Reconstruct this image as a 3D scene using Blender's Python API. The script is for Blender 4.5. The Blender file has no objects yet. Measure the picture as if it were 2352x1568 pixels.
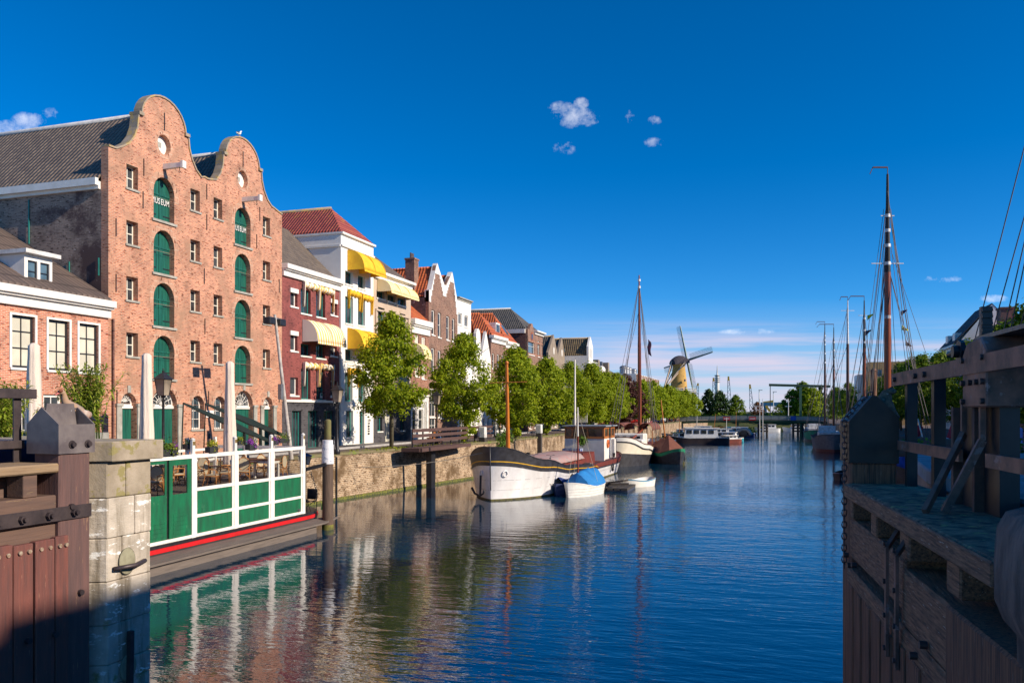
import bpy, math, random
from mathutils import Vector, Matrix, noise, Euler
V = Vector
random.seed(7)
sc = bpy.context.scene
COL = sc.collection
# ------------------------------------------------------------------ survey
YAW = math.radians(17.9)
SY, CY = math.sin(YAW), math.cos(YAW)
FL, EYE = 1855.0, 5.3            # focal length in survey units, eye height above the water
DET = {'d': (0, 0, 1), '1': (0, 197.4, .2902), '2': (0, 616.8, .2728), '3': (312.5, 781.3, .1993), '4': (0, 888.2, .434),
       '5': (625, 460.5, .2622), '6': (888.2, 575.7, .1888), '7': (625, 789.5, .2465), '8': (1151.3, 740.2, .1888),
       '9': (1463.9, 707.3, .2238), '10': (1809.3, 329, .3985), '11': (1924.4, 690.8, .2937), '12': (1924.4, 1036.2, .3394),
       'B': (1052.7, 921.1, .1748), 'F': (1381.6, 904.6, .1399), 'R': (1792.8, 871.7, .1783), 'G': (345.4, 986.9, .1888),
       'S': (0, 871.7, .1364), 'T': (2138.2, 904.6, .1154)}
def px(k, a, b=0):
    o = DET[k]
    return o[0] + a*o[2], o[1] + b*o[2]
def U(k, a, b, x=None, y=None, z=None, d=None):
    """survey point: where the sight line (a, b) of sheet k meets a real plane"""
    X, Y = px(k, a, b)
    r = (X - 1176)/FL; u = (945 - Y)/FL
    dx = -SY + r*CY; dy = CY + r*SY
    if x is not None: t = x/dx
    elif y is not None: t = y/dy
    elif z is not None: t = (z - EYE)/u
    else: t = d
    return V((dx*t, dy*t, EYE + u*t))
# ------------------------------------------------------------------ scene bookkeeping
ORG = {}
def tag(o, label, cat, group=None, kind=None):
    if label: o['label'] = label
    if cat: o['category'] = cat
    if group: o['group'] = group
    if kind: o['kind'] = kind
    return o
def thing(name, label, cat, loc=(0, 0, 0), group=None):
    o = bpy.data.objects.new(name, None); COL.objects.link(o)
    o.location = loc; o.empty_display_size = .3
    ORG[o.name] = V(loc)
    return tag(o, label, cat, group)
def lab(o, s): o['label'] = s; return o
SPLIT = set('post rail_post bolt nail leg foot door_pillar lintel walkway_block roof_vent roof_duct pier_post hanging_rod pile rail awning_post brick_pier pilaster bollard cabin_window support thwart brick_band moulding hatch_board platform girder portal balance_beam handrail strut tail_beam chimney window roof_railing_post axle wing stile pane rust_rail band crosstree gable_wall notice_print brick_pier roof_railing deck_clutter hinge'.split())-{'tail_beam', 'window'}
class MB:
    def __init__(s): s.v = []; s.f = []; s.m = []; s.sm = []
    def add(s, vs, fs, mi=0, sm=False):
        b = len(s.v); s.v += [V(p) for p in vs]
        for f in fs: s.f.append([b+i for i in f]); s.m.append(mi); s.sm.append(sm)
    def box(s, x0, x1, y0, y1, z0, z1, mi=0):
        if x0 > x1: x0, x1 = x1, x0
        if y0 > y1: y0, y1 = y1, y0
        if z0 > z1: z0, z1 = z1, z0
        s.add([(x0,y0,z0),(x1,y0,z0),(x1,y1,z0),(x0,y1,z0),(x0,y0,z1),(x1,y0,z1),(x1,y1,z1),(x0,y1,z1)],
              [(0,3,2,1),(4,5,6,7),(0,1,5,4),(1,2,6,5),(2,3,7,6),(3,0,4,7)], mi)
    def bar(s, p, q, w, h=None, up=(0,0,1), w2=None, h2=None, mi=0):
        p, q = V(p), V(q); h = h or w; w2 = w2 or w; h2 = h2 or h
        d = (q-p).normalized(); up = V(up)
        if abs(d.dot(up)) > .98: up = V((0,1,0)) if abs(d.y) < .9 else V((1,0,0))
        a = d.cross(up).normalized(); b = a.cross(d).normalized()
        vs = [p+a*w/2*i+b*h/2*j for i, j in ((-1,-1),(1,-1),(1,1),(-1,1))] + [q+a*w2/2*i+b*h2/2*j for i, j in ((-1,-1),(1,-1),(1,1),(-1,1))]
        s.add(vs, [(0,1,2,3),(7,6,5,4),(0,4,5,1),(1,5,6,2),(2,6,7,3),(3,7,4,0)], mi)
    def cyl(s, p, q, r0, r1=None, n=10, mi=0, cap=True, sm=True):
        p, q = V(p), V(q); r1 = r0 if r1 is None else r1
        d = (q-p).normalized(); up = V((0,0,1)) if abs(d.z) < .95 else V((1,0,0))
        a = d.cross(up).normalized(); b = a.cross(d).normalized()
        A = [p+(a*math.cos(t)+b*math.sin(t))*r0 for t in [6.28318*i/n for i in range(n)]]
        B = [q+(a*math.cos(t)+b*math.sin(t))*r1 for t in [6.28318*i/n for i in range(n)]]
        s.add(A+B, [(i, (i+1) % n, n+(i+1) % n, n+i) for i in range(n)], mi, sm)
        if cap: s.add(A, [tuple(reversed(range(n)))], mi); s.add(B, [tuple(range(n))], mi)
    def tube(s, pts, r, n=6, mi=0, r1=None):
        pts = [V(p) for p in pts]; L = len(pts)
        r1 = r if r1 is None else r1; rings = []; up = V((0,0,1))
        for i, p in enumerate(pts):
            d = (pts[min(i+1, L-1)] - pts[max(i-1, 0)]).normalized()
            u = up if abs(d.dot(up)) < .95 else V((1,0,0))
            a = d.cross(u).normalized(); b = a.cross(d).normalized(); rr = r+(r1-r)*i/max(1, L-1)
            rings.append([p+(a*math.cos(t)+b*math.sin(t))*rr for t in [6.28318*k/n for k in range(n)]])
        vs = [q for R in rings for q in R]; fs = []
        for i in range(L-1):
            for k in range(n): fs.append((i*n+k, i*n+(k+1) % n, (i+1)*n+(k+1) % n, (i+1)*n+k))
        fs += [tuple(reversed(range(n))), tuple(range((L-1)*n, L*n))]
        s.add(vs, fs, mi, True)
    def loft(s, pts, rad, n=12, mi=0):
        pts = [V(p) for p in pts]; L = len(pts); rings = []
        for i, p in enumerate(pts):
            d = (pts[min(i+1, L-1)]-pts[max(i-1, 0)]).normalized(); u = V((1,0,0)) if abs(d.x) < .9 else V((0,1,0))
            a = d.cross(u).normalized(); b = a.cross(d).normalized(); r = rad[i]; ra, rb = r if isinstance(r, tuple) else (r, r)
            rings += [p+a*math.cos(6.28318*k/n)*ra+b*math.sin(6.28318*k/n)*rb for k in range(n)]
        fs = [(i*n+k, i*n+(k+1) % n, (i+1)*n+(k+1) % n, (i+1)*n+k) for i in range(L-1) for k in range(n)]
        s.add(rings, fs+[tuple(reversed(range(n))), tuple(range((L-1)*n, L*n))], mi, True)
    def lathe(s, prof, c=(0,0,0), n=16, mi=0, sm=True, fold=0, nf=8):
        c = V(c); vs = []; fs = []
        for r, z in prof:
            for k in range(n):
                t = 6.28318*k/n; rr = r*(1+fold*math.cos(nf*t+z*.7))
                vs.append(c+V((rr*math.cos(t), rr*math.sin(t), z)))
        for i in range(len(prof)-1):
            for k in range(n): fs.append((i*n+k, i*n+(k+1) % n, (i+1)*n+(k+1) % n, (i+1)*n+k))
        fs += [tuple(reversed(range(n))), tuple(range((len(prof)-1)*n, len(prof)*n))]
        s.add(vs, fs, mi, sm)
    def ball(s, c, r, sx=1, sy=1, sz=1, n=10, mi=0):
        c = V(c); vs = []; fs = []; m = max(5, n//2+1)
        for i in range(m+1):
            ph = math.pi*i/m
            for k in range(n):
                t = 6.28318*k/n
                vs.append(c+V((r*sx*math.sin(ph)*math.cos(t), r*sy*math.sin(ph)*math.sin(t), -r*sz*math.cos(ph))))
        for i in range(m):
            for k in range(n): fs.append((i*n+k, i*n+(k+1) % n, (i+1)*n+(k+1) % n, (i+1)*n+k))
        s.add(vs, fs, mi, True)
    def prism(s, pts, ext, mi=0):
        n = len(pts); e = V(ext); A = [V(p) for p in pts]
        s.add(A+[p+e for p in A], [tuple(reversed(range(n))), tuple(range(n, 2*n))]+[(i, (i+1) % n, n+(i+1) % n, n+i) for i in range(n)], mi)
    def grid(s, fn, nu, nv, mi=0, sm=True, flip=False):
        vs = [fn(i/nu, j/nv) for i in range(nu+1) for j in range(nv+1)]; fs = []
        for i in range(nu):
            for j in range(nv):
                q = (i*(nv+1)+j, (i+1)*(nv+1)+j, (i+1)*(nv+1)+j+1, i*(nv+1)+j+1)
                fs.append(tuple(reversed(q)) if flip else q)
        s.add(vs, fs, mi, sm)
    def build(s, name, mat, parent=None, label=None, bevel=0, fix=False, loc=None, solid=0):
        if name in SPLIT and parent is not None:
            par = list(range(len(s.v)))
            def find(i):
                while par[i] != i: par[i] = par[par[i]]; i = par[i]
                return i
            # caps of a tube repeat its rim: weld by position
            key = {}
            for i, p in enumerate(s.v):
                k = (round(p.x, 4), round(p.y, 4), round(p.z, 4))
                if k in key: par[find(i)] = find(key[k])
                else: key[k] = i
            for f in s.f:
                for j in f[1:]: par[find(j)] = find(f[0])
            comps = {}
            for fi, f in enumerate(s.f): comps.setdefault(find(f[0]), []).append(fi)
            if 1 < len(comps) <= 100:
                first = None
                for fl in comps.values():
                    m = MB(); mp = {}
                    for fi in fl:
                        nf = []
                        for i in s.f[fi]:
                            if i not in mp: mp[i] = len(m.v); m.v.append(s.v[i])
                            nf.append(mp[i])
                        m.f.append(nf); m.m.append(s.m[fi]); m.sm.append(s.sm[fi])
                    o = m._build(name, mat, parent, label, bevel, fix, loc, solid); first = first or o
                return first
        return s._build(name, mat, parent, label, bevel, fix, loc, solid)
    def _build(s, name, mat, parent=None, label=None, bevel=0, fix=False, loc=None, solid=0):
        if parent is not None: org = ORG.get(parent.name, V((0,0,0)))
        elif loc is not None: org = V(loc)
        else:
            n = len(s.v); zs = min(p.z for p in s.v)
            org = V(((min(p.x for p in s.v)+max(p.x for p in s.v))/2, (min(p.y for p in s.v)+max(p.y for p in s.v))/2, zs))
        me = bpy.data.meshes.new(name)
        me.from_pydata([p-org for p in s.v], [], s.f); me.update()
        for mt in (mat if isinstance(mat, (list, tuple)) else [mat]): me.materials.append(mt)
        me.polygons.foreach_set('material_index', s.m); me.polygons.foreach_set('use_smooth', s.sm)
        if fix:
            import bmesh
            bm = bmesh.new(); bm.from_mesh(me); bmesh.ops.recalc_face_normals(bm, faces=bm.faces); bm.to_mesh(me); bm.free()
        o = bpy.data.objects.new(name, me); COL.objects.link(o)
        if parent is not None: o.parent = parent
        else: o.location = org
        ORG[o.name] = org
        if label: o['label'] = label
        if bevel:
            m = o.modifiers.new('bevel', 'BEVEL'); m.width = bevel; m.segments = 1; m.limit_method = 'ANGLE'; m.angle_limit = .7
        if solid:
            m = o.modifiers.new('solid', 'SOLIDIFY'); m.thickness = solid
        return o
def copy_tree(o, parent=None, loc=None, rz=None, label=None, sc_=None):
    c = o.copy(); COL.objects.link(c)
    ORG[c.name] = ORG.get(o.name, V((0,0,0)))
    if parent is not None: c.parent = parent
    if loc is not None: c.location = loc
    if rz is not None: c.rotation_euler = (0, 0, rz)
    if sc_ is not None: c.scale = (sc_,)*3 if not isinstance(sc_, tuple) else sc_
    if label: c['label'] = label
    for ch in [k for k in bpy.data.objects if k.parent == o]: copy_tree(ch, c)
    return c
def struct(o): o['kind'] = 'structure'; return o
# ------------------------------------------------------------------ materials
def newmat(name):
    m = bpy.data.materials.new(name); m.use_nodes = True
    nt = m.node_tree; b = nt.nodes['Principled BSDF']
    return m, nt, b
def N(nt, t, **kw):
    n = nt.nodes.new(t)
    for k, v in kw.items():
        if k in n.inputs: n.inputs[k].default_value = v
        else: setattr(n, k, v)
    return n
def c4(c): return (c[0], c[1], c[2], 1)
def rgbmix(nt, fac, a, b, typ='MIX'):
    n = nt.nodes.new('ShaderNodeMix'); n.data_type = 'RGBA'; n.blend_type = typ
    for sock, v in ((n.inputs[0], fac), (n.inputs[6], a), (n.inputs[7], b)):
        if hasattr(v, 'is_output') or isinstance(v, bpy.types.NodeSocket): nt.links.new(v, sock)
        elif isinstance(v, (int, float)): sock.default_value = v
        else: sock.default_value = c4(v)
    return n.outputs[2]
def ramp(nt, src, stops):
    n = nt.nodes.new('ShaderNodeValToRGB'); e = n.color_ramp.elements
    while len(e) < len(stops): e.new(.5)
    for k, (p, c) in enumerate(stops):
        e[k].position = p; e[k].color = c4(c) if isinstance(c, (tuple, list)) else (c, c, c, 1)
    nt.links.new(src, n.inputs[0]); return n.outputs[0]
def objco(nt, scale=(1,1,1)):
    tc = N(nt, 'ShaderNodeTexCoord'); mp = N(nt, 'ShaderNodeMapping'); mp.inputs['Scale'].default_value = scale
    nt.links.new(tc.outputs['Object'], mp.inputs[0]); return mp.outputs[0]
def nz(nt, co, scale, detail=4, rough=.55, w=None):
    n = N(nt, 'ShaderNodeTexNoise'); n.inputs['Scale'].default_value = scale
    n.inputs['Detail'].default_value = detail; n.inputs['Roughness'].default_value = rough
    nt.links.new(co, n.inputs['Vector']); return n.outputs['Fac']
def bump(nt, b, h, strength=.3, dist=.02):
    n = N(nt, 'ShaderNodeBump'); n.inputs['Strength'].default_value = strength; n.inputs['Distance'].default_value = dist
    nt.links.new(h, n.inputs['Height']); nt.links.new(n.outputs[0], b.inputs['Normal'])
def M(name, c1, c2=None, scale=4, rough=.7, metal=0, bmp=.15, bscale=None, stretch=(1,1,1), spots=None, sp_scale=9, sp_th=.62, lo=.35, hi=.65, dist=.01):
    m, nt, b = newmat(name); b.inputs['Roughness'].default_value = rough; b.inputs['Metallic'].default_value = metal
    co = objco(nt, stretch)
    c2 = c2 or tuple(x*.75 for x in c1)
    f = ramp(nt, nz(nt, co, scale, 6, .6), [(lo, 0.), (hi, 1.)])
    col = rgbmix(nt, f, c1, c2)
    if spots:
        g = ramp(nt, nz(nt, co, sp_scale, 5, .65), [(sp_th, 0.), (sp_th+.04, 1.)])
        col = rgbmix(nt, g, col, spots)
    nt.links.new(col, b.inputs['Base Color'])
    if bmp: bump(nt, b, nz(nt, co, bscale or scale*4, 5, .65), bmp, dist)
    return m
def wallco(nt):
    tc = N(nt, 'ShaderNodeTexCoord'); sp = N(nt, 'ShaderNodeSeparateXYZ'); nt.links.new(tc.outputs['Object'], sp.inputs[0])
    ad = N(nt, 'ShaderNodeMath'); ad.operation = 'ADD'; nt.links.new(sp.outputs[0], ad.inputs[0]); nt.links.new(sp.outputs[1], ad.inputs[1])
    cb = N(nt, 'ShaderNodeCombineXYZ'); nt.links.new(ad.outputs[0], cb.inputs[0]); nt.links.new(sp.outputs[2], cb.inputs[1])
    return cb.outputs[0], tc.outputs['Object']
def brick(name, c1, c2, mortar, bw=.22, bh=.07, ms=.012, dirt=None, dsc=.5, dth=(.5, .7), rough=.85, bmp=.5, spots=None, sth=.66):
    m, nt, b = newmat(name); b.inputs['Roughness'].default_value = rough
    co, oc = wallco(nt)
    t = N(nt, 'ShaderNodeTexBrick'); nt.links.new(co, t.inputs['Vector'])
    t.inputs['Color1'].default_value = c4(c1); t.inputs['Color2'].default_value = c4(c2); t.inputs['Mortar'].default_value = c4(mortar)
    t.inputs['Scale'].default_value = 1; t.inputs['Mortar Size'].default_value = ms; t.inputs['Brick Width'].default_value = bw; t.inputs['Row Height'].default_value = bh
    t.inputs['Bias'].default_value = -.1
    # a few bricks of odd colour, and weathering at two scales
    mp = N(nt, 'ShaderNodeMapping'); mp.inputs['Scale'].default_value = (1/bw*1.0, 1/bh, 1); nt.links.new(co, mp.inputs[0])
    f = ramp(nt, nz(nt, mp.outputs[0], .9, 1, .5), [(.34, 0.), (.40, 1.)])
    col = rgbmix(nt, f, tuple(x*.45 for x in c2), t.outputs['Color'])
    w = ramp(nt, nz(nt, oc, .9, 8, .72), [(.34, (.60,.58,.56)), (.50, (.96,.94,.92)), (.66, (1.14,1.10,1.05))])
    col = rgbmix(nt, 1.0, col, w, 'MULTIPLY')
    if dirt:
        g = ramp(nt, nz(nt, oc, dsc, 6, .7), [(dth[0], 0.), (dth[1], 1.)])
        col = rgbmix(nt, g, col, dirt)
    if spots:
        g = ramp(nt, nz(nt, mp.outputs[0], 1.3, 3, .6), [(sth, 0.), (sth+.03, 1.)])
        col = rgbmix(nt, g, col, spots)
    nt.links.new(col, b.inputs['Base Color'])
    bump(nt, b, t.outputs['Fac'], -bmp, .01)
    return m
def tiles(name, c1, c2, axis='y', tw=.24, th=.3, moss=None, amt=.6, mh=(.55, .7)):
    """pantiles: waves across, courses up the slope; axis = which object axis runs along the ridge"""
    m, nt, b = newmat(name); b.inputs['Roughness'].default_value = .75
    tc = N(nt, 'ShaderNodeTexCoord'); sp = N(nt, 'ShaderNodeSeparateXYZ'); nt.links.new(tc.outputs['Object'], sp.inputs[0])
    a = sp.outputs[1 if axis == 'y' else 0]
    def mth(op, x, y=None):
        n = N(nt, 'ShaderNodeMath'); n.operation = op
        for k, q in enumerate((x, y)):
            if q is None: continue
            if isinstance(q, (int, float)): n.inputs[k].default_value = q
            else: nt.links.new(q, n.inputs[k])
        return n.outputs[0]
    wv = mth('SINE', mth('MULTIPLY', a, 6.28318/tw))
    cr = mth('FRACT', mth('MULTIPLY', sp.outputs[2], 1.35/th))
    hgt = mth('ADD', mth('MULTIPLY', wv, .5), mth('MULTIPLY', cr, -.8))
    cell = N(nt, 'ShaderNodeCombineXYZ')
    nt.links.new(mth('FLOOR', mth('MULTIPLY', a, 1/tw)), cell.inputs[0]); nt.links.new(mth('FLOOR', mth('MULTIPLY', sp.outputs[2], 1.35/th)), cell.inputs[1])
    wn = N(nt, 'ShaderNodeTexWhiteNoise'); nt.links.new(cell.outputs[0], wn.inputs['Vector'])
    col = rgbmix(nt, wn.outputs['Value'], c1, c2)
    ln = mth('LESS_THAN', cr, .13)
    col = rgbmix(nt, mth('MULTIPLY', ln, .55), col, tuple(x*.25 for x in c2))
    gr = mth('LESS_THAN', wv, -.72)
    col = rgbmix(nt, mth('MULTIPLY', gr, .6), col, tuple(x*.25 for x in c2))
    if moss:
        g = ramp(nt, nz(nt, tc.outputs['Object'], 1.2, 6, .7), [(mh[0], 0.), (mh[1], 1.)])
        col = rgbmix(nt, mth('MULTIPLY', g, amt), col, moss)
    nt.links.new(col, b.inputs['Base Color'])
    bump(nt, b, hgt, .8, .05)
    return m
def wood(name, c1, c2, scale=3, rough=.75, axis=2, bmp=.5, spots=None, sp_th=.64):
    st = [7, 7, 7]; st[axis] = .55
    return M(name, c1, c2, scale, rough, 0, bmp, scale*2.2, tuple(st), spots, 5, sp_th, .3, .7, .012)
def glass(name, c, rough=.06, spec=.6, var=.35):
    m, nt, b = newmat(name); b.inputs['Roughness'].default_value = rough
    co = objco(nt); f = nz(nt, co, .9, 2, .5)
    nt.links.new(rgbmix(nt, ramp(nt, f, [(.4, 0.), (.6, 1.)]), c, tuple(x*var for x in c)), b.inputs['Base Color'])
    b.inputs['Specular IOR Level'].default_value = spec
    bump(nt, b, nz(nt, co, 1.6, 1, .4), .06, .05)
    return m
def stripes(name, c1, c2, period=.22, axis=1, rough=.8):
    m, nt, b = newmat(name); b.inputs['Roughness'].default_value = rough
    tc = N(nt, 'ShaderNodeTexCoord'); sp = N(nt, 'ShaderNodeSeparateXYZ'); nt.links.new(tc.outputs['Object'], sp.inputs[0])
    a = N(nt, 'ShaderNodeMath'); a.operation = 'MULTIPLY'; a.inputs[1].default_value = 1/period; nt.links.new(sp.outputs[axis], a.inputs[0])
    f = N(nt, 'ShaderNodeMath'); f.operation = 'FRACT'; nt.links.new(a.outputs[0], f.inputs[0])
    g = N(nt, 'ShaderNodeMath'); g.operation = 'GREATER_THAN'; g.inputs[1].default_value = .5; nt.links.new(f.outputs[0], g.inputs[0])
    nt.links.new(rgbmix(nt, g.outputs[0], c1, c2), b.inputs['Base Color'])
    return m
def leafmat(name, c1, c2, c3=None, tr=.35):
    m, nt, b = newmat(name); b.inputs['Roughness'].default_value = .6; b.inputs['Specular IOR Level'].default_value = .25
    co = objco(nt); f = ramp(nt, nz(nt, co, 1.4, 3, .6), [(.35, 0.), (.65, 1.)])
    col = rgbmix(nt, f, c1, c2)
    g = ramp(nt, nz(nt, co, 9, 2, .6), [(.5, 0.), (.62, 1.)])
    col = rgbmix(nt, g, col, c3 or tuple(x*1.5 for x in c1))
    nt.links.new(col, b.inputs['Base Color'])
    tl = N(nt, 'ShaderNodeBsdfTranslucent'); nt.links.new(col, tl.inputs[0])
    mx = N(nt, 'ShaderNodeMixShader'); mx.inputs[0].default_value = tr
    nt.links.new(b.outputs[0], mx.inputs[1]); nt.links.new(tl.outputs[0], mx.inputs[2])
    nt.links.new(mx.outputs[0], nt.nodes['Material Output'].inputs[0])
    return m
def clear(name, tint=(.8,.85,.85), f=.12):
    m, nt, b = newmat(name)
    t = N(nt, 'ShaderNodeBsdfTransparent'); t.inputs[0].default_value = c4(tint)
    g = N(nt, 'ShaderNodeBsdfGlossy'); g.inputs['Roughness'].default_value = .03
    mx = N(nt, 'ShaderNodeMixShader'); mx.inputs[0].default_value = f
    nt.links.new(t.outputs[0], mx.inputs[1]); nt.links.new(g.outputs[0], mx.inputs[2])
    nt.links.new(mx.outputs[0], nt.nodes['Material Output'].inputs[0]); return m

WHITE = M('white_paint', (.82,.78,.72), (.70,.66,.60), 2, .5, 0, .05)
WHITE2 = M('white_weathered_paint', (.78,.76,.74), (.50,.48,.45), 3, .55, 0, .1)
CREAM = M('cream_frame', (.75,.70,.58), (.62,.58,.48), 2, .5, 0, .05)
BLACK = M('black_metal', (.018,.018,.022), (.03,.03,.035), 6, .4, .2, .05)
RUSTM = M('weathered_iron', (.055,.042,.045), (.10,.075,.075), 5, .5, .5, .25, 30, spots=(.30,.30,.31), sp_scale=14, sp_th=.72)
STEEL = M('galvanised_steel', (.30,.30,.31), (.22,.22,.23), 6, .4, .6, .1)
TEAL = M('teal_frame_paint', (.02,.20,.17), (.015,.15,.13), 3, .4, 0, .03)
GREEN = M('green_door_paint', (.012,.13,.088), (.005,.065,.045), 1.4, .45, 0, .08, stretch=(6,6,.5))
BGREEN = M('barge_green_paint', (.008,.15,.062), (.014,.085,.042), 1.6, .45, 0, .12, stretch=(3,3,.7), spots=(.10,.24,.14), sp_scale=5, sp_th=.66)
RED = M('red_paint', (.66,.012,.018), (.42,.015,.015), 1.5, .4, 0, .08, spots=(.25,.10,.07), sp_scale=5, sp_th=.70)
DGLASS = glass('dark_window_glass', (.055,.065,.075))
BGLASS = glass('blue_window_glass', (.10,.16,.20))
BLIND = glass('window_with_pale_blinds', (.66,.62,.50), .3, .3, .8)
PANEGL = clear('clear_screen_glass', (.95,.95,.94), .07)
BR_MUS = brick('salmon_warehouse_brick', (.62,.25,.135), (.42,.14,.08), (.50,.35,.26), dirt=(.34,.19,.12), dsc=.5, dth=(.50,.70))
BR_ARCH = brick('arch_brick', (.50,.22,.13), (.38,.15,.09), (.56,.44,.33), .075, .30)
BR_SIDE = brick('old_dark_brick', (.36,.25,.19), (.20,.135,.105), (.32,.27,.23), dirt=(.085,.05,.045), dsc=.24, dth=(.48,.56), spots=(.7,.64,.6), sth=.68)
BR_LEFT = brick('orange_house_brick', (.58,.20,.11), (.42,.115,.07), (.52,.38,.29))
BR_RED = brick('red_brown_brick', (.28,.07,.062), (.22,.05,.048), (.20,.07,.06), ms=.008)
BR_BRN = brick('brown_brick', (.27,.13,.085), (.20,.085,.06), (.30,.22,.17))
BR_ORG = brick('orange_brown_brick', (.36,.14,.08), (.26,.09,.06), (.34,.24,.18))
BR_DK = brick('dark_red_brick', (.20,.07,.055), (.13,.045,.04), (.19,.13,.11))
BR_GREY = brick('dark_grey_painted_brick', (.085,.08,.09), (.065,.06,.07), (.05,.05,.055), .4, .14)
BR_QUAY = brick('quay_brick', (.40,.26,.15), (.24,.145,.08), (.50,.42,.31), .30, .115, .018, dirt=(.12,.07,.03), dsc=.8, dth=(.46,.62), spots=(.72,.68,.6), sth=.70)
RENDER = M('white_render', (.83,.79,.73), (.76,.72,.66), 1.2, .7, 0, .05)
BEIGE = M('beige_render', (.52,.40,.30), (.46,.35,.26), 1.2, .7, 0, .05)
GREYR = M('grey_brown_render', (.30,.24,.18), (.22,.17,.13), 1.5, .8, 0, .1)
STONE = M('grey_limestone', (.40,.38,.33), (.27,.25,.21), 3, .8, 0, .3)
T_MUS = tiles('brown_pantiles', (.24,.175,.125), (.15,.11,.085), 'x', .26, .34)
T_GREY = tiles('grey_brown_tiles', (.19,.145,.11), (.13,.10,.08), 'y', .3, .3)
T_LEFT = tiles('dark_brown_ribbed_tiles', (.15,.105,.085), (.11,.08,.068), 'y', .3, .9)
T_RED = tiles('red_tiles_mossy', (.42,.09,.06), (.28,.05,.04), 'x', .25, .3, (.52,.28,.04), .6, (.56,.72))
T_ORG = tiles('orange_pantiles', (.60,.15,.04), (.42,.085,.03), 'x', .3, .34)
T_ORGY = tiles('orange_pantiles_front', (.60,.15,.04), (.42,.085,.03), 'y', .3, .34)
T_SLATE = tiles('dark_slates', (.13,.115,.095), (.07,.065,.06), 'x', .28, .26)
T_YEL = tiles('mossy_brown_tiles', (.20,.14,.07), (.12,.085,.05), 'x', .3, .34, (.30,.20,.05), .6)
COPE = M('mossy_coping', (.36,.28,.21), (.26,.21,.15), 3, .85, 0, .3, spots=(.42,.29,.12), sp_scale=2.5, sp_th=.52)
LEAD = M('lead_ridge', (.55,.55,.55), (.40,.40,.42), 4, .6, 0, .1)
# ------------------------------------------------------------------ facades
def panel(outline, holes, th):
    cu = bpy.data.curves.new('tmp', 'CURVE'); cu.dimensions = '2D'; cu.fill_mode = 'BOTH'; cu.extrude = th/2
    for ring in [outline]+holes:
        s = cu.splines.new('POLY'); s.points.add(len(ring)-1)
        for k, p in enumerate(ring): s.points[k].co = (p[0], p[1], 0, 1)
        s.use_cyclic_u = True
    ob = bpy.data.objects.new('tmp', cu); COL.objects.link(ob)
    dg = bpy.context.evaluated_depsgraph_get(); dg.update()
    me = bpy.data.meshes.new_from_object(ob.evaluated_get(dg))
    vs = [(v.co.x, v.co.y, v.co.z-th/2) for v in me.vertices]; fs = [tuple(p.vertices) for p in me.polygons]
    bpy.data.objects.remove(ob); bpy.data.curves.remove(cu); bpy.data.meshes.remove(me)
    return vs, fs
def rect(y0, y1, z0, z1): return [(y0,z0),(y1,z0),(y1,z1),(y0,z1)]
def arch(c, w, z0, z1, h=None, n=10):
    """arched opening: centre, width, bottom, top of the arch"""
    h = h if h is not None else w/2
    return [(c-w/2, z0), (c+w/2, z0)] + [(c+w/2*math.cos(math.pi*i/n), z1-h+h*math.sin(math.pi*i/n)) for i in range(n+1)]
def fpt(face, p):   # facade point (a along, b up, c out) -> world
    kind, X = face
    return (X+p[2], p[0], p[1]) if kind == 'X' else ((p[0], X-p[2], p[1]) if kind == 'Y' else (X-p[2], -p[0], p[1]))
def wallpanel(mb, face, outline, holes, th=.3, mi=0, off=0):
    vs, fs = panel(outline, holes, th)
    mb.add([fpt(face, (a, b, c+off)) for a, b, c in vs], fs, mi)
def fbox(mb, face, a0, a1, b0, b1, c0, c1, mi=0):
    p = fpt(face, (a0, b0, c0)); q = fpt(face, (a1, b1, c1))
    mb.box(p[0], q[0], p[1], q[1], p[2], q[2], mi)
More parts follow.
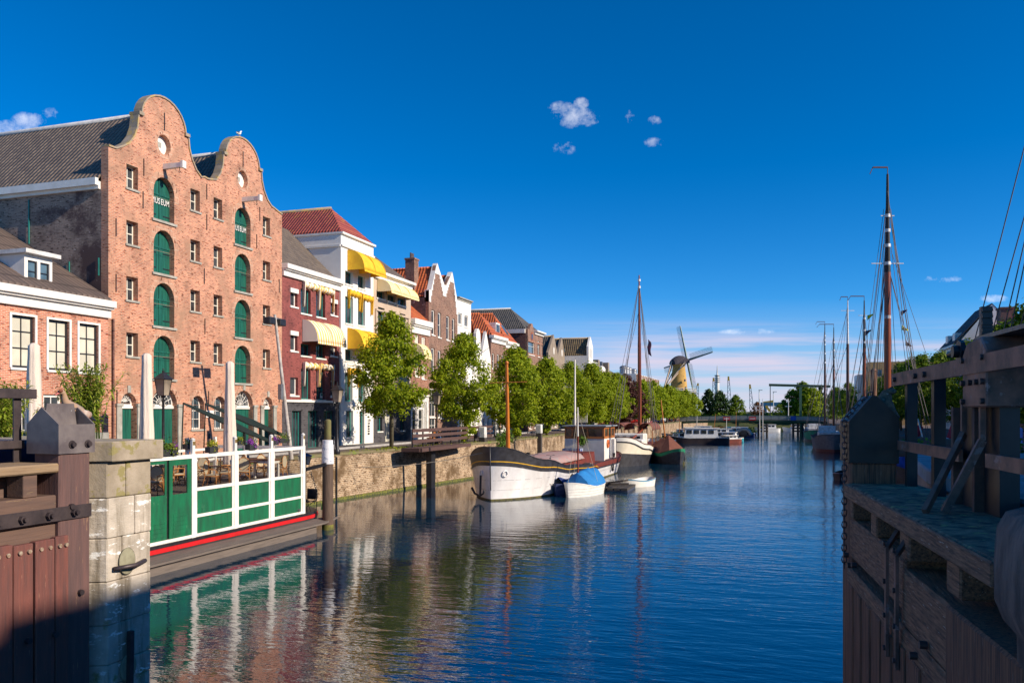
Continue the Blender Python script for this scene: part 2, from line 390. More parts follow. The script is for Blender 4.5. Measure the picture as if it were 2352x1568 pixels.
def window(house, face, a0, a1, z0, z1, rec=.14, fw=.07, mull=1, trans=(.5,), fm=None, gm=None, sill=None, name='window', door=False, bars=.035, fan=False, lbl=None, archh=0):
    fm = fm or WHITE; gm = gm or DGLASS
    mb = MB(); c0, c1 = -rec-.06, -rec
    if not archh:
        fbox(mb, face, a0, a0+fw, z0, z1, c0, c1); fbox(mb, face, a1-fw, a1, z0, z1, c0, c1)
        fbox(mb, face, a0+fw, a1-fw, z1-fw, z1, c0, c1); fbox(mb, face, a0+fw, a1-fw, z0, z0+fw, c0, c1)
        top = z1-fw
    else:
        c = (a0+a1)/2; w = a1-a0; out = arch(c, w, z0, z1, archh, 12); inn = arch(c, w-2*fw, z0+fw, z1-fw, archh-fw*.4, 12)
        wallpanel(mb, face, out, [inn], .06, 0, c1); top = z1-fw-.02
    for k in range(1, mull+1):
        a = a0+(a1-a0)*k/(mull+1); fbox(mb, face, a-bars/2, a+bars/2, z0+fw, top, c0+.012, c1-.006)
    for t in trans:
        z = z0+(z1-z0)*t; fbox(mb, face, a0+fw, a1-fw, z-bars/2, z+bars/2, c0+.01, c1+.004)
    if fan:
        c = (a0+a1)/2; w = (a1-a0)/2; zb = z1-archh
        for k in range(1, 8):
            t = math.pi*k/8
            mb.bar(fpt(face, (c, zb, c1+.008)), fpt(face, (c+w*.93*math.cos(t), zb+archh*.93*math.sin(t), c1+.008)), .035, .02)
        for rr in (.35, .68):
            pts = [fpt(face, (c+w*rr*math.cos(math.pi*k/12), zb+archh*rr*math.sin(math.pi*k/12), c1+.01)) for k in range(13)]
            mb.tube(pts, .016, 4)
    o = mb.build(name, fm, house, lbl)
    g = MB()
    if archh: wallpanel(g, face, arch((a0+a1)/2, a1-a0-.02, z0+.01, z1-.01, archh, 12), [], .01, 0, c0+.02)
    else: fbox(g, face, a0+.01, a1-.01, z0+.01, z1-.01, c0+.012, c0+.022)
    g.build('pane', gm, o)
    if sill:
        s = MB(); fbox(s, face, a0-.07, a1+.07, z0-.10, z0-.003, -rec, .07); s.build('sill', sill, o)
    return o
def body(mb, X, y0, y1, z0, z1, depth, th=.3, mi=0): mb.box(X-depth, X-th-.002, y0, y1, z0, z1, mi)
def W(k, a, b, X): p = U(k, a, b, x=X); return p.y, p.z
def wins(house, X, k, lst, holes, **kw):
    """window rectangles read off sheet k: (left, top, right, bottom) measured on the facade plane X"""
    out = []
    for q in lst:
        a0, t0, a1, b1 = q[:4]; o = dict(kw)
        if len(q) > 4: o.update(q[4])
        y0, z1 = W(k, a0, t0, X); y1, z0 = W(k, a1, b1, X)
        if z1-z0 < .2: z0 = z1-.5
        holes.append(rect(y0, y1, z0, z1)); out.append((y0, y1, z0, z1, o))
    return out
def finish(house, face, out):
    for y0, y1, z0, z1, o in out: window(house, face, y0, y1, z0, z1, **o)
G0 = 2.8     # street level above the water
XF = -29.2   # line of the house fronts
def row_house(label, X, y0, y1, ztop, wm, groups, depth=9, name='brick_house', shop=None, cat='house'):
    h = thing(name, label, cat, (X-depth/2, (y0+y1)/2, G0)); face = ('X', X)
    holes = []; outs = []
    for k, lst, kw in groups: outs += wins(h, X, k, lst, holes, **kw)
    ok = []
    hs = []
    for hl, o in zip(holes, outs):
        if hl[0][0] > y0+.05 and hl[1][0] < y1-.05 and hl[0][1] > G0+.02 and hl[2][1] < ztop-.05: hs.append(hl); ok.append(o)
    mb = MB(); wallpanel(mb, face, rect(y0, y1, G0-.3, ztop), hs); body(mb, X, y0, y1, G0-.3, ztop, depth)
    mb.build('wall', wm, h); finish(h, face, ok)
    return h
def gable_roof_y(house, X, y0, y1, ze, zr, depth, mat, over=.15, ridge=None, name='roof', th=.12):
    """ridge runs along the street"""
    xr = X-depth/2 if ridge is None else ridge; mb = MB()
    for sgn, xe in ((1, X+over), (-1, X-depth-over)):
        a = V((xe, y0, ze)); b = V((xr, y0, zr)); n = V((0,0,th))
        mb.prism([a, V((xe, y1, ze)), V((xr, y1, zr)), b] if sgn > 0 else [b, V((xr, y1, zr)), V((xe, y1, ze)), a], n)
    mb.build(name, mat, house, fix=True)
    g = MB()
    for yy in (y0+.05, y1-.35): g.prism([(X-.35, yy, ze-.02), (xr, yy, zr-.05), (X-depth+.02, yy, ze-.02)], (0,.3,0))
    return g
def gable_roof_x(house, xf, xb, y0, y1, ze, zr, mat, hipf=0, name='roof', th=.12, over=.1, ycen=None, lead=True):
    """ridge runs away from the street; hipf = how far the front hip leans back"""
    ym = (y0+y1)/2 if ycen is None else ycen; mb = MB(); xr = xf-hipf
    A = [(xf, y0-over, ze), (xb, y0-over, ze), (xb, ym, zr), (xr, ym, zr)]
    B = [(xf, y1+over, ze), (xr, ym, zr), (xb, ym, zr), (xb, y1+over, ze)]
    mb.prism(A, (0,0,th)); mb.prism(B, (0,0,th))
    if hipf: mb.prism([(xf, y0-over, ze), (xr, ym, zr), (xf, y1+over, ze)], (0,0,th))
    r = mb.build(name, mat, house, fix=True)
    if lead:
        l = MB(); l.tube([(xr, ym, zr+th), (xb, ym, zr+th)], .13, 6); l.build('ridge', LEAD if lead is True else lead, r)
    return r
def cornice(house, X, y0, y1, z0, z1, mat=None, out=.35, name='cornice'):
    mb = MB(); h = z1-z0
    mb.box(X+.003, X+out*.35, y0, y1, z0, z0+h*.6); mb.box(X-.2, X+out, y0-.05, y1+.05, z0+h*.6, z1)
    mb.box(X+.003, X+out*.7, y0-.02, y1+.02, z0+h*.48, z0+h*.6-.002)
    return mb.build(name, mat or WHITE, house, bevel=.015)
def awning(house, X, y0, y1, zt, zb, out, mat, seg=2, valm=None, lbl=None):
    """fabric hood: quarter-round profile with fanned ends and a hanging valance"""
    mb = MB(); n = 8
    prof = [(out*math.sin(math.pi/2*i/n)**.9, zt-(zt-zb)*(1-math.cos(math.pi/2*i/n))) for i in range(n+1)]
    w = (y1-y0)/seg
    for s_ in range(seg):
        a, b = y0+s_*w+.02, y0+(s_+1)*w-.02
        def fn(u, v, a=a, b=b):
            i = v*n; k = min(int(i), n-1); t = i-k; x = prof[k][0]*(1-t)+prof[k+1][0]*t; z = prof[k][1]*(1-t)+prof[k+1][1]*t
            pinch = .05*math.sin(math.pi*v)*(abs(u-.5)*2)**3
            nn = .045*noise.noise(V((a*3+u*5, v*4, zt))); return V((X+.03+x-pinch+nn*math.sin(math.pi*v), a+(b-a)*u, z-pinch*1.5+nn))
        mb.grid(fn, 10, n)
        for yy in (a, b):
            for k in range(n):
                mb.add([(X+.03, yy, zb), (X+.03+prof[k][0], yy, prof[k][1]), (X+.03+prof[k+1][0], yy, prof[k+1][1])], [(0,1,2)])
        m = 8
        for k in range(m):
            ya, yb = a+(b-a)*k/m, a+(b-a)*(k+1)/m
            mb.add([(X+.03+out, ya, zb), (X+.03+out, yb, zb), (X+.03+out, yb, zb-.12), (X+.03+out, (ya+yb)/2, zb-.17), (X+.03+out, ya, zb-.12)], [(0,1,2,3,4)])
    return mb.build('awning', mat, house, lbl, solid=.015)
def awning_folded(house, X, y0, y1, zt, zb, mat):
    """retracted hood: a bunched strip over the top with drooping sides"""
    mb = MB()
    def fn(u, v):
        t = u*20; return V((X+.06+.22*math.sin(math.pi*v)+.03*math.sin(t*2), y0+(y1-y0)*u, zt-.42*v-.05*math.sin(t)))
    mb.grid(fn, 20, 5)
    for yy in (y0, y1):
        def g(u, v, yy=yy): return V((X+.04+.25*math.sin(math.pi*v)**.5*(1-.3*u), yy+.06*math.sin(v*9), zt-(zt-zb)*u))
        mb.grid(g, 6, 5)
    return mb.build('awning', mat, house, 'retracted awning hanging in folds', solid=.02)
# ------------------------------------------------------------------ museum warehouse
def gable_profile(c, wl, wr, zl, zr):
    """curved gable with hump, shoulders and sagging neck around centre c; returns points left to right"""
    L = [(-wl, zl), (-wl+.45, zl+.02), (-2.75, 17.78), (-2.35, 18.05), (-2.0, 18.5), (-1.8, 19.0), (-1.72, 19.62)]
    R = [(1.72, 19.68), (1.8, 19.1), (2.0, 18.6), (2.35, 18.12), (2.75, 17.85), (wr-.3, zr+.04), (wr, zr)]
    hump = [(-1.52*math.cos(math.pi*i/14), 19.72+1.36*math.sin(math.pi*i/14)) for i in range(15)]
    return [(c+a, z) for a, z in L+hump+R]
m = thing('museum_warehouse', 'tall salmon brick warehouse with two curved gables and green arched shutters', 'museum', (-36, 36.7, G0))
y0m, y1m = 29.76, 43.62; c1m, c2m = 33.35, 39.7
mid = 36.6
P1 = gable_profile(c1m, c1m-y0m, mid-c1m, 17.55, 18.0); P2 = gable_profile(c2m, c2m-mid, y1m-c2m, 18.0, 17.6)
P1 = P1[:-2]; P2 = P2[3:]
top = P1+[(mid-.25, 17.93), (mid, 17.9), (mid+.25, 17.93)]+P2
# right-hand neck runs down long and low
outl = [(y0m, G0-.3)] + top + [(y1m, G0-.3)]
outl = [outl[0]] + top + [outl[-1]]
holes = []; face = ('X', XF)
AR = [(14.88, 17.08), (12.22, 14.42), (9.57, 11.77), (6.95, 9.12)]
for c in (c1m, c2m):
    for a, b in AR: holes.append(arch(c, 1.46, a, b, .8))
    holes.append([(c+.46*math.cos(t*math.pi/8), 18.73+.50*math.sin(t*math.pi/8)) for t in range(16)])
SW = [31.22, 35.65, 37.5, 42.0]; SR = [15.95, 13.28, 10.62, 7.95]
for c in SW:
    for z in SR: holes.append(rect(c-.37, c+.37, z, z+1.12))
ground = [('d', 30.05+.95, .95, 5.45), ('D', c1m+.05, 1.75, 5.45), ('w', 35.85, 1.0, 4.37), ('w', 37.65, .95, 4.35), ('D', c2m+.1, 1.7, 5.45), ('d', 42.15, .95, 5.45)]
for t, c, w, z in ground:
    top_ = {'d': 6.18, 'D': 6.52, 'w': 6.15}[t]
    holes.append(arch(c, w, G0-.02 if t != 'w' else z, top_, w/2 if t != 'D' else .9))
# keep the doors' foot a hair above the outline's foot
mb = MB(); wallpanel(mb, face, outl, holes, .42)
wall = mb.build('wall', BR_MUS, m)
mb = MB(); mb.box(-52, XF-.425, y0m+.002, y1m, G0-.3, 16.0)
for c in (c1m, c2m):
    hw = c-y0m if c == c1m else y1m-c
    mb.prism([(-52, c-3.3, 16.0), (-52, c+3.3, 16.0), (-52, c, 20.2)], (52+XF-.43, 0, 0))
mb.build('side_wall', BR_SIDE, m, 'dark weathered brick side wall with white specks', fix=True)
cp = MB()
for k in range(len(top)-1):
    a, b = top[k], top[k+1]
    a_ = V((XF-.2, a[0], a[1]+.03)); b_ = V((XF-.2, b[0], b[1]+.03)); d = (b_-a_)
    if d.length < .02: continue
    cp.bar(a_-d.normalized()*.015, b_+d.normalized()*.015, .56, .11, up=(1,0,0) if abs(d.z) > abs(d.y) else (0,0,1))
# bar() puts w across and h along 'up'; rebuild cleanly as a swept strip
cp = MB(); vs = []; 
for k, p in enumerate(top):
    q0 = V(top[max(0, k-1)]); q1 = V(top[min(len(top)-1, k+1)]); t = (q1-q0).normalized(); n_ = V((-t.y, t.x))
    for c_, e in ((.06, -.01), (.06, .07), (-.44, .07), (-.44, -.01)): vs.append((XF+c_, p[0]+n_.x*e, p[1]+n_.y*e))
fs = []
for k in range(len(top)-1):
    for j in range(4): fs.append((k*4+j, k*4+(j+1) % 4, (k+1)*4+(j+1) % 4, (k+1)*4+j))
fs += [(0,1,2,3), tuple(reversed(range(len(vs)-4, len(vs))))]
cp.add(vs, fs)
for c in (c1m, c2m):
    for s_ in (-1, 1): cp.box(XF-.5, XF+.12, c+s_*1.62-.16, c+s_*1.62+.16, 19.66, 19.82)
cp.build('coping', COPE, m, fix=True)
for c, yy0, yy1 in ((c1m, y0m, mid), (c2m, mid, y1m)):
    r = gable_roof_x(m, XF-.46, -52, yy0, yy1, 16.05, 20.25, T_MUS, 0, ycen=c, over=.12)
g = MB(); g.box(-52, XF-.45, y0m-.32, y0m-.13, 15.75, 16.08); g.box(-52, XF-.45, y0m-.13, y0m-.002, 15.6, 15.95); g.build('gutter', WHITE, m)
for c in (c1m, c2m):
    for i, (a, b) in enumerate(AR):
        d = MB(); wallpanel(d, face, arch(c, 1.45, a+.01, b-.01, .8), [], .06, 0, -.3)
        for q in range(-3, 4): fbox(d, face, c+q*.21-.008, c+q*.21+.008, a+.03, b-.35, -.3, -.29)
        fbox(d, face, c-.71, c+.71, a+1.32, a+1.42, -.3, -.262); fbox(d, face, c-.05, c+.05, a+.03, b-.05, -.3, -.27)
        sh = d.build('shutter', GREEN, m); hg = MB()
        for zz in (a+.3, a+1.05):
            for q0_, q1_ in ((c-.72, c-.25), (c+.25, c+.72)): fbox(hg, face, q0_, q1_, zz, zz+.05, -.289, -.275)
        hg.build('hinge', BLACK, sh)
        s = MB(); fbox(s, face, c-.85, c+.85, a-.12, a-.003, -.3, .09); s.build('sill', STONE, m, 'pale stone sill under a green shutter')
        if i == 0:
            for txt, off in (('MUS', -.60), ('EUM', .05)):
                cu = bpy.data.curves.new('lettering', 'FONT'); cu.body = txt; cu.size = .48; cu.extrude = .012; cu.offset = .003; cu.space_character = 1.12
                to = bpy.data.objects.new('tmp', cu); COL.objects.link(to)
                dg = bpy.context.evaluated_depsgraph_get(); me = bpy.data.meshes.new_from_object(to.evaluated_get(dg))
                bpy.data.objects.remove(to)
                wmx = max(v.co.x for v in me.vertices); L = .58
                lm = MB(); lm.add([fpt(face, (c+off+v.co.x/wmx*L, a+.88+v.co.y*.85, -.255+v.co.z)) for v in me.vertices], [tuple(p.vertices) for p in me.polygons])
                lm.build('lettering', WHITE, sh)
    # arch rings
        rg = MB(); wallpanel(rg, face, arch(c, 2.05, a+1.1, b+.3, 1.08, 14), [arch(c, 1.48, a+1.09+.02, b+.01, .81, 14)], .01, 0, .006)
        rg.build('brick_arch', BR_ARCH, m)
    oc = MB(); wallpanel(oc, face, [(c+.50*math.cos(t*math.pi/8), 18.73+.54*math.sin(t*math.pi/8)) for t in range(16)], [], .04, 0, -.27)
    orr = MB(); wallpanel(orr, face, [(c+.66*math.cos(t*math.pi/10), 18.73+.72*math.sin(t*math.pi/10)) for t in range(20)], [[(c+.47*math.cos(t*math.pi/8), 18.73+.51*math.sin(t*math.pi/8)) for t in range(16)]], .01, 0, .006); orr.build('brick_arch', BR_ARCH, m)
    ov = oc.build('round_window', WHITE, m); p_ = MB(); fbox(p_, face, c-.16, c+.10, 18.62, 18.88, -.27, -.262); p_.build('pane', STONE, ov)
    hb = MB(); zc = 17.62 if c == c1m else 17.55
    hb.bar((XF-.1, c, zc), (XF+1.1, c, zc), .2, .27, w2=.2, h2=.22); hb.box(XF+1.1, XF+1.24, c-.13, c+.13, zc-.16, zc+.19)
    ho = hb.build('hoist_beam', WHITE, m); hk = MB(); hk.tube([(XF+.95, c, zc-.11), (XF+.95, c, zc-.25), (XF+.95, c+.05, zc-.33), (XF+.95, c-.03, zc-.38), (XF+.95, c-.08, zc-.32)], .018, 5); hk.build('hook', BLACK, ho)
    for zt in (20.1,):
        an = MB(); an.box(XF+.003, XF+.04, c-.02, c+.02, 19.45, 20.35); an.build('wall_anchor', BLACK, m)
for c in SW:
    for z in SR: window(m, face, c-.37, c+.37, z, z+1.12, rec=.3, fw=.06, mull=1, trans=(.5,), fm=CREAM, sill=STONE, bars=.05)
for yy, zz in ((31.9, 15.6), (36.55, 15.55), (41.0, 15.4), (30.2, 13.9), (36.35, 12.6), (30.2, 11.3), (36.4, 9.9), (43.3, 13.1), (30.25, 5.9), (36.7, 6.0), (43.3, 6.3), (31.95, 17.2), (41.3, 17.1), (36.55, 17.2)):
    an = MB(); an.box(XF+.003, XF+.04, yy-.018, yy+.018, zz-.42, zz+.42); an.build('wall_anchor', BLACK, m)
for t, c, w, z in ground:
    if t == 'w':
        window(m, face, c-w/2, c+w/2, z, 6.15, rec=.28, fw=.07, mull=1, trans=(.3, .55), archh=w/2, fm=WHITE, gm=BGLASS, sill=STONE)
        bb = MB()
        for k in range(1, 6):
            a = c-w/2+w*k/6; bb.cyl(fpt(face, (a, z+.02, -.12)), fpt(face, (a, 6.15-.12-(abs(a-c)*.55), -.12)), .014, n=5)
        bb.build('window_bars', BLACK, m)
    else:
        ar = w/2 if t == 'd' else .9; tp = 6.18 if t == 'd' else 6.52
        window(m, face, c-w/2, c+w/2, z+.14, tp, rec=.28, fw=.07, mull=0, trans=(), archh=ar-.05 if tp-ar+.05 > z+.2 else tp-z-.3, fan=True, name='fanlight')
        d = MB(); fbox(d, face, c-w/2+.01, c+w/2-.01, G0-.01, z, -.36, -.3)
        for k in range(1, 5): a = c-w/2+w*k/5; fbox(d, face, a-.006, a+.006, G0, z-.02, -.3, -.292)
        d.build('door', GREEN, m)
        d = MB(); fbox(d, face, c-w/2+.01, c+w/2-.01, z+.002, z+.138, -.36, -.2); d.build('transom', WHITE, m)
        s = MB()
        for sg in (-1, 1):
            a = c+sg*(w/2+.17); fbox(s, face, a-.16, a+.16, G0-.01, z+.1, .003, .09); fbox(s, face, a-.2, a+.2, z+.1, z+.24, .003, .14)
        s.build('door_pillar', STONE, m, bevel=.01)
        ks = MB(); fbox(ks, face, c-.1, c+.1, tp+.02, tp+.36, .004, .05); ks.build('keystone', STONE, m)
    rg = MB(); tp = {'d': 6.18, 'D': 6.52, 'w': 6.15}[t]; h_ = w/2 if t != 'D' else .9
    wallpanel(rg, face, arch(c, w+.55, tp-h_, tp+.28, h_+.28, 14), [arch(c, w+.01, tp-h_+.01, tp+.008, h_, 14)], .01, 0, .008)
    rg.build('brick_arch', BR_ARCH, m)
# rods on the side wall
for U_ in ((228, 900, 228, 1250), (547, 1390, 547, 1480), (780, 1360, 780, 1500)):
    p = U('1', U_[0], U_[1], y=y0m-.05); q = U('1', U_[2], U_[3], y=y0m-.05)
    r_ = MB(); r_.bar(p, q, .05, .05); r_.build('wall_rod', TEAL, m)

for (a0, b0, a1, b1, mt_, lb) in ((800, 808, 888, 888, WHITE, 'small white wall plaque between the barred windows'), (828, 1078, 860, 1128, BGLASS, 'small blue-grey notice on the brick')):
    y0_, z1_ = (lambda p: (p.y, p.z))(U('3', a0, b0, x=XF)); y1_, z0_ = (lambda p: (p.y, p.z))(U('3', a1, b1, x=XF))
    q_ = MB(); q_.box(XF+.004, XF+.05, y0_, y1_, z0_, z1_); q_.build('wall_plaque', mt_, m, lb)
q_ = MB(); q_.cyl((XF+.08, y0m+.22, G0), (XF+.08, y0m+.22, 9.6), .05, n=8); q_.build('drainpipe', BR_DK, m)
# ------------------------------------------------------------------ left-hand houses
def row_house(label, X, y0, y1, ztop, wm, groups, depth=9, ground=None, name='brick_house', side=None, cat='house', outline=None):
    h = thing(name, label, cat, (X-depth/2, (y0+y1)/2, G0)); face = ('X', X)
    zg = ground[0] if ground else G0-.3
    def collect(groups, lo, hi):
        hs, outs = [], []
        for k, lst, kw in groups:
            for q in lst:
                a0, t0, a1, b1 = q[:4]; o = dict(kw)
                if len(q) > 4: o.update(q[4])
                if k == 'm': ya, yb, zt, zb = a0, a1, t0, b1
                else:
                    ya, zt = W(k, a0, t0, X); yb, zb = W(k, a1, b1, X)
                ya = max(ya, y0+.12); yb = min(yb, y1-.12); zb = max(zb, lo+.06); zt = min(zt, hi-.06)
                if yb-ya < .25 or zt-zb < .3: continue
                if any(not (yb < r[0][0]-.02 or ya > r[1][0]+.02 or zt < r[0][1]-.02 or zb > r[2][1]+.02) for r in hs): continue
                hs.append(rect(ya, yb, zb, zt)); outs.append((ya, yb, zb, zt, o))
        return hs, outs
    hs, outs = collect(groups, zg, ztop)
    mb = MB(); wallpanel(mb, face, outline or rect(y0, y1, zg, ztop), hs)
    if side is None: body(mb, X, y0, y1, G0-.3, ztop, depth)
    mb.build('wall', wm, h); finish(h, face, outs)
    if side is not None:
        mb = MB(); body(mb, X, y0, y1, G0-.3, ztop, depth); mb.build('side_wall', side, h)
    if ground:
        hs, outs = collect(ground[2], G0-.3, zg)
        mb = MB(); wallpanel(mb, face, rect(y0+.002, y1-.002, G0-.3, zg-.003), hs, .302, 0, .004); mb.build('shopfront_wall', ground[1], h); finish(h, face, outs)
        mb = MB(); fbox(mb, face, y0, y1, zg-.09, zg+.06, .006, .12); mb.build('ledge', WHITE, h)
    return h
def zof(k, a, b, X): return W(k, a, b, X)[1]
def yof(k, a, X): return W(k, a, 0, X)[0]
# small house at the left edge
X0 = -28.9
ya = 20.5; yb = yof('2', 912, X0)
zc = zof('2', 915, 420, X0); zt = zof('2', 950, 285, X0)
lh = row_house('low orange brick house with white cornice and a dormer, left of the warehouse', X0, ya, yb, zc+.3, BR_LEFT, [
    ('2', [(-230, 330, -60, 830), (95, 385, 290, 840), (404, 425, 580, 860), (663, 458, 825, 876)], dict(rec=.1, fm=BLACK, gm=BLIND, sill=WHITE, mull=1, trans=(.38, .7), bars=.04, fw=.09)),
    ('2', [(-120, 1060, 20, 1600), (150, 1056, 250, 1560), (365, 1056, 520, 1560), (640, 1066, 805, 1560)], dict(rec=.1, fm=WHITE, gm=DGLASS, mull=1, trans=(.4,), fw=.12, sill=WHITE))], 13)
cornice(lh, X0, ya, yb+.05, zc, zt, WHITE, .4)
e = MB()
for q in ((95, 385, 290, 840), (404, 425, 580, 860), (663, 458, 825, 876)):
    a, z1_ = W('2', q[0], q[1], X0); b, z0_ = W('2', q[2], q[3], X0)
    e.box(X0+.004, X0+.05, a-.1, a-.003, z0_, z1_+.09); e.box(X0+.004, X0+.05, b+.003, b+.1, z0_, z1_+.09); e.box(X0+.004, X0+.05, a-.003, b+.003, z1_+.003, z1_+.09)
e.build('window_surround', WHITE, lh)
gable_roof_y(lh, X0, ya, yb+.1, zt+.02, 14.1, 13, T_LEFT, .1, -35.6)
dm = MB(); yd0, yd1 = yof('2', 205, -29.6), yof('2', 440, -29.6)
zd0, zd1 = zof('2', 440, 185, -29.6), zof('1', 440, 1375, -29.6)
hsd = []; od = []
for q in ((0, .12, .46), (1, .56, .9)):
    a, b = yd0+(yd1-yd0)*q[1], yd0+(yd1-yd0)*q[2]; hsd.append(rect(a, b, zd0+.22, zd1-.25)); od.append((a, b, zd0+.22, zd1-.25, dict(rec=.06, fm=BLACK, gm=BGLASS, mull=0, trans=(.5,), fw=.05)))
wallpanel(dm, ('X', -29.6), rect(yd0, yd1, zd0, zd1), hsd, .15)
dm.box(-32.5, -29.752, yd0, yd1, zd0, zd1-.01)
do = dm.build('dormer', WHITE, lh); finish(do, ('X', -29.6), od)
dm = MB(); dm.box(-32.6, -29.3, yd0-.18, yd1+.18, zd1+.002, zd1+.17); dm.build('dormer_roof', WHITE2, do)
# red-brown house with striped awnings
y2a, y2b = 43.62, 50.65
z2t = zof('5', 85, 655, XF)
STR = stripes('yellow_white_striped_canvas', (.80,.46,.10), (.84,.76,.62), .30, 1)
YEL = M('yellow_canvas', (.86,.50,.02), (.75,.40,.015), 2, .8, 0, .1)
CRM = stripes('pale_yellow_canvas', (.86,.60,.20), (.86,.74,.46), .22, 1)
gw = dict(rec=.21, fm=TEAL, gm=DGLASS, mull=1, trans=(), fw=.08, sill=WHITE)
sw = dict(rec=.2, fm=WHITE, gm=DGLASS, mull=0, trans=(), fw=.09, sill=WHITE)
h2 = row_house('narrow red-brown brick house with striped awnings beside the warehouse', XF, y2a+.01, y2b-.003, z2t+.25, BR_RED, [
    ('5', [(160, 790, 222, 935), (160, 1163, 222, 1320), (512, 880, 568, 1010), (512, 1275, 568, 1365)], sw),
    ('5', [(250, 770, 338, 1000), (385, 800, 465, 1030), (250, 1250, 338, 1365), (385, 1255, 465, 1385)], gw),
    ('7', [(168, 310, 242, 480), (545, 340, 600, 490)], sw), ('7', [(270, 230, 358, 518), (412, 245, 492, 522)], gw)],
    10, (6.0, BR_GREY, [('7', [(185, 622, 272, 962), (335, 622, 432, 966)], dict(rec=.2, fm=TEAL, gm=DGLASS, mull=2, trans=(), fw=.07)),
                        ('7', [(482, 625, 578, 900)], dict(rec=.2, fm=TEAL, gm=DGLASS, mull=1, trans=(.35, .7), fw=.08))]))
cornice(h2, XF, y2a+.02, y2b-.02, z2t, z2t+.75, WHITE, .45)
xr2 = -33.4
rf = MB(); rf.prism([(XF-.15, y2a+.02, z2t+.72), (XF-.15, y2b-.01, z2t+.72), (xr2, y2b-.01, 18.35), (xr2, y2a+.02, 18.35)], (0,0,.1))
rf.prism([(xr2, y2a+.02, 18.35), (xr2, y2b-.01, 18.35), (XF-10, y2b-.01, 14.5), (XF-10, y2a+.02, 14.5)], (0,0,.1)); rf.build('roof', T_GREY, h2, fix=True)
ln = MB()
for q in ((155, 762, 225), (155, 1137, 225), (510, 858, 570)):
    a, z = W('5', q[0], q[1], XF); b = yof('5', q[2], XF); ln.box(XF+.004, XF+.07, a, b, z-.28, z)
ln.build('lintel', WHITE, h2)
def wy(k, a): return yof(k, a, XF)
awning_folded(h2, XF, wy('5', 262), wy('5', 392), zof('5', 262, 705, XF), zof('5', 262, 930, XF), STR)
awning_folded(h2, XF, wy('5', 400), wy('5', 520), zof('5', 400, 745, XF), zof('5', 400, 950, XF), STR)
awning(h2, XF, wy('5', 262), wy('5', 520), zof('5', 262, 1040, XF), zof('5', 262, 1235, XF), 1.15, STR)
awning_folded(h2, XF, wy('7', 280), wy('7', 412), zof('7', 280, 170, XF), zof('7', 280, 395, XF), STR)
awning_folded(h2, XF, wy('7', 425), wy('7', 550), zof('7', 425, 182, XF), zof('7', 425, 400, XF), STR)
# tall white house
y3b = wy('5', 875)
h3 = row_house('tall white rendered house with plain yellow awnings and red hipped roof', XF+.12, y2b, y3b, 17.88, RENDER, [
    ('5', [(640, 612, 708, 745), (752, 650, 815, 780), (640, 835, 710, 1085), (752, 865, 815, 1100), (640, 1300, 706, 1408), (752, 1335, 815, 1430)], gw),
    ('7', [(680, 265, 750, 535), (803, 300, 865, 540), (692, 622, 755, 868)], gw), ('7', [(815, 625, 860, 930)], dict(gw, sill=None, trans=(.3, .62)))], 15)
b_ = MB()
for q in (745, 1092, 1410, 1770): 
    z = zof('5', 640, q, XF)-.12; b_.box(XF+.124, XF+.2, y2b+.9, y3b-.5, z-.14, z)
b_.box(XF+.124, XF+.26, y2b-.02, y3b, 17.02, 17.14); b_.box(XF-14, XF+.32, y2b-.08, y3b+.06, 17.882, 18.02); b_.box(XF-14, XF+.1, y2b-.1, y2b-.003, 16.98, 17.12)
b_.build('moulding', WHITE, h3)
gable_roof_x(h3, XF+.1, XF-15, y2b, y3b, 18.02, 20.3, T_RED, 2.2, over=.0, lead=COPE)
YF = XF+.12
awning(h3, YF, wy('5', 645), wy('5', 845), zof('5', 655, 437, XF), zof('5', 655, 612, XF), 1.35, YEL)
awning_folded(h3, YF, wy('5', 645), wy('5', 742), zof('5', 655, 780, XF), zof('5', 655, 950, XF), YEL)
awning_folded(h3, YF, wy('5', 758), wy('5', 850), zof('5', 770, 820, XF), zof('5', 770, 985, XF), YEL)
awning(h3, YF, wy('5', 645), wy('5', 845), zof('5', 655, 1118, XF), zof('5', 655, 1300, XF), 1.3, YEL)
awning_folded(h3, YF, wy('7', 685), wy('7', 780), zof('7', 690, 225, XF), zof('7', 690, 400, XF), YEL)
cu = bpy.data.curves.new('lettering', 'FONT'); cu.body = 'finesse'; cu.size = 1.0; cu.extrude = .01; cu.space_character = 1.25; cu.offset = .02
to = bpy.data.objects.new('tmp', cu); COL.objects.link(to); me_ = bpy.data.meshes.new_from_object(to.evaluated_get(bpy.context.evaluated_depsgraph_get())); bpy.data.objects.remove(to)
wm_ = max(v.co.x for v in me_.vertices); ya_, zt_ = W('7', 890, 700, XF+.12); zb_ = W('7', 890, 845, XF+.12)[1]
sg = MB(); sg.add([(XF+.14+v.co.z, ya_+v.co.y*.62, zt_-(zt_-zb_)*v.co.x/wm_) for v in me_.vertices], [tuple(p.vertices) for p in me_.polygons]); sg.build('lettering', BLACK, h3)
q_ = MB(); a_, z1_ = W('7', 445, 458, XF-.2); b_2, z0_ = W('7', 478, 505, XF-.2); q_.box(XF-.19, XF-.18, a_, b_2, z0_, z1_); pp_ = q_.build('notice_sheet', WHITE, h2)
q_ = MB()
for k in (0, 1): q_.box(XF-.178, XF-.17, a_+.06, b_2-.12, z0_+.16+k*.34, z0_+.3+k*.34)
q_.build('notice_print', TEAL, pp_)
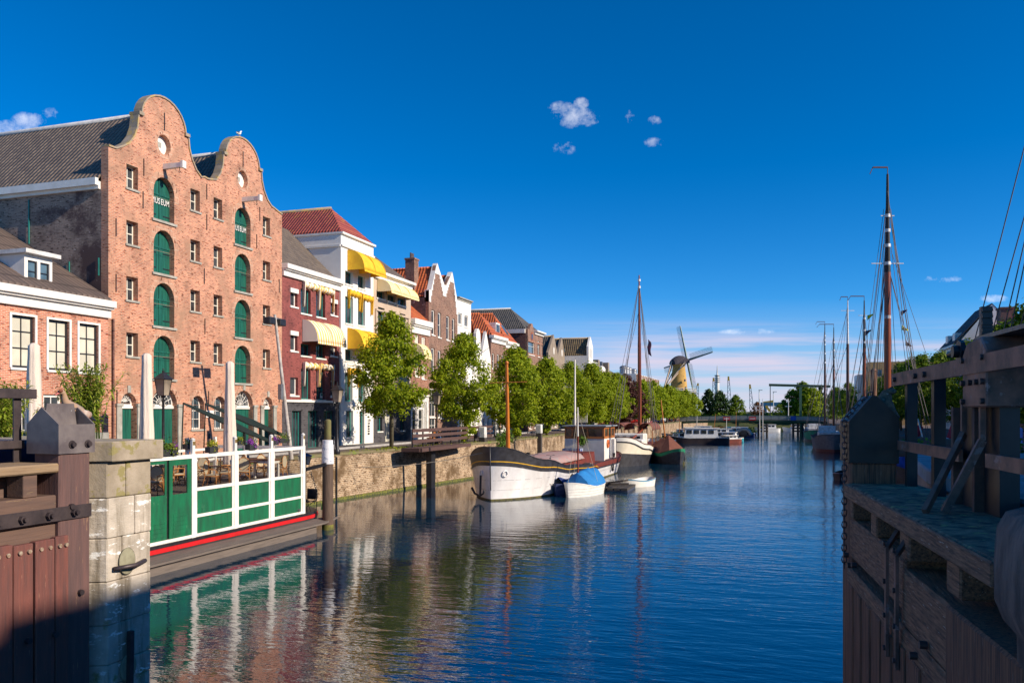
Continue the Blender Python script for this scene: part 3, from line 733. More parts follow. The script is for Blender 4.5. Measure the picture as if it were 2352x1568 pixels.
# beige house
y4b = wy('5', 1215); z4t = 15.75
h4 = row_house('beige rendered house with a row of three pale awnings and dark grey ground floor', XF, y3b+.003, y4b, z4t, BEIGE, [
    ('5', [(915, 785, 985, 868), (1012, 820, 1080, 898), (1100, 850, 1168, 928), (928, 930, 985, 1180), (1026, 960, 1082, 1210), (1118, 985, 1168, 1240), (928, 1260, 985, 1420), (1026, 1280, 1082, 1440), (1118, 1300, 1168, 1460)], gw)],
    11, (6.05, BR_GREY, [('7', [(980, 682, 1026, 812), (1195, 678, 1232, 805)], gw), ('7', [(1052, 632, 1112, 918)], dict(rec=.2, fm=WHITE2, gm=BLIND, mull=0, trans=(), name='door'))]))
cornice(h4, XF, y3b, y4b, z4t-.15, z4t+.4, WHITE, .5)
g = gable_roof_y(h4, XF, y3b+.02, y4b-.02, z4t+.4, 18.7, 11, T_GREY, -.05, XF-3.6); g.build('gable_wall', BEIGE, h4)
awning(h4, XF, wy('5', 918), wy('5', 1170), zof('5', 930, 690, XF), zof('5', 930, 800, XF), 1.2, CRM, 3)
fr = MB()
for a in (905, 995, 1092, 1190):
    y = wy('5', a); fr.box(XF+.003, XF+.1, y-.08, y+.08, 6.2, 13.1)
fr.box(XF+.003, XF+.14, wy('5', 905)-.08, wy('5', 1190)+.08, 13.1, 13.25); fr.build('pilaster', BEIGE, h4)
# small brick house with white fascia
y5b = wy('6', 512); z5 = zof('6', 345, 905, XF)
vw = dict(rec=.1, fm=WHITE, gm=BLIND, mull=0, trans=(.5,), fw=.1, sill=WHITE)
h5 = row_house('small brick house with white fascia and orange roof beside the beige house', XF, y4b+.003, y5b, z5+.4, BR_ORG, [
    ('6', [(340, 1020, 392, 1215), (425, 1045, 474, 1290), (345, 1370, 392, 1530), (425, 1375, 472, 1560)], vw), ('7', [(1335, 215, 1372, 455), (1392, 190, 1428, 455)], vw)],
    10, (6.7, WHITE2, [('7', [(1308, 530, 1352, 600), (1365, 535, 1408, 600), (1308, 610, 1352, 800), (1365, 612, 1408, 795), (1420, 540, 1440, 800)], dict(rec=.1, fm=WHITE, gm=DGLASS, mull=0, trans=(.5,)))]))
cornice(h5, XF, y4b, y5b, z5-.7, z5+.5, WHITE, .45)
g = gable_roof_y(h5, XF, y4b+.02, y5b-.02, z5+.5, 16.6, 10, T_ORGY, .05, XF-4); g.build('gable_wall', BR_ORG, h5)
awning(h5, XF, y4b+.3, y4b+1.9, zof('6', 300, 1120, XF), zof('6', 300, 1290, XF), 1.1, CRM, 1)
# double-gabled brown house
y6b = wy('6', 862)
pk1, pk2 = W('6', 612, 160, XF), W('6', 790, 265, XF); vy, vz = W('6', 700, 425, XF)
zl6, zr6 = 16.1, 15.7
out6 = [(y5b, G0-.3), (y5b, zl6), (y5b+.45, zl6), (pk1[0]-.25, pk1[1]-.25), (pk1[0], pk1[1]), (pk1[0]+.25, pk1[1]-.25), (vy-.15, vz), (vy+.15, vz), (pk2[0]-.25, pk2[1]-.3), (pk2[0], pk2[1]), (pk2[0]+.25, pk2[1]-.3), (y6b-.3, zr6), (y6b, zr6), (y6b, G0-.3)]
h6 = row_house('brown brick house with twin white-trimmed spout gables and orange pantiles', XF, y5b, y6b, zl6-.6, BR_BRN, [
    ('6', [(590, 392, 626, 605), (763, 482, 798, 695)], dict(vw, gm=DGLASS)),
    ('6', [(545, 715, 584, 1028), (622, 748, 661, 1058), (725, 790, 763, 1090), (795, 820, 829, 1110), (542, 1180, 582, 1480), (622, 1210, 660, 1490), (725, 1240, 763, 1500), (795, 1260, 829, 1510)], dict(vw, gm=DGLASS)),
    ('7', [(1466, 412, 1526, 682), (1545, 430, 1592, 690), (1466, 690, 1526, 830)], dict(vw, mull=1, gm=DGLASS))], 11, side=M('stained_dark_render', (.13,.085,.085), (.05,.035,.04), 2, .8, 0, .2, spots=(.30,.25,.26), sp_scale=3, sp_th=.6), outline=[(a, b) for a, b in out6])
tr = MB(); ft = ('X', XF)
for (py_, pz), ys, zs_, ye, ze in ((pk1, y5b, zl6, vy, vz), (pk2, vy, vz, y6b, zr6)):
    stair = lambda ya, za, yb, zb, n=5: [q for k in range(n) for q in ((ya+(yb-ya)*k/n, za+(zb-za)*(k+1)/n), (ya+(yb-ya)*(k+1)/n, za+(zb-za)*(k+1)/n))]
    wallpanel(tr, ft, [(ys, zs_-1.0), (ys+.4, zs_-1.0)] + stair(ys+.4, zs_-.95, py_-.35, pz-.95) + list(reversed(stair(ye-.4, ze-.95, py_+.35, pz-.95))) + [(ye-.4, ze-1.0), (ye, ze-1.0), (ye, ze), (py_+.25, pz-.28), (py_, pz+.05), (py_-.25, pz-.28), (ys+.42, zs_+.08), (ys, zs_+.08)], [], .46, 0, .05)
tr.build('gable_trim', WHITE, h6, fix=True)
for ys, ye, p_ in ((y5b, vy, pk1), (vy, y6b, pk2)):
    gable_roof_x(h6, XF-.42, XF-11, ys+.02, ye-.02, zl6-.5 if p_ is pk1 else zr6-.3, p_[1]-.45, T_ORG, 0, ycen=p_[0], over=.0, lead=T_ORG)
ch = MB(); ch.box(-31.6, -30.7, 66.45, 67.35, 14, 19.0); ch.box(-31.66, -30.64, 66.39, 67.41, 19.0, 19.15); co_ = ch.build('chimney', BR_BRN, h6)
for k in range(3): c_ = MB(); c_.cyl((-31.15, 66.65+k*.26, 19.15), (-31.15, 66.65+k*.26, 19.65), .09, .08, 8); c_.build('chimney_pot', RUSTM, co_)
# flat white house
y7b = wy('6', 1025)
def grid(y0, y1, zs, n, w=.9, hh=1.6): 
    return [('m', [(y0+(y1-y0)*(k+.5)/n-w/2, z+hh, y0+(y1-y0)*(k+.5)/n+w/2, z) for z in zs for k in range(n)], dict(vw, gm=DGLASS))]
def gcoord(gr): return gr
h7 = row_house('plain pale flat-topped house next to the twin-gabled one', XF, y6b+.003, y7b, 16.35, RENDER, [('6', [(870, 752, 918, 905), (945, 782, 992, 935), (870, 1050, 918, 1250), (945, 1080, 992, 1270)], dict(vw, gm=DGLASS, mull=1, trans=()))]+grid(y6b, y7b, (3.2, 6.6), 2), 10)
cornice(h7, XF, y6b+.02, y7b, 16.2, 16.5, STONE, .25)
# bell gable + pointed gable houses
y8m, y8b = 79.9, 82.9
ob = [(y7b, G0-.3), (y7b, 11.2), (y7b+.5, 11.3)]+[(78.55, 11.6), (78.35, 12.6), (78.4, 13.4)]+[(79.0-.5*math.cos(math.pi*i/6), 13.4+.55*math.sin(math.pi*i/6)) for i in range(1, 6)]+[(79.6, 13.4), (79.65, 12.6), (79.75, 11.4), (y8m, 11.2), (y8m, G0-.3)]
h8 = row_house('narrow white house with small bell gable', XF, y7b+.003, y8m, 10.9, RENDER, grid(y7b, y8m, (3.1, 6.2, 9.0), 2, .7, 1.5), 10, outline=ob)
gable_roof_x(h8, XF-.4, XF-10, y7b+.02, y8m-.02, 11.0, 14.6, T_ORG, 0, lead=T_ORG, over=0)
h8 = row_house('narrow white house with sharp pointed gable', XF, y8m+.003, y8b, 10.9, RENDER, grid(y8m, y8b, (3.1, 6.2, 9.0), 2, .7, 1.5), 10, outline=[(y8m, G0-.3), (y8m, 11.0), (81.4, 13.9), (y8b, 11.0), (y8b, G0-.3)])
gable_roof_x(h8, XF-.4, XF-10, y8m+.02, y8b-.02, 10.9, 13.7, T_ORG, 0, lead=T_ORG, over=0)
y9m, y9b = 87.8, 92.0
for (a, b, zt_, zr_, lb) in ((y8b, y9m, 13.4, 16.2, 'brown brick house with white fascia, small dormer and orange hipped roof'), (y9m, y9b, 13.15, 16.7, 'orange-brown brick house whose orange hipped roof has a skylight')):
    h9 = row_house(lb, XF, a+.003, b, zt_, BR_BRN if a == y8b else BR_ORG, grid(a, b, (7.0, 10.0), 3, .75, 1.7), 12, (6.2, WHITE2, grid(a, b, (3.1,), 3, 1.1, 2.6)))
    cornice(h9, XF, a+.02, b, zt_-.55, zt_+.25, WHITE, .4)
    rr = gable_roof_x(h9, XF+.1, XF-12, a, b, zt_+.25, zr_, T_ORG, 2.3, lead=T_ORG, over=0)
    d = MB()
    if a == y8b:
        d.box(XF-1.9, XF-.35, 85.6, 87.0, 13.7, 15.3); dd = d.build('dormer', WHITE2, h9); d = MB(); d.box(XF-.347, XF-.33, 85.75, 86.3, 13.95, 15.1); d.box(XF-.347, XF-.33, 86.4, 86.85, 13.95, 15.1); d.build('pane', DGLASS, dd)
    else:
        d.bar((XF-.5, 90.3, 14.25), (XF-1.3, 90.3, 15.45), .9, .16); d.build('skylight', BGLASS, h9)
# corner building with slate roof
X10 = -28.5
h10 = row_house('dark red brick corner building with slate hipped roof and raised porthole parapet', X10, 94.5, 101.2, 15.4, BR_BRN, [('8', [(318, 210, 402, 402), (442, 222, 466, 420), (490, 238, 513, 430)], dict(vw, gm=BGLASS, mull=0, trans=(.6,)))]+grid(94.5, 101.2, (3.2, 7.2), 3, 1.0, 2.2), 22, side=BR_DK,
    outline=[(94.5, G0-.3), (94.5, 15.4), (95.2, 15.45), (95.6, 15.9)]+[(96.3-.5*math.cos(math.pi*i/6), 15.9+.35*math.sin(math.pi*i/6)) for i in range(7)]+[(97.1, 15.4), (101.2, 15.4), (101.2, G0-.3)])
cornice(h10, X10, 97.2, 101.2, 15.0, 15.5, WHITE, .5)
cr = MB(); cr.box(X10-22, X10-.3, 94.2, 94.497, 14.9, 15.4); cr.build('gutter', WHITE, h10)
gable_roof_x(h10, X10-.3, X10-22, 94.5, 101.2, 15.42, 18.3, T_SLATE, 3, lead=LEAD, over=.15)
rn = MB(); wallpanel(rn, ('X', X10), [(96.3+.5*math.cos(i*math.pi/8), 14.6+.6*math.sin(i*math.pi/8)) for i in range(16)], [], .02, 0, .022); rn.build('porthole_surround', T_ORG, h10)
rn = MB(); wallpanel(rn, ('X', X10), [(96.3+.32*math.cos(i*math.pi/8), 14.6+.4*math.sin(i*math.pi/8)) for i in range(16)], [], .02, 0, .035); rn.build('porthole', DGLASS, h10)
sk = MB(); sk.box(-35.5, -33.5, 94.9, 95.1, 15.9, 17.1); sk.build('skylight', BGLASS, h10)
bd = MB()
for z in (13.9, 12.3, 11.0): bd.box(X10+.004, X10+.03, 94.55, 101.15, z, z+.22)
bd.build('brick_band', BR_ORG, h10)
# grey twin gables
X11 = -28.5
for k, (a, b, lb) in enumerate(((104.0, 109.0, 'first of two narrow grey-brown pointed gables beyond the slate-roofed corner'), (109.0, 112.9, 'second grey-brown pointed gable, beside the big white house'))):
    c = (a+b)/2+.3
    h11 = row_house(lb, X11, a+.003, b, 12.2, GREYR, grid(a, b, (3.2, 6.2, 9.4), 2, 1.1, 1.9), 12, outline=[(a, G0-.3), (a, 13.2), (c, 15.8), (b, 13.2), (b, G0-.3)], side=RENDER)
    gable_roof_x(h11, X11-.35, X11-12, a+.02, b-.02, 12.2, 15.5, T_SLATE, 0, ycen=c, over=0, lead=COPE)
    rn = MB(); wallpanel(rn, ('X', X11), [(c+.3*math.cos(i*math.pi/8), 13.6+.5*math.sin(i*math.pi/8)) for i in range(16)], [], .03, 0, .034); rn.build('round_window', WHITE, h11)
# big white stepped house
X12 = -25.0
h12 = row_house('bright white stepped house with mossy brown roof', X12, 113.0, 119.0, 12.3, RENDER, grid(113.5, 119.0, (7.2, 9.6), 6, .4, 1.7)+grid(113, 119, (3.2,), 4, .9, 2.0), 14)
mb = MB(); wallpanel(mb, ('X', X12), [(113.002, 12.303), (113.002, 14.6), (114.3, 16.1), (115.9, 14.6), (115.9, 12.303)], [rect(113.6, 113.85, 13, 14.3), rect(114.2, 114.45, 13, 14.6), rect(114.8, 115.05, 13, 14.3)]); mb.box(X12-14, X12-.302, 113.002, 115.9, 12.303, 13.3)
mb.build('gable', RENDER, h12)
g = MB(); g.box(X12-.26, X12-.2, 113.5, 115.2, 12.9, 14.7); g.build('pane', DGLASS, h12)
gable_roof_x(h12, X12-.35, X12-14, 113.05, 115.85, 13.3, 15.8, T_YEL, 0, ycen=114.4, over=0, lead=COPE)
g = MB(); g.box(X12-.15, X12+.05, 115.9, 119, 12.5, 12.6); g.box(X12-2.5, X12, 118.9, 119, 12.5, 12.6)
for k in range(8): g.box(X12-.05, X12, 116.0+k*.4, 116.04+k*.4, 12.3, 12.5)
g.build('roof_railing', WHITE, h12)
sk = MB(); sk.box(-30, -28.6, 113.2, 113.4, 13.8, 14.4); sk.build('skylight', BGLASS, h12)
# orange roofed house
h13 = row_house('low brick house with bright orange roof, right of the white stepped house', X12, 119.003, 125.5, 10.4, BR_ORG, grid(119, 125.5, (3.2, 6.8), 3, .9, 1.7), 9)
gable_roof_y(h13, X12, 119.03, 125.5, 10.42, 13.1, 9, T_ORGY, .2).build('gable_wall', BR_ORG, h13)
ch = MB(); ch.box(-28.2, -27.6, 126, 126.6, 10, 14.2); ch.build('chimney', BR_DK, h13)
h14 = row_house('long low building with weathered tiled roof and a white roof dome', X12, 125.503, 152, 10.6, BR_BRN, grid(125.5, 152, (3.2, 7.0), 9, 1.1, 1.9), 10, name='brick_terrace')
gable_roof_y(h14, X12, 125.53, 152, 10.62, 13.2, 10, T_YEL, .2).build('gable_wall', GREYR, h14)
for y in (133, 141.5): ch = MB(); ch.box(-29.8, -27.8, y, y+1.2, 11, 14.0); ch.build('chimney', GREYR, h14)
dm = MB(); dm.ball((-26.6, 129.5, 12.0), .75, n=14); dm.build('roof_dome', WHITE, h14)
rb = MB()
for k in range(3): rb.box(-29.5, -28.6, 136+k*4, 136.9+k*4, 13.2, 14.1)
rb.build('roof_vent', STEEL, h14)
h15 = row_house('modern white block with red brick piers and steel roof ducts near the windmill', X12, 155, 186, 12.6, RENDER, grid(155, 186, (3.4, 6.6, 9.6), 12, 1.3, 1.9), 12, name='apartment_block', cat='building')
rb = MB()
for k in range(13): rb.box(X12+.004, X12+.25, 155.1+k*2.55, 155.5+k*2.55, G0, 12.5)
rb.build('brick_pier', BR_ORG, h15)
rb = MB()
for k, y in enumerate((158, 161, 164, 170)): rb.cyl((X12-3, y, 12.6), (X12-3, y, 13.9), .8, .7, 12); rb.ball((X12-3, y, 13.9), .8, 1, 1, .6, 12)
rb.build('roof_duct', STEEL, h15)
h16 = row_house('beige block with red piers just before the windmill', X12, 190, 238, 10.2, BEIGE, grid(190, 238, (3.4, 6.6), 16, 1.3, 1.9), 12, name='apartment_block', cat='building')
rb = MB()
for k in range(17): rb.box(X12+.004, X12+.25, 190.1+k*2.9, 190.6+k*2.9, G0, 10.1)
rb.build('brick_pier', BR_ORG, h16)
# ------------------------------------------------------------------ right-hand houses (fronts face the canal, in the shade)
XR = 24.0
def right_house(label, y0, y1, ze, zr, wm, roof, kind='gable', cols=3, dorm=0, depth=9):
    h = thing('brick_house', label, 'house', (XR+depth/2, (y0+y1)/2, G0)); face = ('W', XR); hs = []; outs = []
    n = cols
    for fl, (zb, hh) in enumerate(((3.2, 2.3), (6.6, 1.9), (9.6, 1.8), (12.4, 1.6))):
        if zb+hh > ze-.4: break
        for k in range(n):
            c = y0+(y1-y0)*(k+.5)/n; w = min(1.1, (y1-y0)/n*.6)
            hs.append(rect(-c-w/2, -c+w/2, zb, zb+hh)); outs.append((-c-w/2, -c+w/2, zb, zb+hh, dict(rec=.12, fm=WHITE, gm=BGLASS if fl else BLIND, mull=1, trans=(.5,), fw=.1)))
    ym = -(y0+y1)/2
    ol = [(-y1, G0-.3), (-y0, G0-.3), (-y0, ze), (ym, zr), (-y1, ze)] if kind == 'gable' else rect(-y1, -y0, G0-.3, ze)
    mb = MB(); wallpanel(mb, face, ol, hs); mb.box(XR+.302, XR+depth, y0, y1, G0-.3, ze)
    mb.build('wall', wm, h)
    for a0, a1, z0, z1, o in outs: window(h, face, a0, a1, z0, z1, **o)
    if kind == 'gable':
        r = MB(); yc = (y0+y1)/2
        r.prism([(XR+.32, y0-.1, ze), (XR+depth, y0-.1, ze), (XR+depth, yc, zr), (XR+.32, yc, zr)], (0,0,.12)); r.prism([(XR+.32, yc, zr), (XR+depth, yc, zr), (XR+depth, y1+.1, ze), (XR+.32, y1+.1, ze)], (0,0,.12)); r.build('roof', roof, h, fix=True)
    else:
        r = MB(); xm = XR+depth/2
        r.prism([(XR-.2, y0, ze+.02), (XR-.2, y1, ze+.02), (xm, y1, zr), (xm, y0, zr)], (0,0,.12)); r.prism([(xm, y0, zr), (xm, y1, zr), (XR+depth+.2, y1, ze+.02), (XR+depth+.2, y0, ze+.02)], (0,0,.12)); r.build('roof', roof, h, fix=True)
        r = MB()
        for yy in (y0+.02, y1-.32): r.prism([(XR+.3, yy, ze+.01), (xm, yy, zr-.03), (XR+depth, yy, ze+.01)], (0,.3,0))
        r.build('gable_wall', RENDER, h, fix=True)
        r = MB(); r.box(XR-.35, XR-.003, y0, y1, ze-.3, ze+.0); r.build('gutter', WHITE, h)
    for k in range(dorm):
        c = y0+(y1-y0)*(k+.5)/dorm; d = MB(); d.box(XR+.3, XR+3.2, c-.8, c+.8, ze+.1, ze+1.75); do = d.build('dormer', WHITE, h)
        d = MB(); d.box(XR+.28, XR+.296, c-.62, c-.06, ze+.4, ze+1.5); d.box(XR+.28, XR+.296, c+.06, c+.62, ze+.4, ze+1.5); d.build('pane', BGLASS, do)
    return h
T_BLK = tiles('blue_black_tiles', (.06,.055,.065), (.04,.04,.05), 'y', .3, .3)
T_RR = tiles('orange_tiles_right', (.50,.13,.045), (.36,.08,.03), 'y', .3, .34)
for lb, y0, y1, ze, zr, wm, rf_, kd, dn in (  # first three stand out of view, raised to shade the left lock wall
    ('unseen tall brown brick house on the right bank, behind the lock gate', -14, 4, 19.2, 21.4, BR_DK, T_BLK, 'ridge', 0),
    ('unseen long white-fronted house on the right bank beside the lock', 4.01, 22, 19.4, 21.6, RENDER, T_RR, 'ridge', 0),
    ('unseen brown brick house on the right bank with orange roof, nearest the canal mast', 22.01, 42, 18.2, 20.4, BR_BRN, T_RR, 'ridge', 0),
    ('white house behind the right bank trees', 42.01, 60, 13.0, 15.2, RENDER, T_RR, 'ridge', 0),
    ('red brick house with orange tiled roof behind the toothed rack', 60.01, 103.99, 11.6, 13.8, BR_ORG, T_RR, 'ridge', 0),
    ('white-fronted house with orange tiles left of the brick chimney', 104.01, 124.9, 13.2, 16.9, RENDER, T_RR, 'ridge', 0),
    ('white gabled house with steep blue-black roof and two dormers', 125.2, 135, 14.6, 20.0, RENDER, T_BLK, 'ridge', 2)):
    hr = right_house(lb, y0, y1, ze, zr, wm, rf_, kd, 5, dn)
    if 'orange tiles left' in lb: ch = MB(); ch.box(27.6, 29.2, 117, 119, 15.5, 18.4); ch.box(27.5, 29.3, 116.9, 119.1, 18.4, 18.6); ch.build('chimney', BR_DK, hr)
yb_ = thing('apartment_block', 'distant ochre flat-roofed block above the right bank trees', 'building', (27, 170, G0))
mb = MB(); hs = []; ou = []
for k in range(9):
    for z in (9.5, 12.3): hs.append(rect(18.2+k*2.2, 19.4+k*2.2, z-.4, z+.9)); ou.append((18.2+k*2.2, 19.4+k*2.2, z-.4, z+.9, dict(rec=.15, fm=WHITE, gm=BGLASS, mull=1, trans=())))
wallpanel(mb, ('Y', 165), rect(17, 38, G0, 14.6), hs); mb.box(17, 38, 165.302, 175, G0, 14.6); mb.build('wall', M('ochre_brick', (.55,.33,.13), (.45,.26,.10), 3, .8), yb_)
for a0, a1, z0, z1, o in ou: window(yb_, ('Y', 165), a0, a1, z0, z1, **o)
mb = MB(); mb.box(15.5, 16.99, 168, 175, G0, 12.4); mb.build('stair_wing', RENDER, yb_)
# ------------------------------------------------------------------ ground, water, quays
def qx(y):   # line of the left quay
    return -24.9 if y < 42 else (-24.9+(y-42)*.125 if y < 64 else -22.15+min(.6, (y-64)*.01))
GRAS = M('short_grass', (.07,.11,.02), (.12,.14,.03), 3, .95, 0, .5)
mb = MB()
water_m, nt, b = newmat('canal_water')
b.inputs['Base Color'].default_value = (.003,.030,.062,1); b.inputs['Roughness'].default_value = .012; b.inputs['IOR'].default_value = 2.0
b.inputs['Specular IOR Level'].default_value = .9
tc = N(nt, 'ShaderNodeTexCoord')
def wnoise(rot, scale, det, sx=1, sy=1):
    mp = N(nt, 'ShaderNodeMapping'); mp.inputs['Rotation'].default_value = (0,0,math.radians(rot)); mp.inputs['Scale'].default_value = (sx, sy, 1)
    nt.links.new(tc.outputs['Object'], mp.inputs[0]); return nz(nt, mp.outputs[0], scale, det, .55)
h1 = wnoise(-18, 3.4, 3, .30, 1); h2_ = wnoise(-12, 1.3, 2, .34, 1); h3_ = wnoise(-22, 10, 2, .35, 1)
calm = ramp(nt, wnoise(-12, .07, 3, .5, 1.4), [(.42, .6), (.60, 1.)])
spx = N(nt, 'ShaderNodeSeparateXYZ'); nt.links.new(tc.outputs['Object'], spx.inputs[0])
mrg = N(nt, 'ShaderNodeMapRange'); nt.links.new(spx.outputs[0], mrg.inputs[0])      # sheltered along the left quay, wind-ruffled mid-canal
for k_, v_ in ((1, -17.), (2, -4.), (3, .32), (4, 1.)): mrg.inputs[k_].default_value = v_
def mul(a, b_):
    n = N(nt, 'ShaderNodeMath'); n.operation = 'MULTIPLY'
    for k, q in enumerate((a, b_)):
        if isinstance(q, (int, float)): n.inputs[k].default_value = q
        else: nt.links.new(q, n.inputs[k])
    return n.outputs[0]
def add(a, b_):
    n = N(nt, 'ShaderNodeMath'); n.operation = 'ADD'; nt.links.new(a, n.inputs[0]); nt.links.new(b_, n.inputs[1]); return n.outputs[0]
hh = mul(mul(add(add(mul(h1, .60), mul(h2_, .9)), mul(h3_, .14)), mrg.outputs[0]), calm)
bump(nt, b, hh, 1.0, .036)
mb.grid(lambda u, v: V((-400+900*u, -60+1500*v, 0)), 4, 4, sm=False)
w_ = mb.build('water', water_m, loc=(0,0,0)); struct(w_)
PAVE = brick('dark_clinker_paving', (.13,.085,.075), (.09,.06,.055), (.09,.08,.07), .2, .1, .01)
def flat(name, c1, c2): return M(name, c1, c2, 1.5, .9, 0, .2)
PAVE = M('clinker_paving', (.14,.10,.085), (.10,.075,.065), 2.2, .9, 0, .4, 60)
ASPH = M('street_paving', (.15,.13,.12), (.11,.10,.095), 1.2, .9, 0, .3, 60)
ys = [24, 42, 48, 54, 60, 64, 80, 110, 160, 205, 300]
mb = MB()
for i in range(len(ys)-1):
    a, c = ys[i], ys[i+1]
    mb.add([(-260, a, G0), (qx(a)-.5, a, G0), (qx(c)-.5, c, G0), (-260, c, G0)], [(0,1,2,3)])
struct(mb.build('street', PAVE, loc=(0,0,0)))
mb = MB()   # raised pavement along the house fronts
mb.box(-60, XF+2.0, 24.1, 300, G0+.004, G0+.12); struct(mb.build('pavement', ASPH, loc=(0,0,0)))
mb = MB(); mb.box(XF+2.003, XF+2.2, 24.1, 300, G0+.004, G0+.135); struct(mb.build('kerb', M('pale_kerb_stone', (.42,.40,.38), (.33,.31,.30), 3, .8), loc=(0,0,0)))
qw = thing('quay_wall', 'weathered brown brick quay wall along the left side of the canal', 'quay wall', (-23, 120, 0))
mb = MB()
for i in range(len(ys)-1):
    a, c = ys[i], ys[i+1]; A, B = qx(a), qx(c)
    mb.add([(A, a, -.8), (B, c, -.8), (B, c, G0-.12), (A, a, G0-.12), (A-.9, a, -.8), (B-.9, c, -.8), (B-.9, c, G0-.12), (A-.9, a, G0-.12)], [(0,1,2,3), (3,2,6,7), (1,0,4,5)] + ([(0,3,7,4)] if i == 0 else []))
mb.build('wall', BR_QUAY, qw)
mb = MB()
for i in range(len(ys)-1):
    a, c = ys[i], ys[i+1]; A, B = qx(a), qx(c)
    mb.prism([(A+.06, a, G0-.117), (B+.06, c, G0-.117), (B-.9, c, G0-.117), (A-.9, a, G0-.117)], (0,0,.15))
mb.build('coping', M('brick_on_edge_coping', (.20,.15,.09), (.16,.15,.06), 1.5, .9, 0, .4, spots=(.16,.19,.04), sp_scale=1.2, sp_th=.56), qw)
mb = MB()
for i in range(len(ys)-1):
    a, c = ys[i], ys[i+1]; A, B = qx(a), qx(c)
    mb.prism([(A+.02, a, -.3), (B+.02, c, -.3), (B+.004, c, .16), (A+.004, a, .16)], (.03,0,0))
mb.build('algae_band', M('green_algae', (.16,.16,.02), (.08,.09,.015), 4, .8, 0, .5, spots=(.05,.05,.02), sp_scale=8, sp_th=.5), qw)
for px_ in (1078,):
    mb = MB(); p = U('7', 1078, 1030, z=G0); mb.box(qx(p.y)+.01, qx(p.y)+.09, p.y-.05, p.y+.05, 0, G0-.2); mb.build('iron_strip', BLACK, qw)
mb = MB(); mb.add([(-260, 300, G0-.02), (500, 300, G0-.02), (900, 1400, G0), (-900, 1400, G0)], [(0,1,2,3)])
struct(mb.build('far_ground', GRAS, loc=(0,0,0)))
bk = MB(); bk.grid(lambda u, v: V((-60+140*u, 285+40*v, G0-2.8+ (2.8+2.2*math.sin(min(1, v*1.6)*1.57)+.7*noise.noise(V((u*9, v*4, 0))))*min(1, v*4+.0))), 40, 12)
struct(bk.build('bank_hill', M('rough_bank_grass', (.035,.055,.012), (.10,.10,.025), .35, .95, 0, .6), loc=(0,0,0)))
# right bank
mb = MB(); mb.add([(12.6, 16, G0), (260, 16, G0), (260, 300, G0), (12.6, 300, G0)], [(0,1,2,3)]); struct(mb.build('right_quay', PAVE, loc=(0,0,0)))
rq = MB(); rq.box(12.0, 12.6, 16, 300, -.8, G0+.02); o = rq.build('quay_wall', BR_QUAY); tag(o, 'shaded brick quay wall behind the moored ships on the right', 'quay wall')
# left land around the lock
GA = 4.7
mb = MB(); mb.add([(-60, -4, GA), (-12.9, -4, GA), (-12.9, 10.2, GA), (-17.2, 17.5, GA), (-60, 17.5, GA)], [(0,1,2,3,4)]); struct(mb.build('lock_bank', M('lock_bank_stone', (.36,.32,.28), (.26,.24,.20), 1.2, .9, 0, .3), loc=(0,0,0)))
o = MB(); o.box(-60, -24.95, 17.5, 24.0, -.5, G0-.02); struct(o.build('lower_terrace', PAVE, loc=(0,0,0)))
o = MB(); o.prism([(-12.95, 10.0, -.6), (-17.15, 17.5, -.6), (-59, 17.5, -.6), (-59, 17.1, -.6), (-17.4, 17.1, -.6), (-13.3, 10.0, -.6)], (0, 0, GA+.64)); tag(o.build('retaining_wall', STONE), 'grey stone retaining wall ending the grassy lock bank', 'wall')
# ------------------------------------------------------------------ bridge
br = thing('drawbridge', 'low green drawbridge with glazed railing and high balance beam across the far canal', 'bridge', (-4, 205, 0))
BG = M('bridge_green_paint', (.045,.10,.045), (.03,.07,.035), 2, .5)
def bz(x): return 3.25-.65*((x+4)/16.5)**2*.55
xs = [-22+ i*1.8 for i in range(20)]
mb = MB()
for y in (203.2, 206.8): mb.tube([(x, y, bz(x)-.25) for x in xs], .26, 4)
mb.build('girder', BG, br)
mb = MB()
for i in range(len(xs)-1):
    a, c = xs[i], xs[i+1]; mb.prism([(a, 203, bz(a)), (c, 203, bz(c)), (c, 207, bz(c)), (a, 207, bz(a))], (0,0,.12))
mb.build('deck', ASPH, br)
for y in (203.05, 206.95):
    mb = MB(); mb.tube([(x, y, bz(x)+1.15) for x in xs], .05, 5)
    for x in xs: mb.box(x-.03, x+.03, y-.03, y+.03, bz(x)+.12, bz(x)+1.15)
    ra = mb.build('railing', BG, br)
    mb = MB()
    for i in range(len(xs)-1):
        a, c = xs[i]+.05, xs[i+1]-.05; mb.prism([(a, y-.02, bz(a)+.2), (c, y-.02, bz(c)+.2), (c, y-.02, bz(c)+1.05), (a, y-.02, bz(a)+1.05)], (0,.02,0))
    mb.build('screen', M('railing_mesh', (.30,.30,.26), (.20,.22,.20), 3, .4), ra)
mb = MB()
for y in (203.6, 206.4): mb.box(6.05, 6.55, y-.25, y+.25, bz(6)+.12, 11.1)
mb.box(6.1, 6.5, 203.8, 206.2, 10.4, 10.8); mb.build('portal', M('portal_green_paint', (.10,.19,.09), (.07,.14,.07), 2, .5), br)
mb = MB()
for y in (203.6, 206.4): mb.bar((-.9, y, 11.75), (12.9, y, 11.25), .4, .5)
mb.box(10.5, 12.9, 203.85, 206.15, 11.1, 11.5); mb.build('balance_beam', M('beam_green_paint', (.05,.09,.035), (.035,.07,.03), 2, .5), br)
mb = MB()
for y in (203.2, 206.8): mb.cyl((-.6, y, bz(0)+.1), (-.6, y, 11.6), .09)
mb.build('hanging_rod', BLACK, br)
mb = MB()
for x in (-8.2, -3.2, 6.3, 11.6):
    for y in (203.4, 206.6): mb.cyl((x, y, -1), (x, y, bz(x)-.4), .2)
mb.build('pier_post', BG, br)
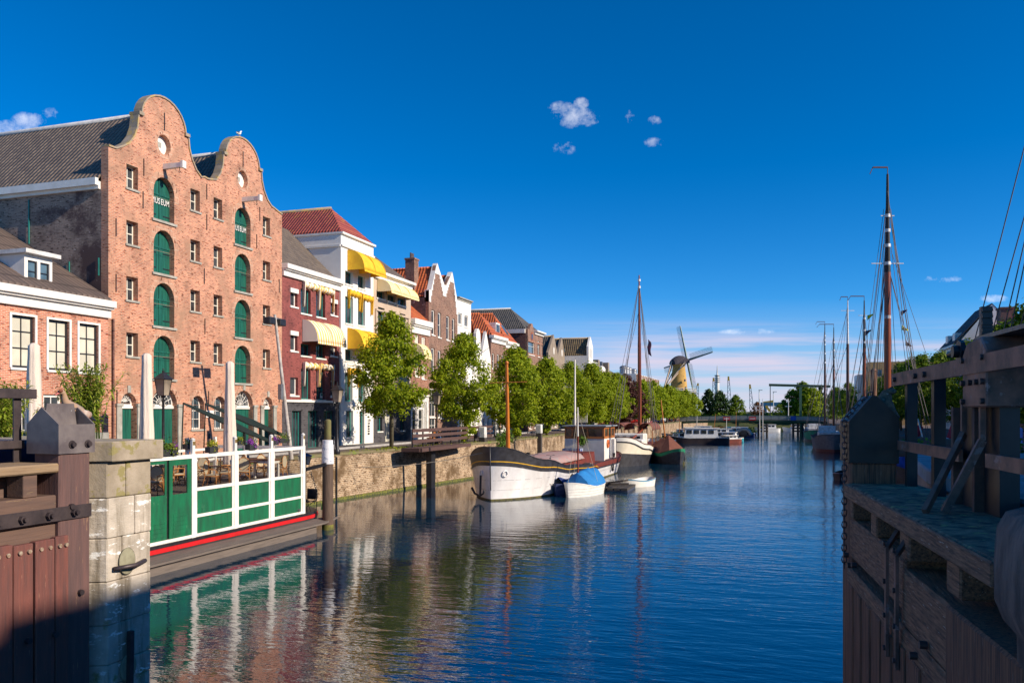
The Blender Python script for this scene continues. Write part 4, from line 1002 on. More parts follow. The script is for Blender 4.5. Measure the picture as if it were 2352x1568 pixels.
for a, cc in ((915, 1.9), (1180, 1.9)):
    p = U('9', a, 1135, y=203); s = MB(); s.box(p.x-.8, p.x+.8, 202.9, 202.97, p.z-.4, p.z+.45); s.box(p.x-.65, p.x+.65, 202.885, 202.899, p.z-.08, p.z+.14, 1)
    s.build('traffic_board', [RED, WHITE], br)
p = U('9', 1600, 1130, y=203); s = MB(); s.box(p.x-.6, p.x+.6, 202.9, 202.97, p.z-.5, p.z+.5); s.build('traffic_board', M('blue_sign', (.02,.10,.45)), br, 'blue information board')
WOODD = wood('dark_mooring_timber', (.075,.06,.05), (.04,.035,.032), 3, .85, 2, .4)
for i, (a0, a1) in enumerate(((1245, 1330), (1600, 1695))):
    p = U('9', a0, 1290, z=0); q = U('9', a1, 1290, z=0); t = thing('dolphin', ('dark timber mooring frame left of the bridge opening', 'dark timber mooring frame right of the bridge opening')[i], 'mooring frame', tuple((p+q)/2))
    mb = MB()
    for x in (p.x, (p.x+q.x)/2, q.x): mb.cyl((x, p.y, -1), (x, p.y, 2.4), .28, .26)
    mb.build('pile', WOODD, t); mb = MB()
    for z in (.5, 1.2, 1.9): mb.box(p.x-.3, q.x+.3, p.y-.5, p.y-.29, z, z+.35)
    mb.build('rail', WOODD, t)
# ------------------------------------------------------------------ windmill
mx, my = -31.0, 284.0
mill = thing('windmill', 'tall brick tower windmill with dark cap, four sails and white gallery', 'windmill', (mx, my, G0))
MBR = M('mill_brick', (.52,.31,.08), (.40,.23,.06), .6, .9, 0, .3, spots=(.24,.13,.04), sp_scale=2, sp_th=.6)
mb = MB(); mb.lathe([(3.6, G0), (3.05, 11.8), (2.75, 15), (2.35, 19), (2.0, 21.2), (2.35, 21.5), (2.35, 21.8)], (mx, my, 0), 24); tw = mb.build('tower', MBR, mill)
mb = MB(); mb.lathe([(6.0, 11.9), (6.0, 12.15)], (mx, my, 0), 24)
for k in range(24):
    t = 6.283*k/24; mb.bar((mx+3.0*math.cos(t), my+3.0*math.sin(t), 9.6), (mx+5.8*math.cos(t), my+5.8*math.sin(t), 11.9), .16)
mb.build('gallery', STONE, mill, fix=True)
mb = MB(); 
for z in (12.6, 13.2): mb.tube([(mx+5.9*math.cos(6.2832*k/24), my+5.9*math.sin(6.2832*k/24), z) for k in range(25)], .08, 4)
for k in range(48): t = 6.283*k/48; mb.box(mx+5.9*math.cos(t)-.05, mx+5.9*math.cos(t)+.05, my+5.9*math.sin(t)-.05, my+5.9*math.sin(t)+.05, 12.1, 13.2)
mb.build('gallery_railing', WHITE, mill)
# axle points right and away from the camera
ax = V((.85*CY-.53*SY*1, .85*SY+.53*CY, .12)).normalized()
ax = (V((CY, SY, 0))*.85+V((-SY, CY, 0))*.53+V((0,0,.1))).normalized(); hv = (V((CY, SY, 0))*.53-V((-SY, CY, 0))*.85).normalized()
c0 = V((mx, my, 21.8)); mb = MB()
def capfn(u, v):
    a = 2.6*(1-.0*u); t = (u-.5)*2; w = 2.5*(1-.35*max(0, -t))*(1 if abs(t) < .9 else .9); ph = math.pi*v
    return c0+ax*(t*3.1)*V((1,1,0)).length/1.414+hv*(w*math.cos(ph))+V((0,0,1))*(2.9*math.sin(ph)**.75*(1-.42*t*t))
mb.grid(capfn, 8, 10, sm=False)
for u in (0, 1): mb.add([capfn(u, v/10) for v in range(11)], [tuple(range(11))])
mb.build('cap', M('dark_thatch_cap', (.055,.045,.055), (.035,.03,.04), 2, .9), mill, fix=True)
hub = c0+ax*3.9+V((0,0,1.0)); mb = MB(); mb.cyl(c0+V((0,0,.9)), hub+ax*.5, .4, .35); mb.ball(hub, .6, n=10); mb.build('axle', BLACK, mill)
up = ax.cross(hv).normalized(); up = up if up.z > 0 else -up
SG = M('sail_green', (.02,.12,.08), (.25,.30,.28), 1, .5)
for k, an in enumerate((100, 10, -80, 190)):
    r = math.radians(an); d = (hv*math.cos(r)+up*math.sin(r)).normalized(); s = -ax.cross(d).normalized(); L = 12.3
    mb = MB(); mb.bar(hub+ax*.2*(k % 2), hub+d*L+ax*.2*(k % 2), .75, .35, up=ax, w2=.38, h2=.2)
    so = mb.build('sail', SG, mill); mb = MB(); g0 = 1.6; o_ = ax*.2*(k % 2)
    for j in range(26): q = hub+o_+d*(g0+(L-g0)*j/25.0); mb.bar(q, q+s*1.9, .05)
    for j in range(4): mb.bar(hub+o_+d*g0+s*(.5+.46*j), hub+o_+d*L+s*(.5+.46*j), .05)
    mb.build('lattice', BLACK, so)
mb = MB(); tl = -ax*V((1,1,0)); TAN = M('tail_timber', (.50,.38,.27), (.4,.3,.22), 2, .7); foot = c0+tl*7.2+V((0,0,-9.4))
for sgn in (-1, 1):
    mb.bar(c0+hv*2.9*sgn+V((0,0,.5)), foot, .3); mb.bar(c0+hv*2.4*sgn+ax*1.5+V((0,0,.3)), foot, .26)
mb.bar(c0+tl*3.3+V((0,0,.8)), foot, .35); mb.bar(c0+hv*3.1+V((0,0,.4)), c0-hv*3.1+V((0,0,.4)), .3); mb.build('tail_beam', TAN, mill)
mb = MB()
for a, b, c_, d_ in ((480, 730, 495, 752), (487, 808, 503, 838)):
    p = U('9', a, b, y=my-3.3); q = U('9', c_, d_, y=my-3.3); mb.box(p.x, q.x, my-3.5, my-2.5, q.z, p.z)
mb.build('window', DGLASS, mill)
# ------------------------------------------------------------------ far skyline
def at(k, a, b, Y): return U(k, a, b, y=Y)
Yt = 900.0
p = at('9', 820, 740, Yt); tt = thing('telecom_tower', 'slim grey-white telecom tower with ringed platforms on the horizon', 'tower', (p.x, Yt, G0))
zt_ = lambda b: at('9', 820, b, Yt).z
mb = MB(); mb.lathe([(2.3, G0), (2.2, zt_(775)), (1.8, zt_(690)), (1.8, zt_(685))], (p.x, Yt, 0), 14)
mb.cyl((p.x, Yt, zt_(685)), (p.x, Yt, zt_(590)), 1.0, .3, 6); mb.build('shaft', WHITE2, tt)
for b in (765, 745, 725, 700): 
    mb = MB(); mb.lathe([(2.0, zt_(b)), (3.1, zt_(b-5)), (3.1, zt_(b-9)), (2.0, zt_(b-11))], (p.x, Yt, 0), 14); mb.build('platform', STEEL, tt)
YP = M('crane_yellow', (.60,.36,.04), (.5,.3,.04), 2)
for i, (xb, yb2, xt, yt, lb) in enumerate(((790, 870, 782, 715, 'harbour crane jib left of the telecom tower'), (945, 915, 935, 700, 'tallest yellow-tipped lattice crane jib right of the telecom tower'), (1180, 1000, 1155, 782, 'leaning thin crane jib above the reddish shrub'), (605, 850, 623, 770, 'small crane jib beside the windmill gallery'))):
    a = at('9', xb, yb2, 800); t = at('9', xt, yt, 800); cr = thing('crane', lb, 'crane', (a.x, 800, a.z-10)); mb = MB()
    a = a-V((0,0,10))
    for dx in (-1.3, 1.3):
        mb.bar(a+V((dx*1.6, 0, 0)), t+V((dx*.4, 0, 0)), .5)
    for j in range(12):
        s = j/12; e_ = (j+1)/12; sg = 1 if j % 2 else -1; mb.bar(a.lerp(t, s)+V((sg*(2-1.5*s), 0, 0)), a.lerp(t, e_)+V((-sg*(2-1.5*e_), 0, 0)), .35)
    mb.build('jib', STEEL, cr); mb = MB(); q = a.lerp(t, .86); mb.bar(q, t, 2.2, 1.2, w2=1.0, h2=.8); mb.build('jib_head', YP, cr)
gt = thing('gantry_crane', 'blue gantry crane with orange jib on the horizon behind the bridge', 'crane', tuple(at('9', 1385, 1040, 600)))
BL = M('gantry_blue', (.03,.16,.30), (.02,.12,.24), 2); mb = MB(); a, c = at('9', 1265, 985, 600), at('9', 1510, 985, 600)
mb.box(a.x, c.x, 599, 603, a.z-1.5, a.z+1.2)
for x in (a.x+2, a.x+16, c.x-3): mb.box(x, x+2.2, 599.2, 602.8, G0, a.z-1.5)
mb.build('frame', BL, gt); mb = MB(); q = at('9', 1290, 972, 600); mb.bar(q, at('9', 1400, 955, 600), 1.6); mb.bar(at('9', 1320, 1000, 598), at('9', 1360, 1060, 598), 1.6); mb.build('jib', YP, gt)
for i, (a, b, lb) in enumerate(((1250, 845, 'tall pale street light left of the gantry crane'), (1396, 862, 'tall pale street light between the drawbridge posts'))):
    p = at('9', a, b, 420); q = thing('street_light', lb, 'street light', (p.x, 420, G0)); mb = MB(); mb.cyl((p.x, 420, G0), (p.x, 420, p.z), .28, .18, 6); mb.build('pole', WHITE2, q)
    mb = MB(); mb.box(p.x-.3, p.x+1.6, 419.7, 420.3, p.z, p.z+.35); mb.build('lamp_head', WHITE2, q)
p = at('9', 1550, 930, 240); q = thing('mast_pole', 'white signal mast with cross arms on the bank behind the bridge', 'signal mast', (p.x, 240, G0)); mb = MB(); mb.cyl((p.x, 240, G0), (p.x, 240, p.z), .14, .1, 6); mb.build('pole', WHITE, q)
mb = MB(); mb.box(p.x-.9, p.x+.9, 239.95, 240.05, p.z-2.2, p.z-2.05); mb.bar((p.x-.7, 240, p.z-.2), (p.x, 240, p.z-1.2), .1); mb.bar((p.x+.7, 240, p.z-.2), (p.x, 240, p.z-1.2), .1); mb.build('cross_arm', WHITE, q)
# ------------------------------------------------------------------ left lock gate and pier
XG = -9.0
def g4(a, b, X=XG): p = U('4', a, b, x=X); return p.y, p.z
WD_PL = wood('red_brown_gate_plank', (.20,.065,.048), (.10,.045,.04), 2.2, .6, 2, .7, (.34,.17,.11), .64)
WD_BM = wood('weathered_gate_beam', (.15,.085,.06), (.09,.055,.045), 2.5, .75, 1, .5, (.30,.20,.09), .66)
WD_PO = wood('gate_post_timber', (.15,.075,.065), (.09,.052,.05), 2.2, .7, 2, .8, (.36,.21,.11), .65)
WD_TOP = wood('sunbleached_walkway_timber', (.33,.23,.14), (.22,.14,.08), 3, .85, 1, .6, (.38,.22,.06), .6)
lg = thing('lock_gate', 'sunlit red-brown timber lock gate leaf with iron capped heel post at the left edge', 'lock gate', (XG, 7, 0))
yp0, _ = g4(308, 600); yp1, _ = g4(472, 600); yg0 = 3.2
zw1 = g4(100, 455)[1]; zb1 = g4(100, 595)[1]; zb0 = g4(100, 790)[1]
mb = MB(); mb.box(XG-.42, XG+.02, yp0, yp1, -.6, 4.78); mb.build('heel_post', WD_PO, lg, bevel=.02)
zs1, zs0 = 4.02, 3.86
mb = MB(); mb.box(XG-.36, XG-.02, yg0, yp0-.004, 3.83, 4.20); mb.box(XG-.36, XG-.035, yg0, yp0-.004, 3.60, 3.825); mb.build('top_beam', WD_BM, lg, bevel=.015)
n = 13; w = (yp0+.3-yg0)/n
yq = [g4(a, 800)[0] for a in (345, 268, 158, 46)]
yq = yq+[yq[-1]-(yq[-2]-yq[-1])*k for k in range(1, 9)]
for k in range(len(yq)-1):
    mb = MB(); mb.box(XG-.02+.003, XG+.075+(.012 if k % 2 else 0), yq[k+1]+.012, yq[k]-.012, -.6, 3.66-.012*(k % 3)); o = mb.build('plank', WD_PL, lg, bevel=.01)
mb = MB()
for k in range(len(yq)-1):
    for a in (.28, .72): y = yq[k+1]+(yq[k]-yq[k+1])*a; mb.cyl((XG+.07, y, 3.54), (XG+.105, y, 3.54), .028, n=6)
mb.build('nail', M('rusty_nail', (.5,.42,.32), (.25,.13,.07), 20, .6, .4), lg)
zst = [4.0, 3.82]
mb = MB(); mb.box(XG+.022, XG+.05, yg0, yp1-.004, 3.86, 4.04); st = mb.build('iron_strap', RUSTM, lg, bevel=.005)
mb = MB()
for a in (-40, 98, 241, 374): y = g4(a, 700)[0]; mb.cyl((XG+.05, y, 3.95), (XG+.10, y, 3.95), .052, n=6, sm=False); mb.cyl((XG+.10, y, 3.95), (XG+.14, y, 3.95), .03, n=8)
mb.build('bolt', RUSTM, st)
mb = MB(); mb.box(XG-.75, XG+.03, yg0, yp0-.004, 4.50, 4.62); mb.build('walkway', WD_TOP, lg, bevel=.02)
mb = MB()
for a, b in ((130, 205),): y0_, y1_ = g4(a, 520)[0], g4(b, 520)[0]; mb.box(XG-.3, XG-.02, y0_, y1_, 4.203, 4.497)
for y in (6.3, 5.0): mb.box(XG-.3, XG-.02, y, y+.35, 4.203, 4.497)
mb.box(XG-.5, XG-.36, yg0, yp0, 4.1, 4.49); mb.build('walkway_block', WD_BM, lg, bevel=.01)
# iron cap
cap = MB(); y0_, y1_ = yp0-.04, yp1+.05; x1_, x0_ = XG+.05, XG-.50; zb, zs, zp = 4.74, 5.13, 5.34
xm = (x0_+x1_)/2-.02
for yy in (y0_, y1_-.02): cap.prism([(x0_, yy, zb), (x1_, yy, zb), (x1_, yy, zs), (xm, yy, zp+.02), (x0_, yy, zs)], (0, .02, 0))
cap.box(x1_-.02, x1_, y0_+.021, y1_-.021, zb, zs); cap.box(x0_, x0_+.02, y0_+.021, y1_-.021, zb, zs)
cap.prism([(xm-.01, y0_+.021, zs-.12), (xm-.01, y1_-.021, zs-.12), (xm-.01, y1_-.08, zp+.07), (xm-.01, y0_+.08, zp+.07)], (.02, 0, 0))
cap.prism([(x0_, y0_+.021, zs), (xm-.012, y0_+.021, zp), (xm-.012, y1_-.021, zp), (x0_, y1_-.021, zs)], (0, 0, .015))
cap.prism([(x1_-.022, y0_+.021, zs-.06), (x1_-.022, y1_-.021, zs-.06), (xm+.012, y1_-.021, zs-.10), (xm+.012, y0_+.021, zs-.10)], (0, 0, .015))
CAPM = M('scuffed_iron_cap', (.20,.17,.165), (.11,.09,.095), 3, .5, .1, .2, 30, spots=(.62,.62,.62), sp_scale=7, sp_th=.72)
co_ = cap.build('post_cap', CAPM, lg, fix=True); mb = MB()
for a in (365, 449): y = g4(a, 335)[0]; mb.cyl((x1_, y, 4.86), (x1_+.05, y, 4.86), .035, n=8); mb.cyl((x1_, y, 4.86), (x1_+.012, y, 4.86), .055, n=12)
mb.build('bolt', RUSTM, co_)
for (a, b) in ((366, 632), (415, 1085), (260, 1305), (118, 1340)):
    y, z = g4(a, b); mb = MB(); mb.cyl((XG+.02, y, z), (XG+.13 if a < 300 else XG+.07, y, z), .04, n=7); mb.build('bolt', RUSTM, lg)
# railing of the leaf, on its far side
XRL = XG-.62
def g4r(a, b): p = U('4', a, b, x=XRL); return p.y, p.z
mb = MB(); ya_, za_ = g4r(188, 40); mb.box(XRL-.03, XRL+.03, yg0, ya_, za_-.06, za_+.07); y_, z_ = g4r(118, 305); mb.box(XRL-.025, XRL+.025, yg0, y_+.02, z_-.05, z_+.06); mb.build('handrail', RUSTM, lg, bevel=.006)
mb = MB(); y_, z_ = g4r(104, 300); mb.box(XRL-.06, XRL-.0305, y_-.06, y_+.06, 4.55, za_-.0); mb.box(XRL-.06, XRL-.0305, y_-1.6, y_-1.48, 4.55, za_); mb.build('rail_post', RUSTM, lg, bevel=.006)
# goose on the cap
def skin(name, pts, rad, edges, mat, parent=None, sub=2, flat_=None):
    me = bpy.data.meshes.new(name); me.from_pydata([V(p) for p in pts], edges, []); o = bpy.data.objects.new(name, me); COL.objects.link(o)
    md = o.modifiers.new('skin', 'SKIN'); me.skin_vertices or None
    for i, r in enumerate(rad):
        sv = me.skin_vertices[0].data[i]; sv.radius = r if isinstance(r, tuple) else (r, r)
    me.skin_vertices[0].data[0].use_root = True
    s = o.modifiers.new('sub', 'SUBSURF'); s.levels = sub; s.render_levels = sub
    dg = bpy.context.evaluated_depsgraph_get(); dg.update(); m2 = bpy.data.meshes.new_from_object(o.evaluated_get(dg))
    bpy.data.objects.remove(o); m2.name = name; m2.materials.clear(); m2.materials.append(mat)
    for p in m2.polygons: p.use_smooth = True
    org = ORG.get(parent.name, V((0,0,0))) if parent is not None else V((0,0,0))
    for v in m2.vertices: v.co -= org
    o = bpy.data.objects.new(name, m2); COL.objects.link(o)
    if parent is not None: o.parent = parent
    ORG[o.name] = org
    return o
gx = xm-.10
def gp(a, b, dx=0): p = U('S', a, b, x=gx+dx); return p
goose = thing('goose', 'brown and grey goose with pink beak perched on the iron cap', 'goose', tuple(gp(1150, 520)))
pts = [gp(1260, 470), gp(1160, 400), gp(1100, 300), gp(1075, 235), gp(1020, 205), gp(975, 225), gp(1360, 520), gp(1450, 600), gp(1500, 680)]
mb = MB(); mb.loft([gp(1530,740), gp(1490,690), gp(1420,620), gp(1320,540), gp(1220,480), gp(1135,420), gp(1095,355), gp(1085,300), gp(1075,255), gp(1060,225), gp(1030,205), gp(995,212), gp(975,225)], [.012,.04,.07,.085,.085,.07,.05,.042,.036,.036,.036,.028,.012]); mb.build('body', M('goose_buff_feather', (.40,.24,.14), (.30,.23,.19), 6, .9), goose)
mb = MB(); mb.ball(gp(1022, 190, .03), .022, 1, 1.6, 1); mb.build('eye_patch', M('goose_chestnut', (.20,.05,.025)), goose)
mb = MB(); mb.cyl(gp(985, 222), gp(930, 262), .02, .008, 8); mb.build('beak', M('goose_pink_bill', (.55,.16,.14)), goose)
mb = MB(); mb.ball(gp(1430, 590, .08), .085, .35, 1.5, .8); mb.build('wing', M('goose_wing', (.25,.08,.03), (.55,.5,.45), 5), goose)
mb = MB(); mb.cyl(gp(1440, 600, .05), gp(1610, 690, .05), .05, .012, 8); mb.build('tail', BLACK, goose)
mb = MB(); mb.cyl(gp(1200, 460), gp(1190, 560), .014); mb.cyl(gp(1260, 460), gp(1250, 560), .014); mb.build('leg', M('goose_leg', (.45,.15,.12)), goose)
# stone pier
pier = thing('stone_pier', 'tall pale limestone lock pier with mossy capstone beside the left gate', 'stone pier', (-10.5, 9.5, 0))
STN = {}
def stone_m():
    m, nt, b = newmat('stained_pier_limestone'); b.inputs['Roughness'].default_value = .85; co = objco(nt)
    c = rgbmix(nt, ramp(nt, nz(nt, co, 1.6, 6, .65), [(.35, 0.), (.65, 1.)]), (.60,.52,.43), (.36,.31,.25))
    st = ramp(nt, nz(nt, objco(nt, (3, 3, .35)), 1.8, 5, .6), [(.5, 0.), (.68, 1.)])
    c = rgbmix(nt, st, c, (.20,.16,.11))
    ms = ramp(nt, nz(nt, co, 2.4, 5, .7), [(.6, 0.), (.72, 1.)]); c = rgbmix(nt, ms, c, (.27,.23,.09))
    wt = ramp(nt, nz(nt, objco(nt, (1, 1, 2.5)), 2.6, 6, .7), [(.58, 0.), (.62, 1.)]); c = rgbmix(nt, wt, c, (.82,.80,.76))
    nt.links.new(c, b.inputs['Base Color']); bump(nt, b, nz(nt, objco(nt, (1, 1, 1.8)), 7, 8, .7), .7, .03); return m
PST = stone_m(); CST = M('mossy_capstone', (.40,.33,.25), (.26,.21,.15), 2.2, .9, 0, .8, 18, spots=(.26,.22,.09), sp_scale=3, sp_th=.56)
zc1 = 4.88; ye_ = g4(790, 900)[0]
yk = yp1+.02; ycor = g4(560, 900)[0]
crs = [zc1]+[g4(790, b)[1] for b in (380, 560, 760, 975, 1190, 1385)]+[1.4, .7, 0, -.7]
rnd = random.Random(3)
for i in range(len(crs)-1):
    z1_, z0_ = crs[i], crs[i+1]; oh = .16 if i == 0 else .0
    mt = CST if i < 2 else PST
    sp_ = {0: None, 1: 660, 2: 705, 3: 640, 4: 680, 5: 685}.get(i, rnd.choice((620, 690)))
    cuts = [yk, ye_+oh] if sp_ is None else [yk, g4(sp_, 900)[0]-.0, ye_+oh]
    for j in range(len(cuts)-1):
        a, c = cuts[j]+(.003 if j else 0), cuts[j+1]-(.003 if j < len(cuts)-2 else 0)
        mb = MB(); xf = XG+.03+oh*.6+rnd.uniform(-.012, .012)
        if j == 0: mb.prism([(-13, a, z0_+.003), (xf-.55, a, z0_+.003), (xf, min(ycor, c-.1), z0_+.003), (xf, c, z0_+.003), (-13, c, z0_+.003)], (0, 0, z1_-z0_-.006))
        else: mb.box(-13, xf, a, c, z0_+.003, z1_-.003)
        mb.build('stone_block' if i else 'capstone', mt, pier, bevel=.014)
mb = MB(); mb.box(-12.9, XG-.06, yk+.6, ye_-.03, -.7, zc1-.03); mb.build('mortar_core', M('mortar', (.2,.18,.15)), pier)
y, z = g4(668, 940); mb = MB(); mb.tube([(XG+.06, g4(585, 960)[0], g4(585, 962)[1]), (XG+.17, g4(670, 940)[0], g4(670, 938)[1]), (XG+.06, g4(750, 920)[0], g4(750, 916)[1])], .035, 6)
mb.build('iron_bar', RUSTM, pier)
for (a, b) in ((660, 920), (665, 1480)):
    y, z = g4(a, b); mb = MB(); mb.lathe([(.20, 0), (.18, .008)], (0, 0, 0), 20); vs = [(XG+.045+v.z, y+v.x*.8, z+v.y*1.0) for v in mb.v]; mb.v = [V(q) for q in vs]; mb.build('recess_disc', M('recess_shade_tint', (.32,.30,.20), (.20,.18,.12), 5, .9, 0, .5), pier, fix=True)  # raised disc for the carved hollow; its shade is put into the colour
mb = MB(); y, z = g4(660, 1470); mb.bar((XG+.09, y, z-.42), (XG+.09, y+.02, z+.5), .07, .07); mb.build('iron_bar', RUSTM, pier)
# masonry behind the gate leaf
o = MB()
for k, (a, b) in enumerate(((0.2, 2.6), (2.62, 5.2), (5.22, 7.9))):
    for j, (z0_, z1_) in enumerate(((4.42, 4.78), (4.05, 4.41), (0, 4.04))): o.box(-12.8, -10.0, a+.2*j, b+.2*j-.01, z0_, z1_)
tag(o.build('lock_side_wall', CST, bevel=.03), 'low block wall of mossy stone behind the left gate railing', 'stone wall')
o = MB(); o.box(-11.6, -9.95, 7.2, 9.0, 4.3, 4.9); tag(o.build('tarpaulin', M('dark_blue_cover', (.012,.02,.06), (.02,.03,.09), 3, .4, 0, .5), bevel=.05), 'dark blue cover behind the iron capped gate post', 'cover')
RL = M('dark_brown_steel', (.36,.16,.11), (.10,.06,.05), 5, .6, .1, .3, spots=(.30,.20,.19), sp_scale=6, sp_th=.60)
# ------------------------------------------------------------------ right lock gate (in the shade)
rg = thing('lock_gate', 'dark shaded timber lock gate leaf with walkway and railing at the right edge', 'lock gate', (.9, 6.5, 0))
O_ = V((.716, 8.53, 0)); gs = V((.304, -4.13, 0)).normalized(); gn = V((-gs.y, gs.x, 0)); gn = gn if gn.x > 0 else -gn
def gq(s, n_, z): return O_+gs*s+gn*n_+V((0,0,z))
def gbox(mb, s0, s1, n0, n1, z0, z1, mi=0):
    P_ = [gq(s, n_, z) for z in (z0, z1) for s, n_ in ((s0,n0), (s0,n1), (s1,n1), (s1,n0))]
    mb.add(P_, [(0,1,2,3), (7,6,5,4), (0,4,5,1), (1,5,6,2), (2,6,7,3), (3,7,4,0)], mi)
DKW = M('dark_wet_gate_timber', (.40,.155,.08), (.09,.042,.028), 3.2, .7, 0, 1.0, 9, (18,18,.7), (.62,.46,.38), 5, .66, .34, .66, .012)
DKB = M('rough_dark_beam', (.50,.23,.12), (.09,.045,.03), 3.4, .75, 0, 1.0, 9, (16,1.1,18), (.72,.58,.48), 5, .64, .32, .68, .012)
LICH = M('lichen_covered_boards', (.44,.28,.17), (.10,.065,.045), 9, .9, 0, 1.0, 30, lo=.36, hi=.62, dist=.015, spots=(.44,.36,.14), sp_scale=11, sp_th=.60)
S1 = 4.75
mb = MB(); gbox(mb, -.5, -.002, .01, .42, -.8, 4.8); mb.build('mitre_post', DKW, rg, fix=True, bevel=.015)
zs, zp = 5.205, 5.455
mb = MB()
for s0, s1 in ((-.52, -.50), (-.001, .019)):
    q = [gq(s0, -.01, 4.80), gq(s0, .44, 4.80), gq(s0, .44, zs+.04), gq(s0, .24, zp), gq(s0, .2, zp), gq(s0, -.01, zs)]
    mb.prism(q, gs*(s1-s0))
gbox(mb, -.499, -.002, -.01, .01, 4.8, zs); gbox(mb, -.499, -.002, .42, .44, 4.8, zs+.03)
mb.prism([gq(-.499, -.01, zs), gq(-.002, -.01, zs), gq(-.002, .2, zp), gq(-.499, .2, zp)], (0,0,-.012))
cp_ = mb.build('post_cap', M('black_painted_iron', (.085,.058,.045), (.055,.04,.034), 4, .5, .3, .15), rg, fix=True)
# chain over the cap
def chain(name, pts, r, label, cat, mat, parent=None, step=None):
    mb = MB(); step = step or r*3.4; i = 0
    for a, b in zip(pts[:-1], pts[1:]):
        a, b = V(a), V(b); L = (b-a).length; d = (b-a)/L; k = max(1, int(L/step))
        side = d.cross(V((0,0,1)));  side = side.normalized() if side.length > .1 else V((1,0,0)); oth = d.cross(side).normalized()
        for j in range(k):
            c = a+d*(j+.5)*L/k; u = side if (i % 2) else oth; i += 1
            ring = [c+d*(math.cos(t)*step*.68)+u*(math.sin(t)*r*1.5) for t in [6.2832*q/8 for q in range(9)]]
            mb.tube(ring, r*.42, 5)
    o = mb.build(name, mat, parent)
    if parent is None: tag(o, label, cat)
    return o
CH = M('painted_chain', (.10,.12,.14), (.22,.10,.08), 14, .5, .4, .2)
chain('chain', [gq(-.1, .22, zp+.03), gq(-.2, .10, 5.37), gq(-.12, -.03, 5.21), gq(-.10, -.035, 4.5), gq(-.11, -.035, 3.75)], .016, 'rusty blue chain draped over the right gate cap and hanging down', 'chain', CH)
mb = MB(); gbox(mb, 0.0, 4.22, -.03, .62, 4.50, 4.60); mb.build('walkway', LICH, rg, fix=True, bevel=.012)
mb = MB(); gbox(mb, 0.0, 4.24, -.055, -.032, 4.47, 4.595); mb.build('walkway_edge', DKB, rg, fix=True, bevel=.01)
mb = MB()
for s0, s1 in ((.02, .16), (1.05, 1.28), (2.12, 2.4), (3.3, 3.56)): gbox(mb, s0, s1, .0, .32, 4.262, 4.468)
mb.build('walkway_block', DKB, rg, fix=True, bevel=.012)
mb = MB(); gbox(mb, 0.0, 2.25, .0, .33, 3.88, 4.26); mb.build('top_beam', DKB, rg, fix=True, bevel=.02)
mb = MB(); gbox(mb, 2.26, S1, -.02, .33, 3.80, 4.2); mb.build('top_beam', DKB, rg, fix=True, bevel=.02)
mb = MB(); gbox(mb, 0.0, S1, -.03, .30, 3.58, 3.795 ); mb.build('lower_beam', DKB, rg, fix=True, bevel=.02)
mb = MB(); gbox(mb, 0.0, 4.2, .335, .38, 3.6, 4.49); mb.build('bay_dark_backing', DKW, rg, fix=True)  # board added behind the open bays so that they read dark
mb = MB(); gbox(mb, 0.0, S1, .08, .32, -.8, 3.57); mb.build('leaf_core', DKW, rg, fix=True)
s = 0.0; k = 0
while s < S1-.1:
    w = .205; mb = MB(); gbox(mb, s+.006, s+w-.006, -.035-(.012 if k % 2 else 0), .075, -.8, 3.66+rnd.uniform(-.01, .012)+.0); mb.build('plank', DKW, rg, fix=True, bevel=.008); s += w; k += 1
for s in (1.98, 2.3):
    mb = MB(); gbox(mb, s, s+.05, -.075, -.052, 3.5, 4.30); mb.bar(gq(s+.025, -.065, 4.29), gq(s-.10, .06, 4.44), .03, .03); sb = mb.build('iron_strap', RL, rg, fix=True)
    mb = MB()
    for z in (3.56, 3.8, 4.05, 4.33): mb.cyl(gq(s+.025, -.075, z), gq(s+.025, -.09, z), .02, n=6)
    mb.build('bolt', RUSTM, sb)
for s, z in ((.12, 3.92), (.34, 3.86), (.55, 3.9), (3.0, 3.86), (3.35, 3.7), (2.75, 3.72), (3.75, 3.68)):
    mb = MB(); mb.cyl(gq(s, -.03, z), gq(s, -.075, z), .026, n=6); mb.build('bolt', RUSTM, rg)
mb = MB(); gbox(mb, 3.62, S1, -.09, .34, 2.0, 4.255)
mb.build('heel_post', DKW, rg, fix=True, bevel=.015)
# railing
def rbar(mb, p, q, w, h): mb.bar(p, q, w, h)
zr = 5.61; nr = .47
mb = MB(); mb.bar(gq(-.18, nr-.04, zr), gq(5.2, nr-.04, zr+.02), .035, .12); rr_ = mb.build('handrail', RL, rg)
mb = MB(); mb.bar(gq(.0, nr-.03, 4.98), gq(1.98, nr-.03, 4.98), .03, .09); mb.bar(gq(2.56, nr-.03, 4.98), gq(5.2, nr-.03, 4.98), .03, .09); mb.build('handrail', RL, rg)
for s in (.12, 1.05): mb = MB(); gbox(mb, s, s+.09, nr, nr+.09, 4.6, zr-.02); mb.build('rail_post', BLACK, rg, fix=True)
for s in (-.05, .75, 1.06):
    mb = MB(); mb.cyl(gq(s+.05, nr-.06, zr), gq(s+.05, nr-.085, zr), .024, n=8); mb.build('bolt', RUSTM, rr_)
